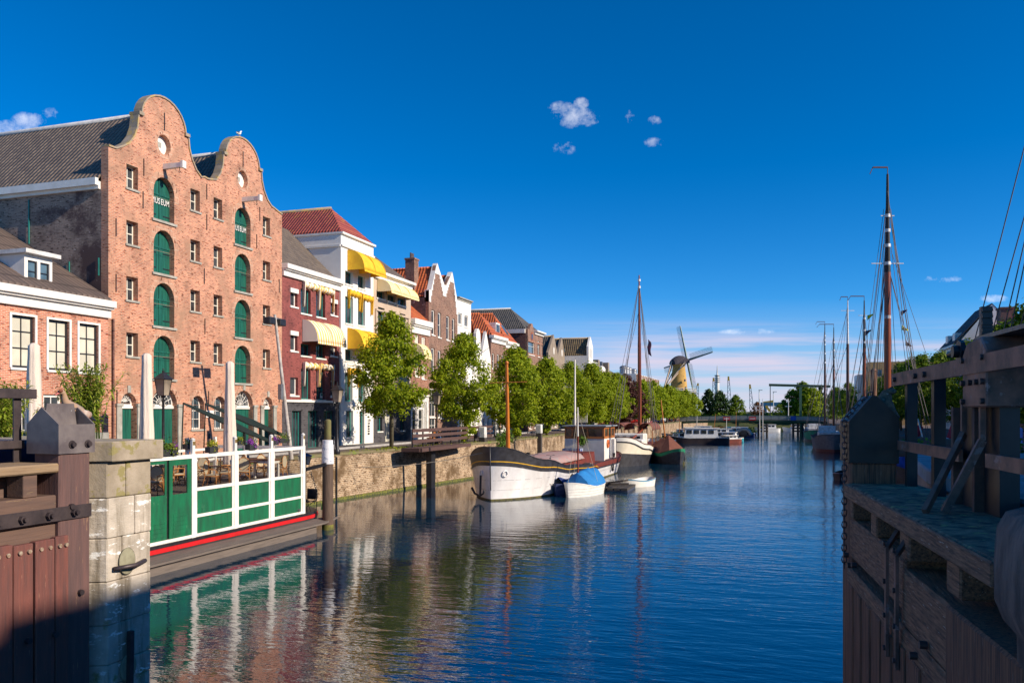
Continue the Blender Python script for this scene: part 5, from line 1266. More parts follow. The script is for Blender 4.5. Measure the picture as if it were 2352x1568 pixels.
# winding gear: plate box, toothed rack, crank, guide posts, struts
wg = thing('sluice_winch', 'dark steel winding box with toothed rack and crank on the right lock gate', 'winch', tuple(gq(2.9, .5, 4.6)))
pb = [U('11', 965, 830, x=1.12), U('11', 1160, 830, x=1.17)]
sa, sb_ = 2.09, 2.60
mb = MB(); q = [gq(sa, .42, 5.33), gq(sb_, .42, 5.33), gq(sb_, .42, 5.70), gq(sb_-.12, .42, 5.80), gq(sa+.1, .42, 5.78), gq(sa, .42, 5.70)]
mb.prism(q, gn*.9); mb.build('gear_box', RL, wg, fix=True, bevel=.01)
mb = MB(); gbox(mb, sa+.0, sb_+1.2, .5, 1.3, 5.802, 5.83); mb.build('lid', M('dark_blue_lid', (.05,.06,.08), (.03,.035,.05), 5, .35, .2, .3), wg, fix=True)
mb = MB()
for s, z in ((sa+.04, 5.66), (sa+.04, 5.5), (sa+.04, 5.37), (sa+.2, 5.5), (sa+.33, 5.5), (sb_-.05, 5.66), (sb_-.05, 5.5), (sb_-.05, 5.37)): mb.cyl(gq(s, .42, z), gq(s, .395, z), .02, n=8)
mb.build('bolt', RUSTM, wg)
pr = U('11', 1155, 320, d=5.75); mb = MB(); sr = (V((pr.x, pr.y, 0))-O_).dot(gs); nr_ = (V((pr.x, pr.y, 0))-O_).dot(gn)
gbox(mb, sr-.02, sr+.03, nr_-.035, nr_+.035, 5.6, 6.045)
for k in range(5): mb.bar(gq(sr+.03, nr_-.034, 5.86+k*.042), gq(sr+.03, nr_+.034, 5.86+k*.042), .022, .022)
for k in range(5):
    c = 5.83+k*.047; gbox(mb, sr+.03, sr+.05, nr_-.034, nr_+.034, c-.009, c+.009)
mb.build('toothed_rack', BLACK, wg, fix=True)
a = U('11', 1000, 395, d=5.9); mb = MB(); d = gn*-1
mb.cyl(a+gn*.05, a-gn*.09, .045, n=8); mb.cyl(a-gn*.02, a-gn*.05, .085, n=8, sm=False)
e_ = U('11', 872, 420, d=6.1); mb.cyl(a-gn*.06, e_, .024, n=8); mb.build('crank', BLACK, wg)
for s0, s1, nn in ((1.73, 2.03, .52), (2.23, 2.53, .52)):
    mb = MB(); gbox(mb, s0, s1, nn, nn+.12, 4.2, 5.33); mb.build('guide_post', BLACK, wg, fix=True)
    mb = MB(); gbox(mb, s0-.07, s0-.012, nn-.06, nn+.02, 4.2, 5.33); mb.build('rust_rail', M('rusty_guide', (.20,.10,.07), (.09,.055,.05), 6, .8, .2, .4), wg, fix=True)
for (a1, b1, a2, b2) in ((985, 1035, 725, 1560), (1130, 1090, 880, 1560)):
    q0 = U('11', a1, b1, x=1.33 if a1 < 1000 else 1.36); q1 = U('11', a2-45, b2+90, z=4.61); mb = MB(); mb.bar(q0+V((0,0,.25)), q0, .035, .05); mb.bar(q0, q1, .035, .05); mb.build('strut', RL, wg)
# lock head wall on the right, terrain behind
BRW = M('brown_lock_masonry', (.38,.22,.15), (.17,.105,.08), 1.8, .85, 0, .4)
TOPW = M('weathered_lock_coping', (.30,.31,.33), (.18,.18,.20), 3, .8, 0, .4, spots=(.12,.16,.04), sp_scale=4, sp_th=.62)
o = thing('lock_wall', 'brown masonry lock wall with pale coping behind the right gate', 'lock wall', (3, 9, 0)); mb = MB()
mb.prism([(1.75, 1, -.8), (12.0, 1, -.8), (12.0, 13, -.8), (1.9, 13, -.8), (1.55, 9.2, -.8)], (0, 0, 5.35)); mb.build('masonry', BRW, o, fix=True)
mb = MB(); mb.prism([(1.70, 1, 4.553), (12.0, 1, 4.553), (12.0, 13.1, 4.553), (1.85, 13.1, 4.553), (1.5, 9.2, 4.553)], (0, 0, .16)); mb.build('coping', TOPW, o, fix=True, bevel=.02)
mb = MB(); mb.box(1.6, 12, 13.2, 16, -.8, 3.9); mb.build('step', TOPW, o)
# rounded stone post near the camera
mb = MB(); prof = [(.36, -.8), (.36, 4.55), (.40, 4.62), (.42, 4.72), (.42, 4.86), (.38, 4.95), (.28, 5.0), (.0, 5.01)]
sp = thing('stone_bollard', 'rounded weathered granite guard stone at the right edge', 'stone post', (1.15, 3.35, 0))
mb = MB(); bpts = U('12', 1045, 400, d=3.35); cx, cy_ = bpts.x+.41, bpts.y-.08
def sbox(u, v):
    t = 6.28318*u; k = v*9; z = [-.6, 3.9, 4.36, 4.42, 4.50, 4.64, 4.80, 4.87, 4.90, 4.905][min(9, int(round(k)))]; w = [.29, .29, .30, .35, .38, .38, .37, .34, .27, .0][min(9, int(round(k)))]
    sq = (abs(math.cos(t))**5+abs(math.sin(t))**5)**(-.2)
    return V((cx+w*sq*math.cos(t)*(1+.03*noise.noise(V((t, z*3, 1)))+.02*noise.noise(V((t*3, z*9, 5)))), cy_+w*sq*math.sin(t), z))
mb.grid(sbox, 48, 9); mb.build('stone', M('purple_grey_granite', (.30,.195,.16), (.10,.07,.06), 6, .85, 0, 1.0, 22, stretch=(1.5,1.5,.5), spots=(.58,.46,.40), sp_scale=5, sp_th=.62, dist=.03), sp, fix=True)
# ------------------------------------------------------------------ terrace barge
XB = -19.7
DKZ = 2.42
tb = thing('terrace_barge', 'white-framed green terrace barge with glass screens and a red stripe', 'barge', (-22, 25, 0))
ps = [U('G', a, 600, x=XB).y for a in (-1120, -560, 10, 515, 1028, 1470, 1857)]
zt0, zt1, zm0, zm1, zl0, zl1, zb0_, zb1_ = 3.64, 3.78, 2.46, 2.58, 1.51, 1.62, .82, .93
TW = .10
for i, y in enumerate(ps):
    if i == 2: continue
    mb = MB(); mb.box(XB-.06, XB+.06, y-TW, y+TW, .80, 3.80)
    if i >= 3: mb.box(XB-.055, XB+.055, y-.07, y+.07, 3.80, 4.28)
    po = mb.build('post', WHITE, tb, bevel=.008)
    if i >= 3:
        mb = MB(); mb.box(XB-.058, XB+.058, y-.06, y+.06, 4.10, 4.24); mb.build('brass_collar', M('brass', (.40,.26,.09), (.3,.2,.07), 8, .4, .6), po)
        mb = MB(); mb.lathe([(.085, 4.28), (.09, 4.31), (.03, 4.36)], (XB, y, 0), 8); mb.build('post_cap', WHITE2, po)
yE, yS = ps[-1], 17.6
for z0_, z1_, nm in ((zt0, zt1, 'top_rail'), (zm0, zm1, 'middle_rail'), (zl0, zl1, 'lower_rail'), (zb0_, zb1_, 'bottom_rail')):
    mb = MB(); y_st = yS if nm in ('top_rail', 'bottom_rail') else ps[3]+TW; mb.box(XB-.04, XB+.045, y_st, yE-TW, z0_, z1_); mb.build(nm, WHITE, tb)
mb = MB()
for i in range(3, 6):
    for yy in (ps[i]+TW+.05, ps[i+1]-TW-.05): mb.box(XB-.03, XB+.03, yy-.045, yy+.045, zb1_, zt0)
mb.build('stile', WHITE, tb)
for i in range(3, 6):
    for z0_, z1_ in ((zb1_, zl0), (zl1, zm0)):
        mb = MB(); mb.box(XB-.02, XB+.012, ps[i]+TW+.098, ps[i+1]-TW-.098, z0_+.003, z1_-.003); mb.build('panel', BGREEN, tb)
    mb = MB(); mb.box(XB-.012, XB-.004, ps[i]+TW+.098, ps[i+1]-TW-.098, zm1, zt0); mb.build('glass_screen', PANEGL, tb)
# doors on the left part
ydr = [U('G', a, 900, x=XB).y for a in (5, 200, 222, 495)]
mb = MB(); mb.box(XB-.03, XB+.0, yS, ydr[1], zb1_, 2.46); 
for z in (1.05, 1.2, 1.35, 1.5): mb.box(XB, XB+.012, ydr[0], ydr[1]-.08, z, z+.12)
mb.box(XB-.03, XB, ydr[1]-.09, ydr[1], 2.46, zt0-.002); mb.box(XB-.03, XB, yS, ydr[1]-.09, 3.52, zt0-.002); mb.build('door', BGREEN, tb)
mb = MB(); mb.box(XB-.02, XB-.012, yS, ydr[1]-.09, 2.46, 3.52); mb.build('glass_screen', PANEGL, tb)
mb = MB(); mb.box(XB-.06, XB-.035, ydr[1], ydr[2]+.02, zb1_, zt0); mb.build('door_gap', BLACK, tb)
a, c = ydr[2], ydr[3]-.02; mb = MB()
mb.box(XB-.02, XB+.03, a, a+.16, zb1_, zt0-.002); mb.box(XB-.02, XB+.03, c-.20, c, zb1_, zt0-.002); mb.box(XB-.02, XB+.03, a+.16, c-.2, zb1_, 2.44); mb.box(XB-.02, XB+.03, a+.16, c-.2, 3.44, zt0-.002)
for z in (1.05, 1.2, 1.35, 1.5, 1.65): mb.box(XB+.03, XB+.04, a+.2, c-.24, z, z+.12)
do = mb.build('door', BGREEN, tb); mb = MB(); mb.box(XB-.005, XB+.003, a+.16, c-.2, 2.44, 3.44); mb.build('glass_screen', PANEGL, do)
# end screen across the bow side and far railing
mb = MB()
for z0_, z1_ in ((zt0, zt1), (zm0, zm1), (zb0_, zb1_)): mb.box(XB-4.6, XB-.07, yE-.03, yE+.03, z0_, z1_)
for x in (XB-1.5, XB-3.0, XB-4.6): mb.box(x-.05, x+.05, yE-.04, yE+.04, .8, zt1)
mb.build('end_frame', WHITE, tb); mb = MB(); mb.box(XB-4.55, XB-.1, yE-.02, yE+.01, zb1_, zm0-.002); mb.build('end_panel', WHITE2, tb)
mb = MB(); mb.box(XB-4.7, XB-4.6, yS, yE, 3.55, 3.66); mb.box(XB-4.69, XB-4.62, yS, yE, 3.1, 3.18)
for k in range(8): y = yS+.5+k*1.85; mb.box(XB-4.7, XB-4.58, y-.06, y+.06, 2.4, 4.15)
mb.build('far_railing', WHITE, tb)
mb = MB(); mb.box(XB-4.75, XB-.06, yS, yE-.05, .85, DKZ); mb.build('deck', wood('brown_deck_boards', (.14,.10,.075), (.09,.065,.05), 2, .8, 1, .4), tb)
# hull with rounded bow
def hull_out(z, o=0):
    pts = [(XB+.10+o, yS-.3), (XB+.10+o, 31.2)]
    for i in range(1, 9):
        t = i/8*math.pi/2; pts.append((XB-1.3+(1.4+o)*math.cos(t), 31.2+(2.1+o)*math.sin(t)))
    for i in range(0, 9):
        t = i/8*math.pi/2; pts.append((XB-3.5-(1.4+o)*math.sin(t), 31.2+(2.1+o)*math.cos(t)))
    pts += [(XB-4.9-o, yS-.3)]
    return [(x, y, z) for x, y in pts]
def band(z0_, z1_, o, mat, nm, par=tb):
    mb = MB(); mb.prism(hull_out(z0_, o), (0, 0, z1_-z0_)); return mb.build(nm, mat, par, fix=True)
band(-.6, .38, -.05, M('black_hull_with_algae', (.03,.028,.03), (.05,.045,.04), 3, .6, 0, .3, spots=(.12,.11,.02), sp_scale=3, sp_th=.64), 'hull')
band(.383, .55, .0, M('hull_black_paint', (.035,.032,.035), (.05,.045,.045), 4, .5, 0, .1), 'hull_band'); band(.553, .70, .05, RED, 'red_stripe'); band(.703, .815, .0, BLACK, 'hull_band')
mb = MB(); mb.prism([(XB+.13, yS, .42), (XB+.88, yS, .34), (XB+.88, 31.4, .34), (XB+.5, 33.2, .36), (XB+.13, 32.2, .42)], (0,0,.07)); mb.box(XB+.3, XB+.70, yS, 31, -.1, .31)
mb.build('fender_plank', wood('grey_fender_timber', (.17,.135,.115), (.10,.08,.07), 2.5, .85, 1, .5), tb)
mb = MB(); mb.cyl((XB+.01, U('G', 1795, 975, x=XB).y, U('G', 1795, 975, x=XB).z), (XB+.12, U('G', 1795, 975, x=XB).y, U('G', 1795, 975, x=XB).z), .06, n=10); mb.build('pipe_outlet', STEEL, tb)
# ------------------------------------------------------------------ furniture on the terrace
RAT = M('cane_frame', (.60,.27,.08), (.46,.19,.06), 8, .5); RATW = M('woven_cane', (.66,.54,.34), (.42,.36,.28), 40, .7); TT = M('dark_table_top', (.26,.11,.05), (.16,.07,.04), 3, .45)
def chair0():
    t = thing('cane_chair', 'x', 'chair')
    mb = MB(); mb.box(-.22, .22, -.22, .22, .43, .47); mb.build('seat', RATW, t, bevel=.01)
    mb = MB(); mb.tube([(.24*math.cos(a), .24, .72+.27*math.sin(a)) for a in [6.2832*k/14 for k in range(15)]], .018, 5)
    mb.tube([(-.25, -.2, .66), (-.27, .05, .68), (-.22, .24, .66)], .018, 5); mb.tube([(.25, -.2, .66), (.27, .05, .68), (.22, .24, .66)], .018, 5)
    mb.tube([(-.22, -.22, .41), (.22, -.22, .41), (.22, .22, .41), (-.22, .22, .41), (-.22, -.22, .41)], .018, 5)
    for s_ in (-1, 1): mb.tube([(s_*.2, .24, .44), (s_*.2, .25, .6)], .016, 5)
    mb.build('frame', RAT, t)
    mb = MB(); mb.add([(.225*math.cos(a), .245, .72+.255*math.sin(a)) for a in [6.2832*k/14 for k in range(14)]], [tuple(range(14))]); mb.build('backrest', RATW, t)
    for sx, sy, dx, dy in ((-1,-1,-.03,-.03), (1,-1,.03,-.03), (-1,1,-.02,.1), (1,1,.02,.1)):
        mb = MB(); top_ = .66 if sy < 0 else .45; mb.tube([(sx*.23, sy*.21, top_), (sx*.22, sy*.21, .4), (sx*.22+dx, sy*.21+dy, 0)], .017, 5); mb.tube([(sx*.22+dx*.6, sy*.21+dy*.6, .18), (0, sy*.19, .40)], .011, 4); mb.build('leg', RAT, t)
    return t
ch0 = chair0()
CHL = [(-21.0, 23.6, 2.4, 'cane chair behind the left green door window'), (-20.5, 22.9, .3, 'cane chair at the left end of the terrace, cut off by the pier'), (-22.2, 26.0, 2.9, 'cane chair seen through the green door glass, at its right side'), (-22.9, 25.0, .5, 'rear cane chair seen through the green door glass'),
       (-20.5, 26.0, 1.9, 'cane chair nearest the second screen, its round back towards the canal'), (-20.9, 27.2, 2.1, 'cane chair right behind the nearest one, round back outwards'), (-21.3, 27.9, 2.3, 'third cane chair in the cluster beside the closed parasol'), (-22.4, 25.9, .2, 'cane chair beyond the table in the second screen'), (-22.6, 28.0, .4, 'rear cane chair near the parasol foot'),
       (-20.7, 28.2, .6, 'cane chair at the left edge of the third screen'), (-21.9, 30.2, 2.7, 'cane chair facing the round table behind the third screen'), (-20.35, 30.2, -1.4, 'cane chair alone at the right end, behind the last screen'), (-21.3, 31.0-.5, 1.3, 'cane chair behind the white table legs')]
for i, (x, y, r, lb) in enumerate(CHL):
    if i == 0: ch0.location = (x, y, DKZ); ch0.rotation_euler = (0, 0, r); ch0['label'] = lb; ch0['group'] = 'cane chairs on the terrace barge'; c = ch0
    else: c = copy_tree(ch0, None, (x, y, DKZ), r, lb)
def table0():
    t = thing('cafe_table', 'x', 'table', group='dark tables on the terrace barge')
    mb = MB(); mb.lathe([(.38, .72), (.40, .735), (.38, .75)], (0,0,0), 20); mb.build('table_top', TT, t, fix=True)
    mb = MB(); mb.cyl((0,0,.04), (0,0,.72), .03, n=8); mb.build('pedestal', BLACK, t)
    mb = MB()
    for k in range(4): a = k*1.5708+.4; mb.tube([(0,0,.12), (.15*math.cos(a), .15*math.sin(a), .12), (.28*math.cos(a), .28*math.sin(a), .0)], .015, 5)
    mb.build('foot', BLACK, t); return t
t0 = table0()
for i, (x, y, lb) in enumerate(((-21.0, 26.5, 'round brown table among the chairs of the second screen'), (-21.2, 29.2, 'round brown table behind the third screen'), (-21.6, 24.4, 'round brown table behind the green doors'), (-22.9, 27.0, 'brown table at the far railing'))):
    if i == 0: t0.location = (x, y, DKZ); t0['label'] = lb
    else: copy_tree(t0, None, (x, y, DKZ), 0, lb)
t = thing('serving_table', 'white high-legged table behind the last screen', 'table', (-20.5, 29.9, DKZ)); mb = MB(); mb.box(-21.5, -20.15, 29.45, 30.05, DKZ+.80, DKZ+.85); mb.build('table_top', TT, t); 
mb = MB(); mb.box(-21.45, -20.2, 29.5, 30.0, DKZ+.68, DKZ+.797); mb.build('apron', WHITE, t)
for x in (-21.42, -20.25):
    for y in (29.52, 29.96): mb = MB(); mb.box(x-.04, x+.04, y-.04, y+.04, DKZ, DKZ+.68); mb.build('leg', WHITE, t)
# closed parasols
CANV = M('beige_canvas_cover', (.76,.63,.53), (.66,.54,.45), 2.5, .85, 0, .7, 7, stretch=(4,4,.5), dist=.03)
for i, (a, ptop, lb) in enumerate(((78, 790, 'closed beige parasol at the far left, in front of the low brick house'), (337, 813, 'closed beige parasol between the small door and the left street lamp'), (528, 831, 'closed beige parasol in front of the dark steel arms'))):
    p = U('d', a, ptop, x=-22); t = thing('closed_parasol', lb, 'parasol', (p.x, p.y, DKZ), 'closed parasols on the terrace barge'); z1_ = p.z
    rr = random.Random(i); mb = MB(); prof = []
    for k in range(15):
        s = k/14; prof.append((.285-.125*s**1.1+(.006*math.sin(k*1.3+i)), DKZ+.45+(z1_-DKZ-.5)*s))
    prof += [(.135, z1_-.03), (.09, z1_+.02), (.01, z1_+.04)]
    mb.lathe(prof, (p.x, p.y, 0), 30, fold=.08, nf=8); mb.build('canvas', CANV, t, fix=True)
    mb = MB(); mb.cyl((p.x, p.y, DKZ), (p.x, p.y, z1_-.1), .035); mb.box(p.x-.3, p.x+.3, p.y-.3, p.y+.3, DKZ, DKZ+.07); mb.build('pole', STEEL, t)
# leaves
def leaves(mb, c, rad, n, size, rnd, up=.3, long=1.0, shell=.5, mi=0, droop=0):
    c = V(c)
    for _ in range(n):
        d = V((rnd.gauss(0,1), rnd.gauss(0,1), rnd.gauss(0,1))).normalized(); r = rnd.random()**shell
        p = c+V((d.x*rad[0], d.y*rad[1], d.z*rad[2]))*r
        nrm = (d+V((rnd.uniform(-1,1), rnd.uniform(-1,1), rnd.uniform(-1,1)+up))*.8).normalized()
        a = nrm.cross(V((rnd.uniform(-1,1), rnd.uniform(-1,1), rnd.uniform(-1,1)))).normalized(); b = nrm.cross(a)
        s = size*rnd.uniform(.6, 1.3); L = s*long
        mb.add([p-a*s*.5, p+b*L*.5, p+a*s*.5, p-b*L*.5], [(0,1,2,3)], mi)
LF_Y = leafmat('yellow_green_leaves', (.26,.28,.02), (.16,.20,.02)); LF_G = leafmat('fresh_green_leaves', (.11,.19,.02), (.07,.13,.015)); FL_P = leafmat('purple_flowers', (.30,.07,.38), (.22,.05,.30)); FL_Y = leafmat('yellow_flowers', (.75,.55,.02), (.5,.45,.03))
FPOT = M('black_planter', (.02,.02,.022), (.03,.03,.03), 5, .6)
PL = [('G', 170, 265, XB, LF_G, LF_G, 1.2, 'planter with upright green herb beside the capstone'), ('G', 258, 270, XB, LF_Y, FL_P, .9, 'planter with trailing yellow leaves above the green door'), ('G', 745, 240, XB, LF_Y, FL_Y, 1., 'black planter with yellow-green leaves on the rail of the second screen'),
      ('G', 1225, 215, XB, FL_P, LF_Y, 1., 'planter with purple and yellow flowers on the rail of the third screen'), ('G', 470, 195, -24.3, LF_G, FL_Y, 1.2, 'planter on the far railing left of the second screen'), ('G', 1080, 190, -24.3, LF_Y, LF_Y, .8, 'small pot on the far railing right of the parasol'),
      ('G', 1615, 190, -24.3, LF_G, LF_Y, 1.9, 'large planter with bushy green heather on the far railing'), ('G', 1510, 200, -23.2, FL_P, LF_G, .9, 'low planter with lavender behind the third screen')]
for i, (k, a, b, X, m1, m2, s, lb) in enumerate(PL):
    p = U(k, a, b, x=X); rr = random.Random(i+20); z0_ = 3.79 if X == XB else 3.67
    t = thing('flower_planter', lb, 'planter', (X-.02, p.y, z0_)); mb = MB(); mb.prism([(X-.13, p.y-.22*s, z0_), (X+.12, p.y-.22*s, z0_), (X+.12, p.y+.22*s, z0_), (X-.13, p.y+.22*s, z0_)], (0,0,.22)); mb.build('pot', FPOT, t, bevel=.01)
    mb = MB(); leaves(mb, (X, p.y, z0_+.32), (.2, .30*s, .16*s if i else .4), 170, .055, rr, long=1.6 if i == 0 else 1.1); leaves(mb, (X+.10, p.y+.08, z0_+.16), (.12, .24*s, .2), 50, .05, rr); mb.build('foliage', m1, t)
    mb = MB(); leaves(mb, (X+.05, p.y+(.1 if m2 != m1 else 0), z0_+.34), (.18, .26*s, .15), 70, .05, rr); mb.build('flowers', m2, t)
# small lamp on the barge bow
def lantern(mbp, mbg, mbc, x, y, zb, h, w):
    """four-sided tapered lantern: frame in mbp, glass in mbg, roof in mbc"""
    a, b = w*.32, w*.5
    lo = [V((x+i*a, y+j*a, zb)) for i, j in ((-1,-1),(1,-1),(1,1),(-1,1))]; hi = [V((x+i*b, y+j*b, zb+h*.62)) for i, j in ((-1,-1),(1,-1),(1,1),(-1,1))]
    mbg.add([p.lerp(V((x,y,p.z)), .04) for p in lo+hi], [(0,1,5,4),(1,2,6,5),(2,3,7,6),(3,0,4,7),(3,2,1,0)])
    for p, q in zip(lo, hi): mbp.bar(p, q, .022)
    for R in (lo, hi):
        for k in range(4): mbp.bar(R[k], R[(k+1) % 4], .025)
    e = w*.62; ev = [V((x+i*e, y+j*e, zb+h*.62)) for i, j in ((-1,-1),(1,-1),(1,1),(-1,1))]; tp = [V((x+i*w*.13, y+j*w*.13, zb+h*.86)) for i, j in ((-1,-1),(1,-1),(1,1),(-1,1))]
    mbc.add(ev+tp, [(0,1,5,4),(1,2,6,5),(2,3,7,6),(3,0,4,7),(4,5,6,7),(3,2,1,0)])
    mbc.cyl((x, y, zb+h*.86), (x, y, zb+h*.95), w*.1, w*.12, 8); mbc.ball((x, y, zb+h), w*.07, n=8)
LGL = glass('frosted_lantern_glass', (.50,.40,.30), .25)
def street_lamp(x, y, z0_, zt_, lb, w=.5, group='lantern street lamps along the left quay', small=False):
    t = thing('street_lamp', lb, 'street lamp', (x, y, z0_), group); h = zt_-z0_; lh_ = (1.15 if not small else .62); zb = zt_-lh_
    mb = MB(); 
    if small: mb.cyl((x, y, z0_), (x, y, zb), .06)
    else:
        mb.lathe([(.17, z0_), (.17, z0_+.25), (.11, z0_+.32), (.09, z0_+.9), (.065, z0_+1.0), (.05, zb-.1), (.08, zb-.06), (.05, zb)], (x, y, 0), 10)
        for s_ in (-1, 1): mb.tube([(x, y+s_*.05, zb-.45), (x, y+s_*.22, zb-.42), (x, y+s_*.28, zb-.33), (x, y+s_*.22, zb-.28)], .018, 5); mb.tube([(x, y+s_*.04, zb-.35), (x, y+s_*.14, zb-.12), (x, y+s_*.12, zb)], .016, 5)
    mb.build('pole', BLACK, t); a, b, c = MB(), MB(), MB(); lantern(a, b, c, x, y, zb, lh_, w); a.build('lantern_frame', BLACK, t); b.build('lantern_glass', LGL, t); c.build('lantern_roof', BLACK if not small else M('dark_blue_roof', (.03,.06,.12)), t, fix=True)
    return t
street_lamp(-20.4, 32.3, .82, 3.5, 'small black lamp post with white lantern on the bow of the terrace barge', .42, None, True)
# folding chair and clutter on the bow
t = thing('folding_chair', 'black folding canvas chair on the barge bow under the small lamp', 'folding chair', (-20.0, 32.1, .82)); mb = MB()
for a, b in (((-20.3,31.8,.82), (-19.8,32.3,1.3)), ((-19.8,31.8,.82), (-20.3,32.3,1.3)), ((-20.3,32.3,.82), (-20.3,32.35,1.75)), ((-19.8,32.3,.82), (-19.8,32.35,1.75))): mb.cyl(a, b, .015, n=6)
mb.build('frame', BLACK, t); mb = MB(); mb.grid(lambda u, v: V((-20.3+.5*u, 31.85+.45*v, 1.28-.08*math.sin(3.14*u))), 5, 4); mb.build('seat', BLACK, t, solid=.01); mb = MB(); mb.grid(lambda u, v: V((-20.3+.5*u, 32.33+.06*math.sin(3.1*u), 1.3+.48*v)), 5, 4); mb.build('backrest', BLACK, t, solid=.01)
mb = MB(); mb.cyl((-19.3, 31.9, .9), (-19.35, 32.2, 1.5), .03); tag(mb.build('fender_strap', M('bright_green_strap', (.05,.45,.05))), 'bright green strap hanging beside the mooring pile', 'strap')
# mooring pile with white painted top
t = thing('mooring_pile', 'thick timber mooring pile with peeling white painted head beside the terrace barge', 'mooring pile', (-19.1, 32.1, 0))
PWD = wood('pile_timber', (.13,.08,.055), (.06,.04,.03), 3, .8, 2, .8, (.2,.17,.05), .7)
mb = MB(); mb.cyl((-19.1, 32.1, -1), (-19.1, 32.1, 2.95), .25, .24, 14); mb.build('pile', PWD, t)
mb = MB(); mb.cyl((-19.1, 32.1, 2.953), (-19.1, 32.1, 3.82), .275, .26, 14); mb.cyl((-19.1, 32.1, 3.823), (-19.1, 32.1, 4.02), .235, .235, 14); mb.build('painted_head', M('peeling_white_paint', (.75,.74,.76), (.62,.62,.66), 3, .7, 0, 1.0, 12, spots=(.18,.22,.36), sp_scale=6, sp_th=.60), t)
mb = MB(); mb.cyl((-19.1, 32.1, -.2), (-19.1, 32.1, .22), .27, .26, 14); mb.build('algae_ring', M('pile_algae', (.20,.18,.02), (.08,.08,.02), 6, .8, 0, .5), t)
mb = MB(); mb.bar((-19.9, 31.6, 2.72), (-19.0, 31.85, 2.95), .3, .16); mb.build('mooring_bracket', BLACK, t)
chain('mooring_chain', [(-19.75, 31.7, 2.6), (-19.6, 31.75, 2.2), (-19.45, 31.8, 1.6), (-19.6, 31.8, 1.2)], .03, 'black mooring chain hanging from the bracket of the white-headed pile', 'chain', BLACK)
p = U('7', 520, 700, x=-21.2); mb = MB(); mb.cyl((p.x, p.y, -1), (p.x, p.y, p.z-.1), .17, .16, 12); mb.ball((p.x, p.y, p.z-.1), .16, 1, 1, .6, 12)
tag(mb.build('mooring_post', M('mossy_timber', (.16,.15,.05), (.13,.10,.05), 2.5, .9, 0, .5)), 'plain mossy green-brown wooden post behind the white-headed pile', 'mooring post')
# dark steel arms and floodlight mast
ARM = M('dark_green_steel', (.02,.035,.03), (.03,.04,.035), 3, .45, .3)
for i, (a0, b0, a1, b1) in enumerate(((545, 725, 1510, 1150), (800, 730, 1670, 1085))):
    p = U('3', a0, b0, x=-25.0); q = U('3', a1, b1, x=-25.0); t = thing('steel_arm', ('long dark steel arm sloping down, nearer and lower of the two', 'long dark steel arm sloping down, upper and farther of the two')[i], 'steel arm', (p.x, (p.y+q.y)/2, G0), 'pair of dark steel arms in front of the warehouse'); m_ = p.lerp(q, .55)
    mb = MB(); mb.bar(p, m_, .07, .07, w2=.2, h2=.30); mb.bar(m_, q, .2, .30, w2=.15, h2=.14); mb.build('beam', ARM, t)
    mb = MB(); mb.bar(p, (p.x, p.y-.15, G0), .04); mb.bar(q.lerp(p, .3), (q.x, q.lerp(p, .3).y, G0), .12); mb.build('support', ARM, t)
t = thing('floodlight_mast', 'leaning weathered white mast carrying two floodlights', 'floodlight', tuple(U('3', 1790, 1220, x=-24.3)))
p = U('3', 1790, 1300, x=-24.3); q = U('d', 631, 722, x=-24.3); mb = MB(); mb.cyl((p.x, p.y, G0), q, .12, .07, 10); mb.build('mast', M('weathered_white_mast', (.55,.50,.46), (.35,.30,.27), 4, .7, 0, .2), t)
mb = MB(); mb.box(q.x-.04, q.x+.04, q.y-.55, q.y+.55, q.z-.22, q.z-.16); mb.build('crossbar', STEEL, t)
for s_ in (-1, 1): mb = MB(); mb.box(q.x-.2, q.x+.22, q.y+s_*.45-.26, q.y+s_*.45+.26, q.z-.55, q.z-.2); mb.build('floodlight', BLACK, t, bevel=.03)
e1 = p.lerp(q, .52); mb = MB(); mb.box(e1.x-.1, e1.x+.1, e1.y-.3, e1.y-.08, e1.z-.9, e1.z-.1); mb.build('junction_box', STEEL, t)
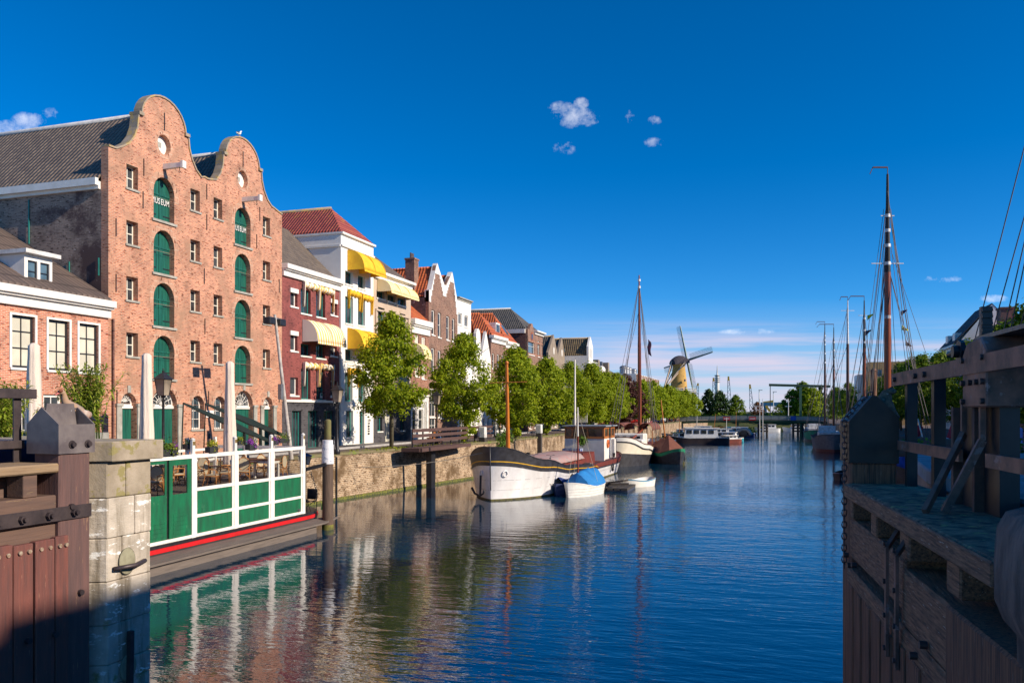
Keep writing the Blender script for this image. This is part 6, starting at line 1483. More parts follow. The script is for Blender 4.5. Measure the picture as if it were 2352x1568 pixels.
# ------------------------------------------------------------------ boats
class Boat:
    """bow at the origin, hull runs along +y of the boat frame, x to starboard/port"""
    def __init__(s, label, x, y, rz, L, B, H, name='moored_boat', cat='boat', sb=.22, sa=.22, pb=(.55,.8), pa=(.5,.7), rake=(.0,.0), group=None):
        s.t = thing(name, label, cat, (x, y, 0), group); s.o = V((x, y, 0)); s.c, s.s_ = math.cos(rz), math.sin(rz)
        s.L, s.B, s.H, s.sb, s.sa, s.pb, s.pa, s.rake = L, B, H, sb, sa, pb, pa, rake
    def T(s, p):
        p = V(p); return s.o+V((p.x*s.c-p.y*s.s_, p.x*s.s_+p.y*s.c, p.z))
    def half(s, u, v):
        p1 = s.pb[0]*v+s.pb[1]*(1-v); p2 = s.pa[0]*v+s.pa[1]*(1-v); b = s.B/2*(.86+.14*v)
        if u < s.sb: return b*max(0, math.sin(math.pi/2*u/s.sb))**p1
        if u > 1-s.sa: return b*max(0, math.sin(math.pi/2*(1-u)/s.sa))**p2
        return b
    def pt(s, u, z, side, out=0):
        h = s.H(u); v = max(0, min(1.15, (z+.3)/(h+.3)))
        yy = s.L*u-(s.rake[0]*v*(1-u) if u < .5 else 0)+(s.rake[1]*v*u if u >= .5 else 0)
        return s.T((side*(s.half(u, v)+out), yy, z))
    def strip(s, f0, f1, mat, nm, n=30, out=0, nv=3, par=None):
        mb = MB()
        for sd in (-1, 1):
            def fn(a, b, sd=sd):
                u = .5-.5*math.cos(math.pi*a); z = f0(u)*(1-b)+f1(u)*b; return s.pt(u, z, sd, out)
            mb.grid(fn, n, nv, flip=sd > 0)
        return mb.build(nm, mat, par or s.t)
    def deck(s, f, mat, nm='deck', inset=.05):
        mb = MB(); n = 24; P_ = []; Q = []
        for i in range(n+1):
            u = .5-.5*math.cos(math.pi*i/n); P_.append(s.pt(u, f(u), -1, -inset if 0 < i < n else 0)); Q.append(s.pt(u, f(u), 1, -inset if 0 < i < n else 0))
        for i in range(n): mb.add([P_[i], P_[i+1], Q[i+1], Q[i]], [(3,2,1,0)])
        return mb.build(nm, mat, s.t)
    def box(s, mb, x0, x1, y0, y1, z0, z1, mi=0, tx=0, ty=0):
        q = [s.T(p) for p in ((x0,y0,z0),(x1,y0,z0),(x1,y1,z0),(x0,y1,z0),(x0+tx,y0+ty,z1),(x1-tx,y0+ty,z1),(x1-tx,y1-ty,z1),(x0+tx,y1-ty,z1))]
        mb.add(q, [(0,3,2,1),(4,5,6,7),(0,1,5,4),(1,2,6,5),(2,3,7,6),(3,0,4,7)], mi)
def spl(*kv):
    def f(u):
        for (a, za), (b, zb) in zip(kv[:-1], kv[1:]):
            if u <= b:
                t = (u-a)/(b-a); t = t*t*(3-2*t); return za+(zb-za)*t
        return kv[-1][1]
    return f
ALG = M('waterline_growth', (.14,.12,.03), (.06,.055,.03), 5, .8, 0, .4)
HWH = M('worn_silver_white_hull', (.78,.76,.76), (.60,.57,.56), 1.1, .38, .1, .25, 3, stretch=(1,1,.6), spots=(.33,.28,.25), sp_scale=2.4, sp_th=.70)
HBK = M('worn_black_hull', (.022,.020,.024), (.045,.045,.055), 2.5, .45, 0, .15, spots=(.16,.17,.21), sp_scale=5, sp_th=.70)
RST = M('rust_red_steel', (.20,.035,.022), (.13,.03,.022), 3, .55, 0, .2, spots=(.10,.03,.02), sp_scale=4, sp_th=.6)
VARN = wood('varnished_wheelhouse_wood', (.50,.18,.045), (.34,.11,.03), 3, .35, 2, .1)
DECKG = M('grey_deck_paint', (.30,.32,.34), (.22,.24,.26), 2, .6); YLW = M('yellow_line_paint', (.75,.42,.01)); TARP = M('faded_pink_tarpaulin', (.42,.22,.20), (.32,.26,.25), 1.5, .8, 0, .5, 8); RDK = M('dark_red_deck', (.16,.03,.025), (.1,.025,.02), 3, .7)
ROPE = M('pale_rope', (.45,.40,.32), (.35,.30,.24), 9, .9)
def rope(label, pts, r=.02, sag=0, mat=None, name='mooring_rope'):
    P_ = []
    for a, b in zip(pts[:-1], pts[1:]):
        a, b = V(a), V(b)
        for k in range(9): t = k/8; q = a.lerp(b, t); q.z -= sag*math.sin(math.pi*t); P_.append(q)
    mb = MB(); mb.tube(P_, r, 4); return tag(mb.build(name, mat or ROPE), label, 'rope')
# big silver-white barge
A = Boat('large silver-white sailing barge with black bulwark, yellow line and red hatches', -15.95, 45.3, math.radians(-1.6), 28, 5.6, spl((0, 3.2), (.10, 2.35), (.25, 1.75), (.5, 1.42), (.8, 1.42), (1, 1.75)), 'sailing_barge', 'barge', .17, .17, (.60,.85), (.5,.8), (.15, .5))
low = spl((0, 2.12), (.12, 1.62), (.3, 1.18), (.5, .95), (.8, .92), (1, 1.15))
A.strip(lambda u: -.5, lambda u: .10, ALG, 'waterline_band', 40)
A.strip(lambda u: .10, low, HWH, 'hull', 40, 0, 6)
A.strip(lambda u: low(u)-.03, lambda u: low(u)+.08, HBK, 'rubbing_strake', 40, .05, 2)
A.strip(lambda u: low(u)+.05, lambda u: A.H(u) if u < .55 else low(u)+.06, HBK, 'bulwark', 40, .0, 4)
A.strip(lambda u: low(u)+.05 if u >= .5 else A.H(u)-.01, lambda u: A.H(u), RST, 'after_bulwark', 40, .004, 2)
A.strip(lambda u: A.H(u)-.03, lambda u: A.H(u)+.03, HBK, 'bulwark_cap', 40, .03, 1)
yl = lambda u: low(u)+.20 if u < .56 else low(u)+.01
A.strip(lambda u: yl(u)-.005, lambda u: yl(u)+(.05 if u < .55 else .0), YLW, 'yellow_line', 40, .012, 1)
A.deck(lambda u: A.H(u)-.55 if u < .7 else A.H(u)-.1, RDK)
mb = MB(); mb.tube([A.T((0, -.17, 3.25)), A.T((0, -.10, 2.1)), A.T((0, -.04, .9)), A.T((0, .1, -.2))], .035, 6); mb.build('stem', HBK, A.t)
for sx, yy in ((-1.0, .55), (1.0, .55)):
    p = A.T((sx*.78, yy, 1.55)); d = (A.T((sx*1.2, yy-.45, 1.55))-p).normalized(); mb = MB()
    q = A.pt(.018, 1.6, sx, 0); n_ = V((sx*.75, -.66, 0)).normalized()
    a_ = n_.cross(V((0,0,1))).normalized(); mb.tube([q+n_*.05+a_*.16*math.cos(t)+V((0,0,.17*math.sin(t))) for t in [6.2832*k/14 for k in range(15)]], .035, 6); mb.build('hawse_ring', HWH, A.t)
mb = MB(); q = A.pt(.012, 1.5, -1, 0)+V((-.15,-.18,0)); mb.bar(q, q+V((-.02,-.03,-1.15)), .10, .10); c = q+V((-.02,-.03,-1.15))
mb.tube([c+V((-.62,.22,.38)), c+V((-.40,.12,.05)), c+V((-.02,-.03,-.08)), c+V((.22,-.10,.06)), c+V((.32,-.12,.30))], .075, 6, r1=.05); mb.bar(c+V((-.62,.22,.38)), c+V((-.55,.20,.2)), .16, .03); mb.build('anchor', BLACK, A.t)
for k, (z0_, u0) in enumerate(((1.2, .02), (.62, .02))):
    A.strip(lambda u, z0_=z0_: min(z0_+.0*u, low(u)-.25)-.008, lambda u, z0_=z0_: min(z0_, low(u)-.25)+.008, M('plate_seam', (.30,.29,.30)), 'plate_seam', 30, .006, 1)
# orange mast of the barge
p = V((-16.2, 49.4, 1.5)); q = U('d', 1164, 833, y=49.0); mb = MB(); mb.cyl(p, q, .15, .09, 10); mb.ball(q, .13, n=8); mb.bar(V((q.x-1.15, q.y-.1, 7.15)), V((q.x+1.3, q.y+.1, 7.2)), .05)
mb.build('mast', M('orange_varnished_mast', (.60,.20,.025), (.50,.14,.02), 2, .35), A.t)
# hatches
mb = MB(); A.box(mb, -1.75, 1.75, 6.6, 19.0, 1.0, 2.0, 0, .08); ht = mb.build('hatch_coaming', RST, A.t)
mb = MB()
def tarp(u, v):
    x = -1.9+3.8*u; e = .24*(1-((u-.5)*2)**2); side = -.28 if u in (0, 1) else 0; return A.T((x, 6.4+8.6*v, 2.03+e+side+.04*noise.noise(V((u*6, v*14, 0)))))
mb.grid(tarp, 12, 26); mb.build('tarpaulin', TARP, ht, solid=.02)
mb = MB(); 
for k in range(6): A.box(mb, -1.7, 1.7, 15.2+k*.62, 15.75+k*.62, 2.003, 2.10)
mb.build('hatch_board', RST, ht)
# wheelhouse
wx0, wx1, wy0, wy1 = -1.35, 2.05, 20.9, 25.0
mb = MB(); A.box(mb, wx0, wx1, wy0, wy1, 1.0, 3.04); wh = mb.build('wheelhouse_base', WHITE, A.t)
mb = MB()
for (a, b) in ((wx0+.0, wx0+.12), (-.75, -.6), (.55, .7), (wx1-.14, wx1)): A.box(mb, a, b, wy0-.02, wy0+.10, 3.12, 4.02)
A.box(mb, wx0, wx1, wy0-.02, wy0+.10, 3.04, 3.22); A.box(mb, wx0, wx1, wy0-.02, wy0+.10, 3.88, 4.03)
for sx in (wx0, wx1-.1):
    for (a, b) in ((wy0+.1, wy0+.3), (wy0+1.4, wy0+1.6), (wy0+2.7, wy0+2.9), (wy1-.15, wy1)): A.box(mb, sx, sx+.1, a, b, 3.12, 4.02)
    A.box(mb, sx+.002, sx+.098, wy0+.1, wy1, 3.04, 3.24); A.box(mb, sx+.002, sx+.098, wy0+.1, wy1, 3.86, 4.03)
A.box(mb, wx0+.1, wx1-.1, wy1-.1, wy1, 3.04, 4.03)
mb.build('window_frame', VARN, wh); mb = MB(); A.box(mb, wx0+.04, wx1-.05, wy0+.04, wy1-.12, 3.1, 3.99); mb.build('pane', glass('wheelhouse_glass', (.16,.10,.07), .05), wh)
mb = MB(); A.box(mb, wx0-.18, wx1+.2, wy0-.25, wy1+.15, 4.05, 4.15); mb.build('wheelhouse_roof', DECKG, A.t)
mb = MB(); A.box(mb, -1.3, 1.6, 25.05, 27.2, 1.0, 2.6, 0, .3, .25); A.box(mb, wx1-.9, wx1+.25, 23.6, 24.3, 1.2, 2.95); mb.build('after_cabin', WHITE, A.t); 
mb = MB(); A.box(mb, -1.05, 1.45, 25.0, 27.25, 2.603, 2.7); mb.build('cabin_top', RST, A.t)
mb = MB(); A.box(mb, -1.2, .3, 19.6, 20.7, 1.9, 2.25); mb.build('deck_box', M('blue_deck_box', (.03,.08,.30), (.5,.5,.52), 2), A.t)
mb = MB(); rr = random.Random(5); leaves(mb, A.T((.3, 20.2, 2.9)), (.5, .4, .5), 160, .12, rr, long=3); tag(mb.build('potted_reeds', LF_G), 'green reeds growing in a pot before the barge wheelhouse', 'plant')
mb = MB()
for k in range(14): x = rr.uniform(-1.4, 1.4); y = rr.uniform(1.8, 5.8); a = A.T((x, y, 1.75+.3*rr.random())); mb.tube([a, a+V((rr.uniform(-.5,.5), rr.uniform(-.6,.6), rr.uniform(.1,.5))), a+V((rr.uniform(-.9,.9), rr.uniform(-1,1), rr.uniform(-.1,.3)))], .045, 5)
A.box(mb, -.5, .5, 3.6, 4.6, 1.6, 2.3); mb.build('foredeck_gear', M('brown_deck_gear', (.14,.06,.035), (.03,.025,.025), 6, .8), A.t)
mb = MB()
for sx in (-1, 1):
    for y in (1.2, 22): p = A.T((sx*(1.6 if y < 5 else 2.4), y+1, A.H((y+1)/28))); mb.cyl(p, p+V((0,0,.35)), .09, .12, 8); 
mb.build('bollard', BLACK, A.t)
p = U('d', 1320.5, 977, y=66); q = U('d', 1320.5, 826, y=66); mb = MB(); mb.cyl(V((p.x, 66, 4.15)), q, .09, .06, 8); mb.build('signal_mast', WHITE, A.t)
rope('pale mooring rope from the silver barge bow down to the blue-covered dinghy', [A.T((.1, .1, 3.1)), (-13.0, 49.6, .5)], .02, .15); rope('long rope from the barge bow to the quay wall', [A.T((-.3, .2, 2.9)), (qx(46)+.1, 44, 1.9)], .018, .25)
for k, (u_, z_) in enumerate(((.30, .75), (.52, .6), (.74, .7))):
    q = A.pt(u_, z_, 1, .12); mb = MB(); mb.tube([q+V((0, .26*math.cos(t), .26*math.sin(t))) for t in [6.2832*j/14 for j in range(15)]], .08, 7); mb.cyl(q+V((0,0,.26)), A.pt(u_, A.H(u_), 1, .02), .012, n=4); mb.build('tyre_fender', BLACK, A.t)
mb = MB(); q = A.T((wx1+.06, wy0+1.2, 2.6)); mb.tube([q+V((0, .3*math.cos(t), .3*math.sin(t))) for t in [6.2832*j/16 for j in range(17)]], .07, 7); mb.build('life_ring', M('orange_life_ring', (.70,.16,.03)), A.t)
mb = MB()
for k in range(26):
    yy = 8.0+k*.42; sx = rr.choice((-1, 1))*rr.uniform(1.9, 2.3); a = A.T((sx, yy, A.H(yy/28)-.5)); w_ = rr.uniform(.1, .25)
    mb.box(a.x-w_, a.x+w_, a.y-w_, a.y+w_, a.z, a.z+rr.uniform(.2, .5))
mb.build('deck_clutter', M('mixed_deck_gear', (.30,.16,.10), (.06,.08,.10), 1.5, .8), A.t)
# small boats alongside
def small_boat(label, x, y, rz, L, B, h0, h1, mat, name='rowing_boat', inner=None, trim=None, cat='boat', sa=.35, group=None):
    b = Boat(label, x, y, rz, L, B, spl((0, h1), (.5, h0), (1, h0+.12)), name, cat, .45, sa, (.75,.9), (.35,.5), (.25, .05), group)
    b.strip(lambda u: -.25, lambda u: b.H(u), mat, 'hull', 18, 0, 4); b.strip(lambda u: b.H(u)-.07, lambda u: b.H(u), trim or mat, 'gunwale', 18, .025, 1)
    b.deck(lambda u: .12, inner or VARN, 'floor', .06)
    mb = MB()
    for yy in (.35, .62): w_ = b.half(yy, 1)-.03; b.box(mb, -w_, w_, L*yy-.12, L*yy+.12, h0-.14, h0-.09)
    mb.build('thwart', VARN, b.t); return b
SBW = M('white_clinker_planks', (.80,.78,.74), (.68,.66,.63), 3, .45, 0, .1)
b = small_boat('white clinker sailing dinghy under a bright blue cover', -11.95, 48.4, math.radians(-11), 4.6, 1.9, .62, .95, SBW, 'sailing_dinghy')
for z in (.15, .32, .5): b.strip(lambda u, z=z: min(z, b.H(u)-.1)-.006, lambda u, z=z: min(z, b.H(u)-.1)+.006, M('plank_edge', (.25,.22,.2)), 'plank_edge', 18, .008, 1)
BLU = M('bright_blue_canvas', (.012,.20,.52), (.010,.15,.42), 2, .7, 0, .8, 6, dist=.03); mb = MB()
def tent(u, v):
    s = .25+.68*v; w = b.half(s, 1)+.03; ridge = 1.42+.22*math.sin(v*2.6); t = (u-.5)*2
    z = ridge-(ridge-b.H(s)+.02)*abs(t)**1.7*(1)+.09*noise.noise(V((u*6, v*8, 1))); lo = b.H(s)-.10
    return b.T((w*t*(1-.12*(1-abs(t))), b.L*s, max(z, lo)))
mb.grid(tent, 14, 14); 
for v, s0 in ((0, .2), (1, .98)):
    ring = [tent(i/14, v) for i in range(15)]; mb.add(ring+[b.T((0, b.L*s0, b.H(.2)-.05))], [(i, i+1, 15) for i in range(14)])
mb.build('cover', BLU, b.t)
p = b.T((0, b.L*.3, .5)); mb = MB(); qq = U('d', 1328, 1088-0, y=p.y); mtop = U('d', 1327, 935, y=p.y); mb.cyl(p, p.lerp(V((mtop.x, p.y, mtop.z)), .64), .055, .05, 8); ms = mb.build('mast', M('red_brown_spar', (.20,.03,.02)), b.t)
mb = MB(); mb.cyl(p.lerp(V((mtop.x, p.y, mtop.z)), .64), V((mtop.x, p.y, mtop.z)), .05, .035, 8); mb.build('mast_top', WHITE, ms)
for a in ((0, -.1, .95), (-.85, 2.6, .7), (.85, 2.6, .7)): mb = MB(); mb.cyl(p.lerp(V((mtop.x, p.y, mtop.z)), .95), b.T(a), .012, n=4); mb.build('stay', ROPE, ms)
b2 = small_boat('second dinghy wrapped in a dull dark blue cover, behind the white clinker dinghy', -13.0, 49.5, math.radians(-4), 4.2, 1.6, .5, .75, M('dull_blue_hull', (.04,.06,.16)), 'sailing_dinghy'); b = b2; mb = MB()
mb.grid(lambda u, v: b2.T(((b2.half(.1+.85*v, 1)+.02)*(u-.5)*2, b2.L*(.05+.9*v), b2.H(v)+.42*(1-abs(u-.5)*2)**.8-.03)), 10, 12); mb.build('cover', M('dull_blue_canvas', (.03,.05,.20), (.02,.04,.14), 2, .8, 0, .6), b2.t)
rf = thing('work_raft', 'low timber work raft with black tyre fender between dinghy and rowing boat', 'raft', (-10.6, 54.5, 0)); mb = MB()
for k in range(6): mb.box(-11.9+k*.48, -11.5+k*.48, 52.8, 56.2, .12, .26)
mb.bar((-11.9, 53, .3), (-9.6, 55.9, .55), .12); mb.bar((-11.6, 55.6, .3), (-9.4, 53.2, .7), .09); mb.bar((-11.9, 54, .32), (-9.3, 54.6, .4), .14); mb.build('planks', WOODD, rf)
mb = MB(); mb.tube([(-11.0+.38*math.cos(t), 52.65, .22+.38*math.sin(t)) for t in [6.2832*k/16 for k in range(17)]], .13, 8); mb.build('tyre', BLACK, rf)
mb = MB(); mb.box(-11.9, -9.1, 52.9, 56.1, -.2, .11); mb.build('float', M('raft_float', (.05,.06,.10)), rf)
p = U('d', 1440, 1119, z=0); q = U('d', 1509, 1112, z=0); an = math.atan2(q.y-p.y, q.x-p.x)-math.pi/2
small_boat('small white open rowing boat with a pale blue inside, right of the raft', p.x, p.y, math.atan2(-(q.x-p.x), (q.y-p.y)), 2.9, 1.3, .45, .6, WHITE, 'rowing_boat', M('pale_blue_inside', (.25,.45,.60)), M('blue_gunwale', (.08,.30,.50)))
# second barge, red mast
Bt = Boat('cream and black barge with rust-brown awning and tall red mast', -14.3, 77.0, math.radians(1), 25, 5.4, spl((0, 2.9), (.12, 2.1), (.35, 1.6), (.8, 1.6), (1, 2.0)), 'sailing_barge', 'barge', .2, .2, (.42,.7), (.5,.8), (.1, .2))
Bt.strip(lambda u: -.4, lambda u: .75+.55*(1-u)**4, HBK, 'hull', 30, 0, 4); CRH = M('cream_hull_paint', (.74,.66,.52), (.66,.58,.45), 1.5, .4)
Bt.strip(lambda u: .75+.55*(1-u)**4, lambda u: Bt.H(u)-.55, CRH, 'hull_side', 30, 0, 3); Bt.strip(lambda u: Bt.H(u)-.58, lambda u: Bt.H(u)-.45, HBK, 'rubbing_strake', 30, .06, 2); Bt.strip(lambda u: Bt.H(u)-.46, lambda u: Bt.H(u)-.08, WHITE, 'bulwark', 30, .0, 2)
Bt.strip(lambda u: Bt.H(u)-.08, lambda u: Bt.H(u), M('brown_caprail', (.12,.05,.03)), 'caprail', 30, .04, 1); Bt.deck(lambda u: Bt.H(u)-.45, RDK)
mb = MB(); Bt.box(mb, -1.6, 1.7, 6.8, 9.6, 1.2, 3.0); Bt.box(mb, .9, 2.0, 3.6, 6.2, 1.2, 2.5); mb.build('cabin', WHITE, Bt.t, bevel=.1)
mb = MB()
for k in range(4): Bt.box(mb, -1.2+k*.72, -.85+k*.72, 6.77, 6.796, 2.0, 2.75)
mb.build('cabin_window', DGLASS, Bt.t)
BRC = M('rust_brown_canvas', (.22,.075,.045), (.17,.055,.035), 2, .8, 0, .3); mb = MB()
for k in range(3):
    c = -1.55+k*1.5
    mb.grid(lambda u, v, c=c: Bt.T((c+.8*math.cos(math.pi*u), 9.6+7.5*v, 3.3+.75*math.sin(math.pi*u))), 8, 4)
mb.build('awning', BRC, Bt.t, solid=.03); mb = MB()
for x in (-2.3, -.8, .7, 2.2):
    for y in (9.7, 13, 17): mb.bar(Bt.T((x, y, 1.3)), Bt.T((x, y, 3.35)), .1)
mb.build('awning_post', VARN, Bt.t)
MAST = wood('red_varnished_mast', (.26,.06,.022), (.17,.04,.018), 2, .35, 2, .1); BRM = wood('brown_varnished_mast', (.12,.045,.03), (.07,.03,.022), 2, .4, 2, .1)
RIG = M('rigging_wire', (.10,.09,.10), (.16,.14,.13), 5, .6)
def mast(par, base, top, r, mats=(None,), bands=(), stays=(), lbl=None, vane=0, cross=(), split=.75):
    base, top = V(base), V(top); mb = MB(); mid_ = base.lerp(top, split); mb.cyl(base, mid_, r, r*.85, 12); mo = mb.build('mast', mats[0], par)
    mb = MB(); mb.cyl(mid_, top, r*.8, r*.3, 10); mb.build('topmast', mats[-1], mo)
    if bands:
        mb = MB()
        for t in bands: q = base.lerp(top, t); rr_ = r*(1.05-.5*t); mb.cyl(q-V((0,0,.12)), q+V((0,0,.12)), rr_+.03, n=10)
        mb.build('band', WHITE2, mo)
    mb = MB()
    for t, w in cross: q = base.lerp(top, t); mb.bar(q-V((w*CY, w*SY, 0)), q+V((w*CY, w*SY, 0)), .06)
    if cross: mb.build('crosstree', WHITE2, mo)
    mb = MB()
    for (t, e, *rr) in stays: mb.cyl(base.lerp(top, t), e, rr[0] if rr else .022, n=4, cap=False)
    if stays: mb.build('rigging', RIG, mo)
    if vane:
        mb = MB(); mb.cyl(top, top+V((0,0,.5)), .03, n=5); a = top+V((0,0,.5)); mb.bar(a, a-V((vane*CY, vane*SY, 0)), .10, .10); mb.bar(a-V((vane*CY, vane*SY, 0)), a-V((vane*1.2*CY, vane*1.2*SY, .5)), .05); mb.build('vane', BRM, mo)
    return mo
p = V((-13.8, 88, 1.6)); q = U('d', 1468, 632, y=88); q.x = U('d', 1468, 632, y=88).x
st = [(.95, Bt.T((x, y, 1.9))) for x, y in ((-2.6, 9), (-2.6, 13), (2.6, 9), (2.6, 10.5), (2.6, 13), (0, -.5), (-2.6, 15), (.5, 24))]+[(.8, Bt.T((x, y, 1.9))) for x, y in ((-2.6, 10), (2.6, 11.5))]
mo = mast(Bt.t, p, q, .22, (MAST, MAST), (.93, .97), st, split=.6)
fl = MB(); c = U('d', 1488, 800, y=88); fl.grid(lambda u, v: V((c.x+.35*u+.05*math.sin(v*8), 88, c.z+1.0-1.6*v-.3*u)), 4, 8, sm=True); fl.build('pennant', M('dark_red_pennant', (.15,.03,.05), (.02,.02,.06), 2), mo, solid=.01)
mb = MB(); mb.cyl(Bt.T((.4, 2, 1.9)), Bt.T((1.6, 14, 4.2)), .12, .1, 8); mb.build('boom', MAST, Bt.t)
# brown tent boat with orange mast
b3 = Boat('small dark wooden boat with brown tent cover, green wash strake and orange mast', -8.9, 82.3, math.radians(32), 6.6, 2.8, spl((0, 1.6), (.3, 1.05), (1, 1.2)), 'tent_boat', 'boat', .4, .3, (.6,.9), (.5,.7), (.3, .1))
b3.strip(lambda u: -.3, lambda u: b3.H(u)-.3, HBK, 'hull', 20, 0, 3); b3.strip(lambda u: b3.H(u)-.3, lambda u: b3.H(u), M('bright_green_strake', (.01,.22,.11)), 'wash_strake', 20, .01, 1)
mb = MB(); ap = b3.T((0, 2.6, 2.9))
P_ = [b3.pt(u, b3.H(u), -1) for u in (.12, .35, .6, .9)]+[b3.pt(u, b3.H(u), 1) for u in (.9, .6, .35, .12)]; ap2 = b3.T((0, 5.6, 2.1)); rdg = [ap, ap.lerp(ap2, .4), ap2]
mb.add(P_+[b3.T((0, .6, 1.45)), ap, ap2], [(8,9,0), (0,9,1), (1,9,10), (1,10,2), (2,10,3), (3,10,4), (4,10,5), (5,10,6), (6,10,9), (6,9,7), (7,9,8)]); mb.build('tent_cover', BRC, b3.t, solid=.02)
p = b3.T((-.1, 2.8, .9)); q = U('d', 1518, 918, y=p.y); mb = MB(); mb.cyl(p, q, .1, .05, 8); mb.build('mast', M('orange_spar', (.50,.17,.03)), b3.t)
mb = MB(); a = b3.pt(.3, 1.0, 1, .06); mb.lathe([(.4, 0), (.4, .06)], (0,0,0), 14); mb.v = [a+V((v.z+0, v.x*1.1, v.y*1.5-.2)) for v in mb.v]; mb.build('leeboard', HBK, b3.t, fix=True)
# generic cabin cruiser for the far moorings
CWH = M('cruiser_white', (.74,.74,.73), (.62,.62,.63), 3, .4)
def cruiser(label, x, y, rz, L, B, hullm, h=.9, cab=1.2, trim=None, group='cabin boats moored before the bridge', cabm=None):
    b = Boat(label, x, y, rz, L, B, spl((0, h*1.5), (.4, h), (1, h*1.1)), 'cabin_boat', 'boat', .35, .15, (.6,.85), (.3,.4), (.4, .0), group)
    b.strip(lambda u: -.3, lambda u: b.H(u), hullm, 'hull', 16, 0, 3); b.strip(lambda u: b.H(u)-.1, lambda u: b.H(u), trim or WHITE, 'gunwale', 16, .03, 1); b.deck(lambda u: b.H(u)-.05, DECKG)
    mb = MB(); w = B*.36; b.box(mb, -w, w, L*.3, L*.82, h-.05, h+cab, 0, .08, .2); c_ = mb.build('cabin', cabm or CWH, b.t)
    mb = MB(); b.box(mb, -w-.06, w+.06, L*.32, L*.82, h+cab+.003, h+cab+.09); mb.build('cabin_roof', trim or WHITE, c_)
    mb = MB(); n = max(3, int(L*.5/1.1))
    for k in range(n):
        y0_ = L*.34+k*(L*.44/n); 
        for sx in (-1, 1): q = [b.T((sx*(w-.02), y0_, h+cab*.45)), b.T((sx*(w-.02), y0_+L*.32/n, h+cab*.45)), b.T((sx*(w-.05), y0_+L*.32/n, h+cab*.85)), b.T((sx*(w-.05), y0_, h+cab*.85))]; mb.prism(q, (b.T((sx*.03, 0, 0))-b.T((0,0,0))))
    b.box(mb, -w*.85, w*.85, L*.3+.06, L*.3+.12, h+cab*.45, h+cab*.85); mb.build('cabin_window', DGLASS, c_, fix=True); return b
NAV = M('navy_hull', (.02,.04,.14)); TEA = M('turquoise_hull', (.03,.30,.38))
hb = cruiser('long dark-hulled houseboat with white cabin, nearest of the far moorings', -17.5, 137.6, math.radians(-80), 10.8, 3.2, M('dark_brown_hull', (.04,.025,.028)), .95, 1.5)
hb = hb.t
cb = [(1556, 1008, 137, -70, 7, 'small white cabin boat with green canopy left behind the houseboat', CWH, LF_G, 1.0), (1660, 1004, 146, -95, 6.5, 'turquoise hulled boat right behind the houseboat', TEA, None, .9), (1672, 1010, 140, -60, 4.5, 'small red-brown motor boat at the right end of the houseboat', RST, None, .5),
      (1600, 1000, 152, -85, 9, 'white cabin boat with long pale roof behind the houseboat', CWH, None, 1.2), (1640, 996, 165, -80, 8, 'white boat with brown boom, third row of the far moorings', CWH, None, 1.1), (1566, 996, 160, -80, 8, 'dark blue cabin boat close to the left quay before the bridge', NAV, None, 1.1),
      (1690, 988, 178, -85, 7, 'blue-windowed cabin boat farthest before the bridge', NAV, None, 1.2), (1620, 990, 180, -90, 8, 'low white boat under the left end of the bridge', CWH, None, 1.0)]
cb += [(1585, 1000, 145, -75, 6.5, 'small white boat with blue hull tucked between the houseboat and the quay', NAV, None, .9), (1615, 996, 158, -85, 7, 'white cabin boat behind the middle of the houseboat', CWH, NAV, 1.3), (1650, 992, 172, -82, 7.5, 'wooden brown cabin boat in the fourth row of far moorings', VARN, None, .9), (1580, 988, 172, -80, 7, 'pale boat close under the quay wall, fourth row of far moorings', CWH, None, 1.2), (1672, 990, 186, -84, 7, 'white boat with teal rail nearest the left bridge girder', CWH, TEA, 1.1), (1605, 984, 190, -84, 8, 'dark-hulled boat half under the left bridge end', NAV, None, 1.2)]
for (ax_, ay, yy, rz, L, lb, hm, tm, cabh) in cb:
    p = U('d', ax_, ay, y=yy); cruiser(lb, p.x-L/2*math.sin(math.radians(-rz)) if 0 else p.x-L*.45, yy, math.radians(rz), L, 2.6, hm, .75, cabh, tm)
for i, (ax_, tpy, yy, lb) in enumerate(((1560, 965, 140, 'short bare mast behind the houseboat stern'), (1600, 955, 150, 'thin white mast rising behind the middle of the houseboat'), (1638, 950, 162, 'thin brown mast leaning over the far moorings'), (1668, 958, 150, 'short white mast above the turquoise boat'), (1690, 945, 175, 'slim mast at the right end of the far moorings'))):
    p = U('d', ax_, 985, y=yy); q = U('d', ax_+(6 if i == 2 else 1), tpy, y=yy); mb = MB(); mb.cyl((p.x, yy, .8), q, .07, .04, 6); mb.cyl((p.x, yy, 2.2), (p.x+2.5, yy, 2.4), .06, .05, 6); tag(mb.build('boat_mast', WHITE if i % 2 else VARN), lb, 'mast')
for i, (ax_, lb) in enumerate(((1735, 'white motor boat beyond the bridge, left of the blue sign'), (1800, 'white motor boat beyond the bridge, below its middle'), (1835, 'white motor boat beyond the bridge near the green portal post'), (1905, 'white motor boat beyond the bridge by the left dolphin'))):
    p = U('d', ax_, 968, y=225+i*3); cruiser(lb, p.x, 225+i*3, math.radians(-75), 6.5, 2.4, CWH, .8, 1.0, None, 'motor boats beyond the bridge')
p = U('9', 955, 1330, z=0); p.x += 2.6; t = thing('inflatable_dinghy', 'grey inflatable dinghy raised on the water, right of the far moorings', 'dinghy', (p.x, p.y, 0)); mb = MB()
mb.tube([(p.x+1.3*math.cos(t_), p.y+.2*math.sin(t_), .75+1.0*math.sin(t_)) for t_ in [math.pi*(-.12+1.24*k/14) for k in range(15)]], .36, 8); mb.build('tube', M('grey_rubber', (.42,.39,.35)), t); mb = MB(); mb.ball((p.x, p.y+.3, .9), .9, 1.1, .3, .9); mb.build('floor', M('brown_floor', (.14,.09,.06)), t)
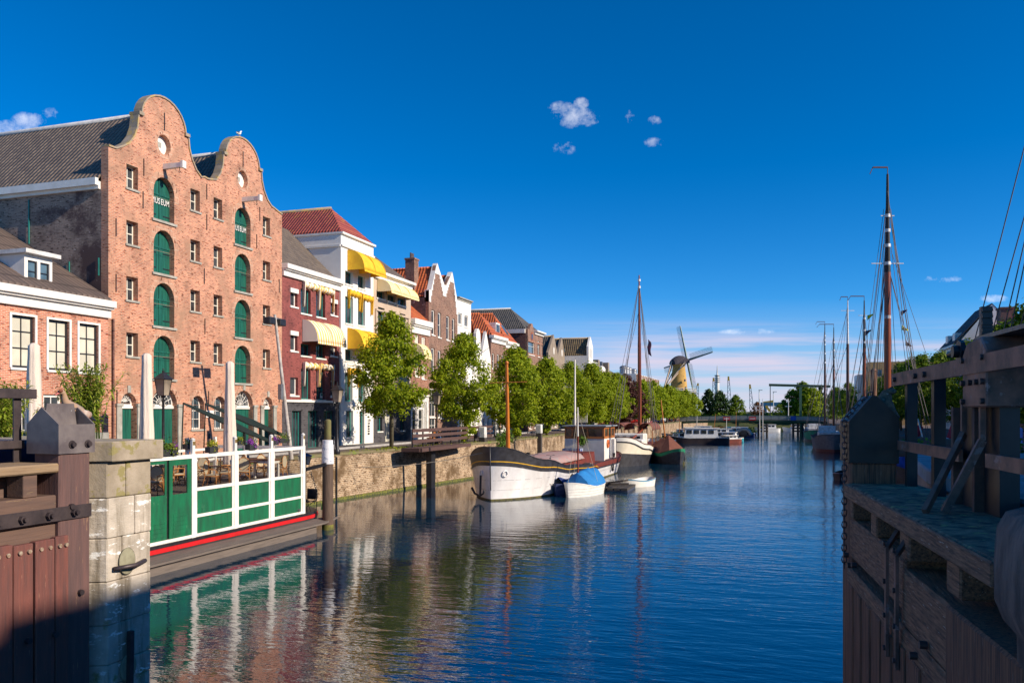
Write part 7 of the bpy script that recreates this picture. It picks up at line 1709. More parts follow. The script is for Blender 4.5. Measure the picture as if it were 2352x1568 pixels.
mb = MB(); mb.box(-6.5, -3.6, 188, 190, 0, .35); t = mb.build('reed_raft', WOODD, loc=(-5, 189, 0)); tag(t, 'floating timber raft grown with dark reeds, left of the bridge opening', 'raft'); rr = random.Random(9); mb = MB(); leaves(mb, (-5, 189, 1.1), (1.7, .9, .9), 260, .35, rr, long=1.5); mb.build('reeds', leafmat('dark_reeds', (.04,.08,.02), (.03,.06,.015)), t)
mb = MB(); mb.box(-12.5, -9.5, 180, 182, 0, .35); t = mb.build('reed_raft', WOODD, loc=(-11, 181, 0)); tag(t, 'floating timber raft grown with dark reeds, beside the inflatable dinghy', 'raft'); mb = MB(); leaves(mb, (-11, 181, 1.3), (1.8, .9, 1.1), 260, .35, rr, long=1.5); mb.build('reeds', bpy.data.materials['dark_reeds'], t)
# right-hand ships
def ship_right(label, x, y, L, B, h, hullm, bot, mast_px, top_py, dy, r, bands, mats, vane, cross, stays_n=6, mslope=0, split=.75):
    b = Boat(label, x, y, 0, L, B, spl((0, h*1.35), (.3, h), (1, h*1.1)), 'sailing_barge', 'barge', .22, .2, (.45,.7), (.5,.7), (.1, .1), 'sailing barges moored along the right quay')
    b.strip(lambda u: -.3, lambda u: .35, bot, 'lower_hull', 22, 0, 2); b.strip(lambda u: .35, lambda u: b.H(u), hullm, 'hull', 22, 0, 3); b.strip(lambda u: b.H(u)-.08, lambda u: b.H(u)+.02, HBK, 'bulwark_cap', 22, .04, 1); b.deck(lambda u: b.H(u)-.3, RDK)
    mb = MB(); b.box(mb, -B*.3, B*.3, L*.5, L*.8, h-.3, h+.7); b.box(mb, -B*.25, B*.25, L*.8+.02, L*.92, h-.3, h+1.5); mb.build('cabin', WHITE2, b.t)
    p = U('d', mast_px, 960, y=y+dy); q = U('d', mast_px, top_py, y=y+dy); stays = []
    for k in range(stays_n):
        sx = -1 if k % 2 else 1; stays.append((.70 if k < 4 else .93, b.T((sx*B*.48, min(L*.95, dy+(-1.6+k*.9)), h+.1))))
    stays += [(.95, b.T((0, -1.2, h*1.4))), (.97, b.T((0, L, h)))]
    mast(b.t, (p.x, y+dy, .8), q, r, mats, bands, stays, None, vane, cross, split); return b
GRH = M('bright_green_hull', (.01,.26,.15)); GYH = M('grey_brown_hull', (.20,.17,.17), (.13,.11,.11)); LTH = M('pale_teal_hull', (.30,.42,.42))
MBK = M('black_topmast', (.02,.018,.02))
ship_right('green-hulled barge farthest along the right quay, with thin curved vane on its mast', 7.6, 152, 16, 4.2, 1.5, GRH, HBK, 1894.5, 745, 5, .20, (.66, .74, .82, .86, .9), (BRM, MBK), 1.4, (), 6, split=.62)
ship_right('barge with horizontal bar vane atop its mast, second from the bridge on the right', 8.6, 128, 16, 4.3, 1.5, GYH, HBK, 1915, 752, 6, .19, (.64, .72, .80, .87), (MAST, MBK), 2.2, (), 6, split=.62)
ship_right('grey-bowed barge with red waterline on the right, mast white at the top', 7.6, 113, 17, 4.6, 1.7, GYH, RST, 1947, 690, 5, .21, (.70,), (BRM, WHITE2), .9, ((.93, .9),), 6, split=.70)
ship_right('pale teal low barge with red flag vane, fourth from the bridge on the right', 10.0, 97, 15, 4.2, 1.2, LTH, TEA, 1985, 690, 6, .20, (.72, .80, .88), (MAST, MBK), 1.6, ((.9, .7),), 8, split=.68)
bE = ship_right('dark barge with the tallest dark red mast and signal flags, nearest on the right', 8.9, 58, 24, 5.2, 1.6, HBK, RST, 2038.5, 400, 8, .27, (.52, .70, .76, .81, .86), (MAST, MBK), 1.1, ((.70, 1.2), (.86, .5)), 8, split=.67)
mE = U('d', 2038.5, 400, y=66); mb = MB()
for (a0, b0, a1, b1) in ((2030, 560, 1990, 905), (2030, 480, 1975, 905), (2046, 560, 2085, 870), (2046, 480, 2100, 870), (2048, 580, 2140, 850), (2034, 560, 2010, 900), (2034, 560, 2018, 900), (2042, 560, 2060, 880), (2044, 500, 2110, 905), (2034, 600, 2003, 880), (2036, 640, 2024, 890), (2041, 640, 2052, 890)):
    mb.cyl(U('d', a0, b0, y=66), U('d', a1, b1, y=66+(b1-700)*.006), .018, n=4, cap=False)
mb.build('rigging', RIG, bE.t)
for i, (a, b_, c, lb, w) in enumerate(((477, 1005, (.80,.70,.02), 'small yellow pennant left of the tallest mast', 8), (677, 1060, (.80,.70,.02), 'small yellow pennant right of the tallest mast', 8), (672, 980, (.05,.06,.14), 'dark pennant above the right yellow one', 7), (697, 1150, (.10,.05,.08), 'dark red pennant below the right yellow one', 7), (466, 1095, (.12,.07,.10), 'dark striped pennant below the left yellow one', 6))):
    p = U('10', a, b_, y=66.3); mb = MB(); mb.grid(lambda u, v: V((p.x-.22+.42*v, 66.3+.06*math.sin(v*6), p.z+.32*(u-.5)*(1.2-v)-.25*v*(1 if i % 2 else -1))), 3, 6); tag(mb.build('pennant', M('pennant_cloth_%s' % ('abcde'[i]), c), solid=.01), lb, 'pennant', 'signal pennants in the rigging')
p = U('d', 2007, 905, y=74); q = U('d', 2007, 852, y=74); mb = MB(); mb.cyl((p.x, 74, 1), (q.x, 74, q.z), .26, .24, 12); mb.cyl((q.x, 74, q.z), (q.x, 74, q.z+.25), .3, .1, 12); tag(mb.build('mooring_pile', M('brown_pile', (.22,.09,.045), (.12,.06,.04), 3, .7)), 'short thick brown pile with pale conical cap right of the fourth mast', 'mooring pile')
# rigging of a near ship whose mast stands outside the frame
sh = Boat('near barge on the right quay, only its rigging and deck seen beside the gate', 9.2, 26, 0, 22, 5.0, spl((0, 1.9), (.4, 1.3), (1, 1.5)), 'sailing_barge', 'barge', .22, .2)
sh.strip(lambda u: -.3, lambda u: sh.H(u), HBK, 'hull', 20); sh.deck(lambda u: sh.H(u)-.2, DECKG); mb = MB(); mb.cyl((11.2, 34, 1.2), (11.2, 34, 22), .25, .12, 10); mb.build('mast', MAST, sh.t)
mb = MB()
for (a0, b0, a1, b1) in ((2352, 340, 2262, 690), (2352, 500, 2288, 730), (2352, 560, 2305, 760), (2352, 610, 2318, 770), (2352, 720, 2332, 790)):
    p, q = U('d', a0, b0, y=36), U('d', a1, b1, y=38); d = (p-q); mb.cyl(q-d*.35, p+d*.5, .024, n=5, cap=False)
mb.build('rigging', RIG, sh.t)
mb = MB(); p = U('R', 700, 1290, z=0)
small_boat('little tarred rowing boat with blue-green inside against the right gate post', p.x+.35, p.y-.4, math.radians(-14), 3.4, 1.5, .45, .6, M('brown_tarred_hull', (.07,.04,.035)), 'rowing_boat', M('blue_green_inside', (.03,.12,.18)), M('mauve_gunwale', (.35,.28,.36)))
# ------------------------------------------------------------------ trees
L1 = leafmat('linden_leaves_light', (.28,.36,.006), (.11,.20,.008), (.56,.58,.03), .5); L2 = leafmat('linden_leaves_dark', (.15,.24,.01), (.07,.13,.01), (.27,.34,.015), .4)
LP = leafmat('copper_beech_leaves', (.075,.025,.022), (.05,.02,.02), (.13,.05,.03), .25); LD = leafmat('deep_green_leaves', (.04,.085,.02), (.03,.06,.015), (.07,.13,.02), .3)
LO = leafmat('rusty_shrub_leaves', (.20,.07,.02), (.12,.06,.02), (.25,.10,.03), .3)
BARK = M('grey_green_bark', (.13,.11,.06), (.08,.065,.04), 6, .9, 0, .6, stretch=(3,3,.6))
def crown(seed, n, H=6.6, R=2.5, size=.2, base=1.6, lowshoots=False):
    n = int(n*1.35); size *= .84
    """egg-shaped crown of leaf clusters; z measured from the ground"""
    r = random.Random(seed); mb = MB(); cl = []
    for k in range(120):
        t = r.random(); z = base+H*t; w = R*(math.sin(math.pi*min(1, (t*.93+.07))**.78)**.72); a = r.random()*6.283; q = w*(r.random()**.42)*.92
        cl.append((V((q*math.cos(a), q*math.sin(a), z)), r.uniform(.45, 1.0)*R/2.5))
    for k in range(10): a = r.random()*6.283; cl.append((V((R*.95*math.cos(a), R*.95*math.sin(a), base+H*r.uniform(.1, .5))), .35))
    for k in range(5): cl.append((V((r.uniform(-.4,.4), r.uniform(-.4,.4), base+H*r.uniform(.95, 1.04))), .3))
    if lowshoots:
        for k in range(7): cl.append((V((r.uniform(-.5,.5), r.uniform(-.5,.5), r.uniform(.4, base+.3))), .4))
    per = n//len(cl)
    for c, s in cl: leaves(mb, c, (s, s, s*.8), int(per*r.uniform(.5, 1.5)), size, r, .5, 1.3, .8)
    return mb
def trunkmb(h=9.1, base=1.8, r0=.17, seed=0):
    r = random.Random(seed); mb = MB(); mb.tube([(0,0,-.1), (.03,.02,base), (-.05,.04,h*.55), (.03,0,h*.86)], r0, 8, r1=.03)
    for k in range(11):
        z = base+r.random()*h*.5; a = r.random()*6.283; L = r.uniform(1.0, 2.1); mb.tube([(0,0,z), (L*.5*math.cos(a), L*.5*math.sin(a), z+L*.45), (L*math.cos(a), L*math.sin(a), z+L*.8)], .055, 5, r1=.015)
    return mb
def tree0(name, label, seed, n, size, leaf, loc, group, H=6.6, R=2.5, base=1.6, low=False, cat='tree', r0=.16, rz=0, sc_=1):
    t = thing(name, label, cat, loc, group); t.rotation_euler = (0,0,rz); t.scale = (sc_,)*3
    for nm, mb, mt in (('trunk', trunkmb(base+H, base+.3, r0, seed), BARK), ('crown', crown(seed, n, H, R, size, base, low), leaf)):
        o = mb.build(nm, mt, loc=(0,0,0)); o.location = (0,0,0); o.parent = t
    return t
GL = 'linden trees in a row on the left quay'
ty = [49.5, 60.5, 71.3, 81.4, 91.5, 101.5, 111.5, 121]
TL = []
labs = ['nearest young linden of the left row, trunk standing before the white and grey ground floors', 'second linden from the left, behind the timber railing and parked bicycle', 'third linden, behind the thin orange mast', 'fourth linden from the left along the quay', 'fifth linden, behind the tall white signal mast',
        'sixth linden from the left along the quay', 'seventh linden, whose pale crown ends just left of the copper beech', 'eighth linden, low behind the copper beech']
a0 = tree0('linden_tree', labs[0], 11, 18500, .165, L1, (qx(ty[0])-.6, ty[0], G0), GL, 6.45, 2.55, 2.3)
a1 = tree0('linden_tree', labs[1], 12, 18500, .18, L1, (qx(ty[1])-.9, ty[1], G0), GL, 6.4, 2.8, 2.0, True)
a2 = tree0('linden_tree', labs[2], 13, 13000, .24, L1, (-22.7, ty[2], G0), GL, 6.6, 2.9, 1.5, True)
pro = [a0, a1, a2]; rr = random.Random(4)
for i in range(3, 8): s = rr.uniform(.93, 1.04); copy_tree(pro[i % 3 if i % 3 else 2], None, (-22.3+rr.uniform(-.2,.2), ty[i], G0), rr.uniform(0, 6.28), labs[i], s)
cbh = tree0('copper_beech', 'dark reddish copper-leaved tree among the green lindens, left of the tall red mast', 21, 5200, .36, LP, (-23.0, 131, G0), None, 7.4, 3.6, 1.0, True)
f0 = tree0('linden_tree', 'round green tree right behind the tall red mast', 31, 5200, .34, L1, (-21.8, 142, G0), GL, 6.2, 3.1, 1.5)
for i, y in enumerate((153, 165, 177, 190, 204, 220, 236)):
    copy_tree(f0, None, (-22.0+rr.uniform(-.3,.3), y, G0), rr.uniform(0, 6.28), ['green tree above the blue and white parked cars', 'green tree above the red parked car by the bus shelter', 'green tree left of the windmill foot', 'green tree in front of the windmill gallery', 'green tree just right of the windmill tower base', 'last but one green tree of the left row before the bridge', 'last green tree of the left row, by the left bridge end'][i], rr.uniform(.92, 1.05))
# big trees behind the bridge
def big(name, label, k, a, b, Y, H, R, leaf, seed, n=4200, base=.6, group=None):
    p = U(k, a, b, y=Y); return tree0(name, label, seed, n, .62*H/10, leaf, (p.x, Y, G0), group, H, R, base, True)
big('dark_tree', 'dark broad tree standing left below the telecom tower', '9', 730, 1000, 296, 9.6, 3.0, LD, 41); big('dark_tree', 'darkest round tree directly below the telecom tower', '9', 850, 1000, 292, 8.7, 3.5, LD, 42)
big('olive_tree', 'olive green round tree right of the two dark trees', '9', 1010, 1000, 295, 7.3, 3.4, L2, 43); big('rusty_shrub', 'rust-coloured shrub left of the blue gantry crane', '9', 1232, 1040, 290, 5.0, 2.5, LO, 44, 2000)
big('green_shrub', 'low yellow-green shrub below the gantry crane', '9', 1450, 1060, 290, 4.2, 2.6, L2, 45, 1600)
big('broad_tree', 'broad green tree behind the green bridge portal post', '9', 1690, 1000, 295, 11.2, 5.2, L2, 46, 5000); big('broad_tree', 'green tree left of the bridge portal post', '9', 1590, 1000, 298, 9.0, 4.2, L2, 47); big('broad_tree', 'green tree right of the bridge portal post', '9', 1790, 1000, 292, 9.6, 5.2, L1, 48); big('conifer', 'small pointed conifer top just left of the first right-hand mast', '9', 1880, 1000, 297, 10.6, 1.5, LD, 49, 1500)
mb = MB(); r = random.Random(77)
for k in range(60): x = -50+k*2.0; leaves(mb, (x, 292+r.uniform(-6,6), G0+1.0+r.uniform(-.4,.5)), (2.2, 1.5, 1.2), 40, .8, r)
tag(mb.build('hedge_scrub', L2, loc=(0,0,0)), 'low mixed scrub covering the bank behind the bridge', 'scrub', kind='stuff')
# right bank row
GR = 'lindens in a row on the right bank'
r0_ = tree0('linden_tree', 'nearest dark linden on the right bank, filling the gate railing openings', 51, 7600, .24, L2, (15.8, 52, G0), GR, 6.7, 2.9, 1.9)
rl = [(60, 'second linden on the right bank, left of the toothed rack'), (69, 'third linden on the right bank, below the brick chimney'), (78, 'fourth linden on the right bank, just right of the tallest mast rigging'), (88, 'fifth linden on the right bank, at the first gate rail post'), (98, 'sixth linden on the right bank, right of the tallest mast'), (108, 'seventh linden on the right bank, behind the tallest mast'), (118, 'eighth linden on the right bank, below the ochre block'),
      (130, 'ninth linden on the right bank, left below the ochre block'), (142, 'tenth linden on the right bank, between the masts'), (155, 'eleventh linden on the right bank, behind the pair of thin masts'), (170, 'twelfth linden on the right bank'), (186, 'thirteenth linden on the right bank, before the bridge'), (202, 'linden right beside the right bridge end'), (218, 'first linden beyond the bridge on the right bank'), (234, 'second linden beyond the bridge on the right bank'), (250, 'third linden beyond the bridge on the right bank'), (268, 'last linden beyond the bridge on the right bank'), (44, 'linden on the right bank at the right edge of the picture')]
for y, lb in rl: copy_tree(r0_, None, (15.8+rr.uniform(-.4,.4) + (2 if y > 120 else 0), y, G0), rr.uniform(0, 6.28), lb, rr.uniform(.92, 1.1))
# bamboo-like bushes on the lock bank
def cane_bush(label, x, y, z, n, h, w, seed):
    r = random.Random(seed); t = thing('willow_bush', label, 'bush', (x, y, z), 'arching bushes on the lock bank'); ms, ml = MB(), MB()
    for k in range(n):
        a = r.random()*6.283; b0 = V((x+r.gauss(0,.15*w), y+r.gauss(0,.15*w), z)); L = h*r.uniform(.6, 1.1); d = V((math.cos(a), math.sin(a), 0))*r.uniform(.1, .75)*w; pts = [b0+d*(s*s)+V((0,0,L*s*(1-.12*s))) for s in (0, .25, .5, .75, 1)]
        ms.tube(pts, .012, 4, r1=.004)
        for _ in range(48):
            s = r.uniform(.15, 1); i = min(3, int(s*4)); q = pts[i].lerp(pts[i+1], s*4-i); dd = (V((r.gauss(0,1), r.gauss(0,1), r.gauss(.1,.6)))).normalized(); sd = dd.cross(V((0,0,1))).normalized()*.021; LL = r.uniform(.10, .20)
            ml.add([q, q+dd*LL*.5+sd, q+dd*LL-V((0,0,.02)), q+dd*LL*.5-sd], [(0,1,2,3)])
    ms.build('stems', LF_G, t); ml.build('leaves', leafmat('willow_leaves_'+'ab'[seed % 2], (.36,.42,.04), (.20,.30,.02), (.45,.42,.10)), t)
p = U('d', 185, 1000, z=4.72); p = V((-14.3, 14.2, 4.7)); q = U('d', 195, 960, d=20); cane_bush('arching light green bush behind the iron capped post, before the low brick house', q.x, q.y, 4.6, 95, 2.0, 1.0, 2)
q = U('d', 5, 960, d=18.5); cane_bush('arching light green bush cut by the left edge of the picture', q.x, q.y, 4.6, 70, 1.5, .8, 3)
q = U('d', 140, 990, d=20); cane_bush('low light green bush left of the iron capped post', q.x-.3, q.y, 4.6, 25, .9, .45, 4)
mb = MB(); r = random.Random(8)
for k in range(2600): x, y = r.uniform(-24, -17), r.uniform(13, 17.2); x = min(x, -1.14*y); hh_ = r.uniform(.05, .16); a = r.uniform(0, 3.1); mb.add([(x, y, GA), (x+.02*math.cos(a), y+.02*math.sin(a), GA), (x+r.uniform(-.05,.05), y, GA+hh_)], [(0,1,2)])
tag(mb.build('long_grass', LF_Y, loc=(-17, 13, GA)), 'rough yellow-green grass on the lock bank', 'grass', kind='stuff')
mb = MB()
for k in range(40):
    y = r.uniform(42, 110); x = qx(y)-r.uniform(.1, .7); leaves(mb, (x, y, G0+.05), (.5, .9, .09), 26, .09, r)
leaves(mb, (qx(49.5)-.4, 49.5, G0+.06), (.9, 1.2, .14), 160, .10, r); tag(mb.build('quay_weeds', LF_Y, loc=(-23, 70, G0)), 'low yellow-green weeds along the edge of the left quay', 'weeds', kind='stuff')
t = thing('shrub', 'bright green tall weed bush on the quay edge behind the barge bow', 'shrub', (-22.6, 62.8, G0-.4)); mb = MB(); leaves(mb, (-22.0, 66.2, 3.0), (.7, 1.6, .9), 500, .15, r, long=1.6); leaves(mb, (-21.9, 64.8, 2.5), (.5, 1.0, .7), 200, .15, r); mb.build('foliage', LF_G, t)
t = thing('shrub', 'small green weed clump on the right lock wall behind the railing', 'shrub', (3.2, 9.5, 4.71)); q = U('12', 1160, 30, z=4.75); q = U('11', 1330, 1170, z=4.72); mb = MB(); leaves(mb, q+V((0,0,.08)), (.28, .25, .16), 260, .045, r, long=1.5); mb.build('foliage', LF_G, t)
for i, (a, b) in enumerate(((625, 1105),)): q = U('11', a, b, d=9.2); t = thing('shrub', 'tiny weed clump on the right lock wall near the first rail post', 'shrub', tuple(q)); mb = MB(); leaves(mb, q, (.3, .2, .06), 90, .04, r); mb.build('foliage', LF_G, t)
# ------------------------------------------------------------------ street furniture
street_lamp(-25.35, 28.9, G0-.05, 7.15, 'lantern street lamp at the far left, standing before the big green door')
street_lamp(-24.3, 41.9, G0, 7.0, 'lantern street lamp in the middle, before the red-brown and white houses')
p = U('d', 1003, 895, d=62.5); street_lamp(p.x, p.y, G0, 7.0, 'lantern street lamp at the left end of the timber railing, between the first two lindens')
p = U('d', 1137, 905, d=79); street_lamp(p.x, p.y, G0, 7.0, 'lantern street lamp between the second and third lindens, farthest of the row')
jt = thing('timber_platform', 'dark timber landing platform with plank railing jutting from the quay', 'platform', (-22.4, 53, G0)); DT = wood('dark_brown_railing', (.11,.055,.045), (.07,.04,.035), 3, .7, 1, .3)
mb = MB(); mb.box(-23.4, -22.0, 48.6, 57.4, G0-.02, G0+.08); mb.box(-21.99, -21.85, 48.5, 57.5, G0-.14, G0+.10); mb.box(-23.3, -21.99, 48.4, 48.59, G0-.14, G0+.10); mb.build('deck', DT, jt)
mb = MB(); mb.box(-22.9, -22.5, 51.5, 52.2, -1, G0-.03); mb.build('support', BLACK, jt)
x, y0r, y1r = -23.25, 50.0, 66.4; mb = MB()
for z in (.45, .83, 1.2): mb.box(x-.04, x+.04, y0r, y1r, G0+z-.11, G0+z+.11)
mb.build('railing', DT, jt); mb = MB()
for k in range(9): y = y0r+.2+k*1.72; mb.box(x-.12, x-.042, y-.05, y+.05, G0, G0+1.28)
mb.build('rail_post', BLACK, jt)
def bike0(label):
    t = thing('bicycle', label, 'bicycle', (0,0,0), 'parked bicycles')
    for yy, nm in ((-.52, 'wheel'), (.52, 'wheel')):
        mb = MB(); mb.tube([(0, yy+.33*math.cos(a), .34+.33*math.sin(a)) for a in [6.2832*k/20 for k in range(21)]], .018, 5)
        for k in range(8): a = k*math.pi/4; mb.cyl((0, yy, .34), (0, yy+.32*math.cos(a), .34+.32*math.sin(a)), .004, n=3)
        mb.build(nm, BLACK, t)
    mb = MB(); F_ = [((0,-.52,.34),(0,-.2,.32)), ((0,-.2,.32),(0,-.3,.82)), ((0,-.52,.34),(0,-.28,.75)), ((0,-.28,.75),(0,.3,.82)), ((0,-.2,.32),(0,.32,.72)), ((0,.3,.98),(0,.34,.72)), ((0,.34,.72),(0,.52,.34))]
    for a, b in F_: mb.cyl(a, b, .018, n=6)
    mb.build('frame', STEEL, t); mb = MB(); mb.box(-.06, .06, -.44, -.2, .86, .91); mb.build('saddle', BLACK, t, bevel=.02); mb = MB(); mb.tube([(-.28, .2, 1.04), (-.2, .3, 1.06), (0, .3, 1.0), (.2, .3, 1.06), (.28, .2, 1.04)], .014, 5); mb.build('handlebar', BLACK, t); return t
bk0 = bike0('black bicycle leaning at the middle street lamp, before the red-brown house'); bk0.location = (-24.9, 42.6, G0); bk0.rotation_euler = (.05, 0, .5)
copy_tree(bk0, None, (-22.95, 62.6, G0), .05, 'bicycle with dark panniers leaning on the timber railing')
q = U('d', 1227, 1005, z=G0); copy_tree(bk0, None, tuple(q), .6, 'white bicycle against a lamp post behind the barge')
copy_tree(bk0, None, tuple(A.T((1.2, 4.6, 1.5))), .3, 'old bicycle on the silver barge deck, nearer the orange mast'); copy_tree(bk0, None, tuple(A.T((1.7, 6.6, 1.35))), .2, 'old bicycle on the silver barge deck, beside the tarpaulin')
mb = MB(); mb.box(-23.1, -22.8, 61.7, 62.3, G0+.45, G0+.85); tag(mb.build('pannier', M('navy_pannier', (.015,.015,.05)), bevel=.06), 'dark blue pannier hanging on the railing bicycle', 'pannier')
for i, (x, y) in enumerate(((11.9, 20), (13.2, 24), (12.4, 30))):
    pass
for i, (xx, yy, lb) in enumerate(((qx(62)-.25, 62.3, 'white-headed quay bollard behind the barge bow'), (-21.9, 76.5, 'white-headed quay bollard left of the wheelhouse'))):
    t = thing('quay_post', lb, 'bollard', (xx, yy, 1.4), 'white-headed quay posts'); mb = MB(); mb.box(xx-.26, xx+.26, yy-.26, yy+.26, 1.2, 3.15); mb.build('base', WOODD, t); mb = MB(); mb.box(xx-.28, xx+.28, yy-.28, yy+.28, 3.153, 4.05); mb.build('painted_head', WHITE2, t, bevel=.05)
# cars
def car0():
    t = thing('parked_car', 'x', 'car', (0,0,0), 'cars parked along the left quay'); mb = MB()
    prof = [(-2.1, .3), (-2.15, .75), (-2.05, .98), (-1.35, 1.05), (-.7, 1.5), (1.1, 1.53), (1.95, 1.08), (2.1, .9), (2.12, .3)]
    mb.prism([(-.86, y, z) for y, z in prof], (1.72, 0, 0)); body_ = mb.build('body', None, t, bevel=.09) if 0 else None; return t, prof
def car(label, x, y, rz, col, i, sc_=1.0):
    t = thing('parked_car', label, 'car', (x, y, G0), 'cars parked along the left quay'); t.rotation_euler = (0,0,rz)
    m_ = M('car_paint_'+'abcdefghijkl'[i], col, tuple(q*.9 for q in col), 2, .25, .1, 0)
    def add_(nm, mb, mt, bev=0, par=None): o = mb.build(nm, mt, loc=(0,0,0), bevel=bev); o.location = (0,0,0); o.parent = par or t; return o
    mb = MB(); P1_ = [(-2.05, .32), (-2.12, .7), (-2.0, .95), (-1.2, 1.02), (1.7, 1.06), (2.08, .95), (2.1, .32)]
    mb.prism([(-.85, y_, z) for y_, z in P1_], (1.7, 0, 0)); b_ = add_('body', mb, m_, .08)
    mb = MB(); q = [(-1.25, 1.02), (-.65, 1.48), (1.25, 1.5), (1.85, 1.04)]
    lo = [(-.8, q[0][0], 1.0), (.8, q[0][0], 1.0), (.8, q[3][0], 1.0), (-.8, q[3][0], 1.0)]; hi = [(-.62, q[1][0], 1.46), (.62, q[1][0], 1.46), (.62, q[2][0], 1.48), (-.62, q[2][0], 1.48)]
    mb.add(lo+hi, [(0,1,5,4),(1,2,6,5),(2,3,7,6),(3,0,4,7),(4,5,6,7)]); add_('windows', mb, DGLASS, .03, b_)
    mb = MB(); mb.box(-.64, .64, -.7, 1.28, 1.465, 1.51); add_('car_roof', mb, m_, .03, b_)
    for sx in (-1, 1):
        for yy in (-1.3, 1.3): mb = MB(); mb.cyl((sx*.70, yy, .32), (sx*.88, yy, .32), .32, n=16); mb.cyl((sx*.885, yy, .32), (sx*.89, yy, .32), .18, n=12); add_('wheel', mb, BLACK)
    for sx in (-1, 1): mb = MB(); mb.box(sx*.6-.16, sx*.6+.16, -2.14, -2.06, .62, .8); add_('tail_light', mb, RED)
    return t
cs = [(1345, 968, -24.6, 0, (.02,.02,.025), 'black car with red tail lights parked between lindens, above the barge wheelhouse'), (1386, 966, -24.5, 0, (.16,.02,.025), 'dark red car parked beside the black one'), (1432, 965, -24.5, .0, (.10,.10,.11), 'grey car parked below the copper beech'), (1460, 964, -24.4, 0, (.55,.01,.01), 'bright red car just left of the tall red mast'),
      (1508, 960, -24.2, 0, (.03,.08,.32), 'blue car parked right of the tall red mast'), (1519, 960, -24.0, 0, (.55,.57,.60), 'silver car beside the blue car'), (1535, 958, -24.0, 0, (.02,.03,.06), 'dark blue car left of the bus shelter'), (1543, 957, -24.0, 0, (.5,.01,.01), 'red car at the bus shelter'), (1575, 957, -24.0, 0, (.6,.6,.6), 'white van-like car near the left bridge end'), (1590, 957, -24, 0, (.2,.22,.25), 'farthest small grey car before the bridge')]
for i, (a, b, X, rz, c, lb) in enumerate(cs): p = U('d', a, 958, x=X); car(lb, p.x, min(p.y, 250), rz, c, i)
p = U('F', 1165, 400, x=-23.0); t = thing('bus_shelter', 'green roofed glass shelter on the left quay beside the red car', 'shelter', (p.x, p.y, G0)); mb = MB(); mb.box(p.x-1.2, p.x+1.2, p.y-2, p.y+2, G0+2.5, G0+2.75); mb.build('roof', GREEN, t); mb = MB()
for sx in (-1, 1):
    for sy in (-1, 1): mb.box(p.x+sx*1.1-.06, p.x+sx*1.1+.06, p.y+sy*1.9-.06, p.y+sy*1.9+.06, G0, G0+2.5)
mb.build('post', STEEL, t); mb = MB(); mb.box(p.x-1.1, p.x-1.05, p.y-1.8, p.y+1.8, G0+.3, G0+2.3); mb.build('glass_wall', PANEGL, t)
p = U('F', 1090, 320, x=-22.3); t = thing('parking_sign', 'small blue parking sign on a pole by the quay', 'sign', (p.x, p.y, G0)); mb = MB(); mb.cyl((p.x, p.y, G0), (p.x, p.y, p.z+.3), .05, n=6); mb.build('pole', STEEL, t); mb = MB(); mb.box(p.x-.45, p.x+.45, p.y-.1, p.y-.06, p.z-.4, p.z+.5); s_ = mb.build('panel', M('parking_blue', (.02,.12,.55)), t)
mb = MB(); mb.box(p.x-.16, p.x-.06, p.y-.13, p.y-.105, p.z-.28, p.z+.38); mb.box(p.x-.06, p.x+.16, p.y-.13, p.y-.105, p.z+.30, p.z+.38); mb.box(p.x-.06, p.x+.16, p.y-.13, p.y-.105, p.z+.02, p.z+.1); mb.box(p.x+.16, p.x+.24, p.y-.13, p.y-.105, p.z+.02, p.z+.38); mb.build('letter', WHITE, s_)
for a in (1660, 1690): p = U('d', 1752 if a == 1660 else 1745, 958, y=201); q = U('d', 1752 if a == 1660 else 1745, 915, y=201); mb = MB(); mb.cyl((p.x, 201, 0), (p.x, 201, q.z), .1, .07, 6); tag(mb.build('boat_mast', WHITE), 'thin white mast standing before the bridge, %s of the pair' % ('right' if a == 1660 else 'left'), 'mast')
p = U('d', 1337, 955, y=92.5); t = thing('shop_sign', 'white shop sign board with a red bowl emblem, behind the white signal mast', 'sign', (p.x, 92.5, G0)); mb = MB(); mb.box(p.x-.62, p.x+.62, 92.5, 92.6, p.z-.75, p.z+.75); s_ = mb.build('board', WHITE, t); mb = MB(); mb.cyl((p.x, 92.55, G0), (p.x, 92.55, p.z-.75), .04, n=6); mb.build('pole', STEEL, t)
mb = MB(); mb.prism([(p.x-.5, 92.49, p.z+.6), (p.x+.5, 92.49, p.z+.6), (p.x+.3, 92.49, p.z+.3), (p.x+.1, 92.49, p.z+.18), (p.x-.1, 92.49, p.z+.18), (p.x-.3, 92.49, p.z+.3)], (0,-.012,0)); mb.build('emblem', RED, s_)
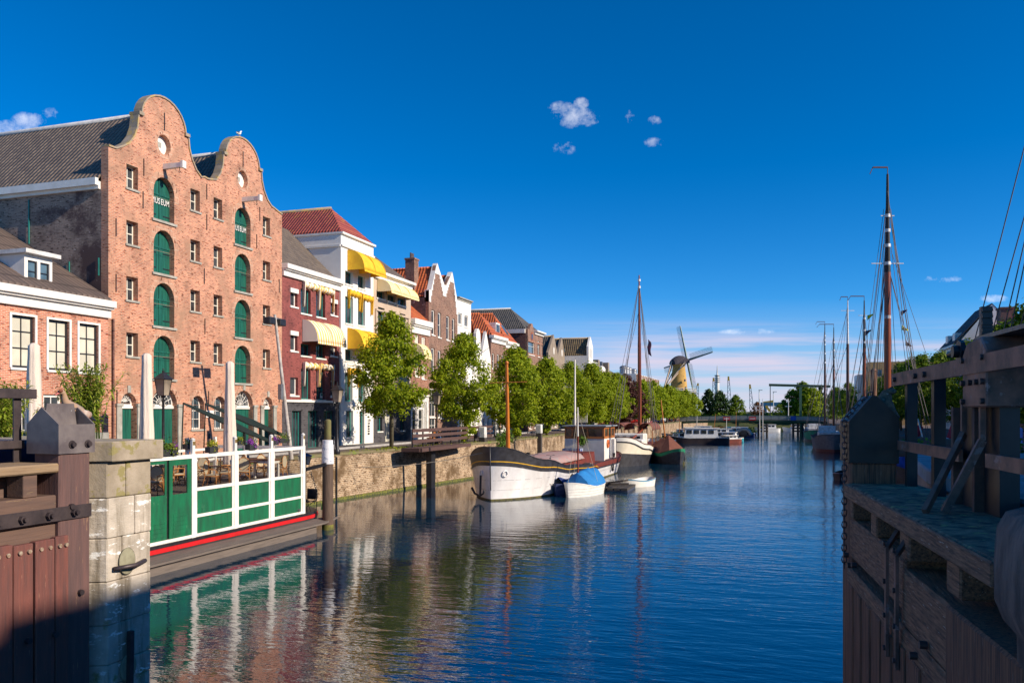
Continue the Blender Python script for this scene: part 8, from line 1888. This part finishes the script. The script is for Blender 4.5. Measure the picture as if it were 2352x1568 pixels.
# seated person on the quay
def person(label, loc, rz, seated, shirt, legs_, hairc):
    t = thing('person', label, 'person', loc); t.rotation_euler = (0,0,rz)
    SK = M('skin', (.55,.32,.22), (.48,.27,.19), 8, .6)
    if seated: J = [(0,0,.52),(0,0,.75),(0,.02,1.02),(0,.02,1.17),(0,.0,1.25),(-.1,0,.5),(-.11,-.42,.5),(-.11,-.42,.08),(-.11,-.56,.03),(.1,0,.5),(.11,-.42,.5),(.11,-.42,.08),(.11,-.56,.03),(-.19,.02,1.06),(-.24,-.04,.78),(-.14,-.28,.62),(.19,.02,1.06),(.24,-.04,.78),(.14,-.28,.62)]
    else: J = [(0,0,.95),(0,0,1.15),(0,0,1.38),(0,0,1.50),(0,0,1.6),(-.1,0,.9),(-.11,.0,.5),(-.11,.03,.08),(-.11,-.12,.03),(.1,0,.9),(.11,.0,.5),(.13,.03,.08),(.13,-.12,.03),(-.2,0,1.4),(-.26,0,1.12),(-.26,-.06,.86),(.2,0,1.4),(.26,0,1.12),(.26,-.06,.86)]
    R_ = [.13,.12,.13,.055,.07,.09,.06,.045,.035,.09,.06,.045,.035,.06,.045,.03,.06,.045,.03]
    E_ = [(0,1),(1,2),(2,3),(3,4),(0,5),(5,6),(6,7),(7,8),(0,9),(9,10),(10,11),(11,12),(2,13),(13,14),(14,15),(2,16),(16,17),(17,18)]
    def sk(nm, idx, mt, grow):
        idx = list(idx); mp = {k: n for n, k in enumerate(idx)}; o = skin(nm, [J[k] for k in idx], [R_[k]+grow for k in idx], [(mp[a], mp[b]) for a, b in E_ if a in mp and b in mp], mt); o.parent = t; return o
    sk('body', range(19), SK, 0); sk('shirt', (0,1,2,13,14,16,17), shirt, .012); sk('trousers', (0,5,6,7,9,10,11), legs_, .014)
    h = J[4]; mb = MB(); mb.ball((0, h[1], h[2]+.05), .10, .85, 1, 1.2, 12); mb.ball((0, h[1]-.10, h[2]+.04), .018, n=6); o = mb.build('head', SK, loc=(0,0,0)); o.location = (0,0,0); o.parent = t
    mb = MB(); mb.ball((0, h[1]+.02, h[2]+.09), .108, .9, 1, 1.05, 12); o = mb.build('hair', hairc, loc=(0,0,0)); o.location = (0,0,0); o.parent = t; return t
JN = M('blue_jeans', (.04,.13,.30), (.03,.09,.22), 6, .8)
bp = V((-25.6, 59.3, G0)); t = thing('bench', 'wooden street bench behind the timber railing', 'bench', tuple(bp)); mb = MB(); mb.box(bp.x-.3, bp.x+.15, bp.y-1, bp.y+1, G0+.40, G0+.46); mb.build('seat', VARN, t); mb = MB(); mb.box(bp.x+.2, bp.x+.25, bp.y-1, bp.y+1, G0+.55, G0+.9); mb.build('backrest', VARN, t)
for sy in (-.85, .85): mb = MB(); mb.box(bp.x-.28, bp.x+.24, bp.y+sy-.03, bp.y+sy+.03, G0, G0+.40); mb.build('leg', BLACK, t)
person('person in blue jeans and dark top sitting on the bench behind the railing', (bp.x-.02, bp.y+.3, G0-.02), math.radians(60), True, M('dark_top', (.04,.04,.06)), JN, M('brown_hair', (.06,.035,.02)))
person('person in a red top standing on the quay before the third linden', (-25.5, 75.0, G0), math.radians(120), False, M('red_top', (.45,.03,.03)), M('dark_trousers', (.03,.03,.04)), M('dark_hair', (.03,.02,.015)))
# right quay details
t = thing('plank_fence', 'dark timber plank fence along the right quay, seen through the gate railing', 'fence', (12.8, 36, G0)); mb = MB()
for z in (.3, .65, 1.0, 1.3): mb.box(12.75, 12.83, 24, 62, G0+z-.1, G0+z+.1)
mb.build('boards', M('grey_purple_boards', (.13,.10,.12), (.08,.065,.08), 3, .8), t); mb = MB()
for k in range(16): mb.box(12.84, 12.95, 24.2+k*2.5, 24.35+k*2.5, G0, G0+1.45)
mb.build('post', BLACK, t)
def flag(label, k, a, b, h, Y, cols, drop):
    p = U(k, a, b, y=Y); t = thing('flag', label, 'flag', (p.x, Y, p.z-h)); mb = MB(); mb.cyl((p.x+h*.25, Y, p.z-h), (p.x-.0, Y, p.z+.1), .025, n=6); mb.build('pole', WHITE2, t)
    for j, c in enumerate(cols):
        mb = MB(); mb.grid(lambda u, v: V((p.x-h*.30*((j+v)/3)+.34*(u-.5), Y+.06*math.sin((j+v)*3), p.z-.05-h*.9*(j+v)/3-.12*u)), 3, 4); mb.build('cloth_stripe', c, t, solid=.01)
FR, FW, FB = M('flag_red', (.50,.02,.04)), M('flag_white', (.75,.75,.78)), M('flag_blue', (.02,.06,.32))
flag('large Dutch tricolour hanging by the winding gear on the right quay', 'T', 590, 440, 1.9, 26, (FR, FW, FB), 1); flag('small Dutch tricolour on the right quay, left of the second rail post', '11', 625, 945, 1.6, 30, (FR, FW, FB), 1)
p = U('T', 965, 710, y=24); mb = MB(); mb.lathe([(.10, p.z-.16), (.15, p.z+.14)], (p.x, 24, 0), 12); tag(mb.build('bucket', M('yellow_plastic', (.75,.62,.02)), fix=True), 'yellow bucket seen between the dark gate posts', 'bucket')
p = U('T', 1630, 830, y=22); copy_tree(bk0, None, (p.x-.3, 22, p.z-.55), 1.3, 'dark bicycle with a patterned bag behind the right gate'); mb = MB(); mb.box(p.x-.14, p.x+.14, 21.7, 21.85, p.z-.22, p.z+.2); tag(mb.build('bag', M('pink_blue_pattern', (.45,.20,.55), (.15,.30,.55), 9), bevel=.03), 'pink and blue patterned bag on the bicycle behind the right gate', 'bag')
p = U('T', 1630, 830, y=22); mb = MB(); mb.box(p.x-1.5, p.x+2.0, 21.2, 23.2, p.z-.85, p.z-.56); tag(mb.build('quay_slab', TOPW), 'grey slab carrying the dark bicycle behind the right gate', 'slab')
mb = MB(); p = U('11', 590, 1060, y=22); mb.grid(lambda u, v: V((p.x-1.1+2.6*v, 22+.8*u, p.z-.5+.55*math.sin(math.pi*u)*(1-.3*v))), 8, 8); tag(mb.build('covered_cargo', BRC, solid=.02), 'reddish brown canvas hump behind the first rail posts on the right', 'cover')
# seagull and figurehead-like gull on the right gate
g = thing('seagull', 'white seagull with dark wings on top of the second curved gable', 'seagull', (XF-.2, c2m, 21.2)); z = 21.2; GW = M('gull_white', (.8,.8,.8), (.7,.7,.72), 8)
mb = MB(); mb.loft([(XF-.2, c2m+d_, z+h_) for d_, h_ in ((.17,.35),(.12,.365),(.08,.34),(.05,.28),(.02,.22),(-.06,.19),(-.16,.18),(-.27,.17),(-.34,.16))], [.01,.035,.04,.045,.07,.085,.08,.045,.01]); mb.build('body', GW, g)
mb = MB(); mb.ball((XF-.2, c2m-.14, z+.2), .12, .75, 1.5, .5); mb.build('wing', M('gull_dark', (.06,.06,.07)), g); mb = MB(); mb.cyl((XF-.2, c2m+.13, z+.36), (XF-.2, c2m+.2, z+.34), .015, .004, 6); mb.build('beak', YLW, g); mb = MB(); mb.cyl((XF-.2, c2m, z-.0), (XF-.2, c2m, z+.14), .01, n=5); mb.build('leg', YLW, g)
c = U('11', 405, 800, d=8.3); t = thing('duck', 'mottled brown duck with head tucked, perched behind the right gate cap', 'duck', tuple(c)); DK = M('mottled_brown_feather', (.28,.17,.10), (.09,.06,.045), 22, .9, spots=(.5,.42,.34), sp_scale=20, sp_th=.6)
mb = MB(); mb.loft([c+V(q) for q in ((.06,0,.12),(.02,0,.13),(-.02,0,.10),(-.045,0,.05),(-.05,0,-.01),(-.02,0,-.07),(.03,0,-.12),(.09,0,-.15))], [.015,.04,.055,.07,.085,.08,.055,.015]); mb.build('body', DK, t)
# ------------------------------------------------------------------ light, sky and camera
el, azd = math.radians(27), math.radians(-6)
sdir = V((math.cos(el)*math.cos(azd), math.cos(el)*math.sin(azd), math.sin(el)))
sl = bpy.data.lights.new('sun', 'SUN'); sl.energy = 4.9; sl.angle = math.radians(.5); sl.color = (1, .88, .72); so = bpy.data.objects.new('sun', sl); COL.objects.link(so); so.rotation_euler = (-sdir).to_track_quat('-Z', 'Y').to_euler(); so.location = (60, 10, 60)
w = bpy.data.worlds.new('World'); sc.world = w; w.use_nodes = True; nt = w.node_tree; bg = nt.nodes['Background']
sky = nt.nodes.new('ShaderNodeTexSky'); sky.sky_type = 'NISHITA'; sky.sun_disc = False; sky.sun_elevation = el; sky.sun_rotation = math.radians(90+6); sky.ozone_density = 5.0; sky.dust_density = 0; sky.air_density = .68
hs = nt.nodes.new('ShaderNodeHueSaturation'); hs.inputs['Saturation'].default_value = 1.30; hs.inputs['Value'].default_value = 1.0; nt.links.new(sky.outputs[0], hs.inputs['Color']); tint = rgbmix(nt, 1.0, hs.outputs[0], (.80, 1.0, 1.03), 'MULTIPLY')
tc = nt.nodes.new('ShaderNodeTexCoord'); mp = nt.nodes.new('ShaderNodeMapping'); mp.inputs['Rotation'].default_value = (0, 0, -YAW); nt.links.new(tc.outputs['Generated'], mp.inputs[0]); sp = nt.nodes.new('ShaderNodeSeparateXYZ'); nt.links.new(mp.outputs[0], sp.inputs[0])
def mt(op, a, b=None, c=None, clamp=False):
    n = nt.nodes.new('ShaderNodeMath'); n.operation = op; n.use_clamp = clamp
    for k, q in enumerate((a, b, c)):
        if q is None: continue
        if isinstance(q, (int, float)): n.inputs[k].default_value = q
        else: nt.links.new(q, n.inputs[k])
    return n.outputs[0]
fy_ = mt('MAXIMUM', sp.outputs[1], .05); uu = mt('DIVIDE', sp.outputs[0], fy_); vv = mt('DIVIDE', sp.outputs[2], fy_)
cmb = nt.nodes.new('ShaderNodeCombineXYZ'); nt.links.new(uu, cmb.inputs[0]); nt.links.new(vv, cmb.inputs[1])
# long thin streaks near the horizon
m2 = nt.nodes.new('ShaderNodeMapping'); m2.inputs['Scale'].default_value = (1.7, 42, 1); m2.inputs['Location'].default_value = (.3, 1.7, 0); m2.inputs['Rotation'].default_value = (0, 0, -.03); nt.links.new(cmb.outputs[0], m2.inputs[0])
ns = nz(nt, m2.outputs[0], 1.3, 5, .6); env = mt('MULTIPLY', ramp(nt, vv, [(.0, .8), (.085, 1.), (.115, 0.)]), ramp(nt, uu, [(.02, 0.), (.16, 1.)]))
st = mt('MULTIPLY', ramp(nt, ns, [(.38, 0.), (.60, 1.)]), env)
# small puffs
nf = nt.nodes.new('ShaderNodeTexNoise'); nf.inputs['Scale'].default_value = 32; nf.inputs['Detail'].default_value = 7; nf.inputs['Roughness'].default_value = .68; nt.links.new(cmb.outputs[0], nf.inputs['Vector'])
tot = None
for (pxx, pyy, rx, ry, am) in ((1325, 268, 58, 30, 1.0), (1292, 250, 40, 20, .8), (1335, 240, 22, 18, .95), (1362, 270, 22, 20, .8), (1295, 338, 36, 20, .62), (1443, 270, 24, 22, .8), (1500, 276, 24, 13, .62), (1502, 328, 26, 14, .62), (65, 280, 44, 26, 1.0), (20, 300, 55, 26, 1.0), (118, 262, 26, 16, .45), (2160, 640, 60, 10, .75), (2280, 686, 40, 11, .85), (1720, 762, 75, 9, .6)):
    a = mt('POWER', mt('DIVIDE', mt('SUBTRACT', uu, (pxx-1176)/FL), rx/FL), 2.0); a = mt('POWER', mt('ABSOLUTE', mt('DIVIDE', mt('SUBTRACT', uu, (pxx-1176)/FL), rx/FL)), 2.0)
    b_ = mt('POWER', mt('ABSOLUTE', mt('DIVIDE', mt('SUBTRACT', vv, (945-pyy)/FL), ry/FL)), 2.0)
    e = mt('MULTIPLY', mt('SUBTRACT', 1.0, mt('ADD', a, b_), clamp=True), am); tot = e if tot is None else mt('MAXIMUM', tot, e)
pf = mt('MULTIPLY', mt('SUBTRACT', mt('ADD', mt('MULTIPLY', tot, .42), mt('MULTIPLY', mt('SUBTRACT', nf.outputs['Fac'], .5), 2.0)), .12), 1.5, clamp=True); pf = mt('MULTIPLY', pf, mt('MULTIPLY', mt('GREATER_THAN', sp.outputs[1], .05), mt('MULTIPLY', tot, 3.0, clamp=True)))
SKV = 1.0
c0_ = rgbmix(nt, mt('MULTIPLY', ramp(nt, vv, [(.0, .9), (.05, .6), (.14, 0.)]), .8), tint, (2.9, 3.5, 4.8)); c1 = rgbmix(nt, mt('MULTIPLY', st, .85), c0_, (5.2, 4.5, 5.4)); c2 = rgbmix(nt, mt('MULTIPLY', pf, .56), c1, (8.4, 8.4, 8.8))
nt.links.new(c2, bg.inputs[0]); bg.inputs[1].default_value = .120
cam = bpy.data.cameras.new('camera'); co = bpy.data.objects.new('camera', cam); COL.objects.link(co); co.location = (0, 0, EYE); co.rotation_euler = (math.radians(90), 0, YAW)
cam.sensor_width = 36; cam.lens = 36*FL/2352; cam.shift_y = (945-784)/2352; cam.clip_end = 5000; cam.clip_start = .1; sc.camera = co
sc.view_settings.view_transform = 'Standard'; sc.view_settings.look = 'None'; sc.view_settings.exposure = .36; sc.view_settings.gamma = 1
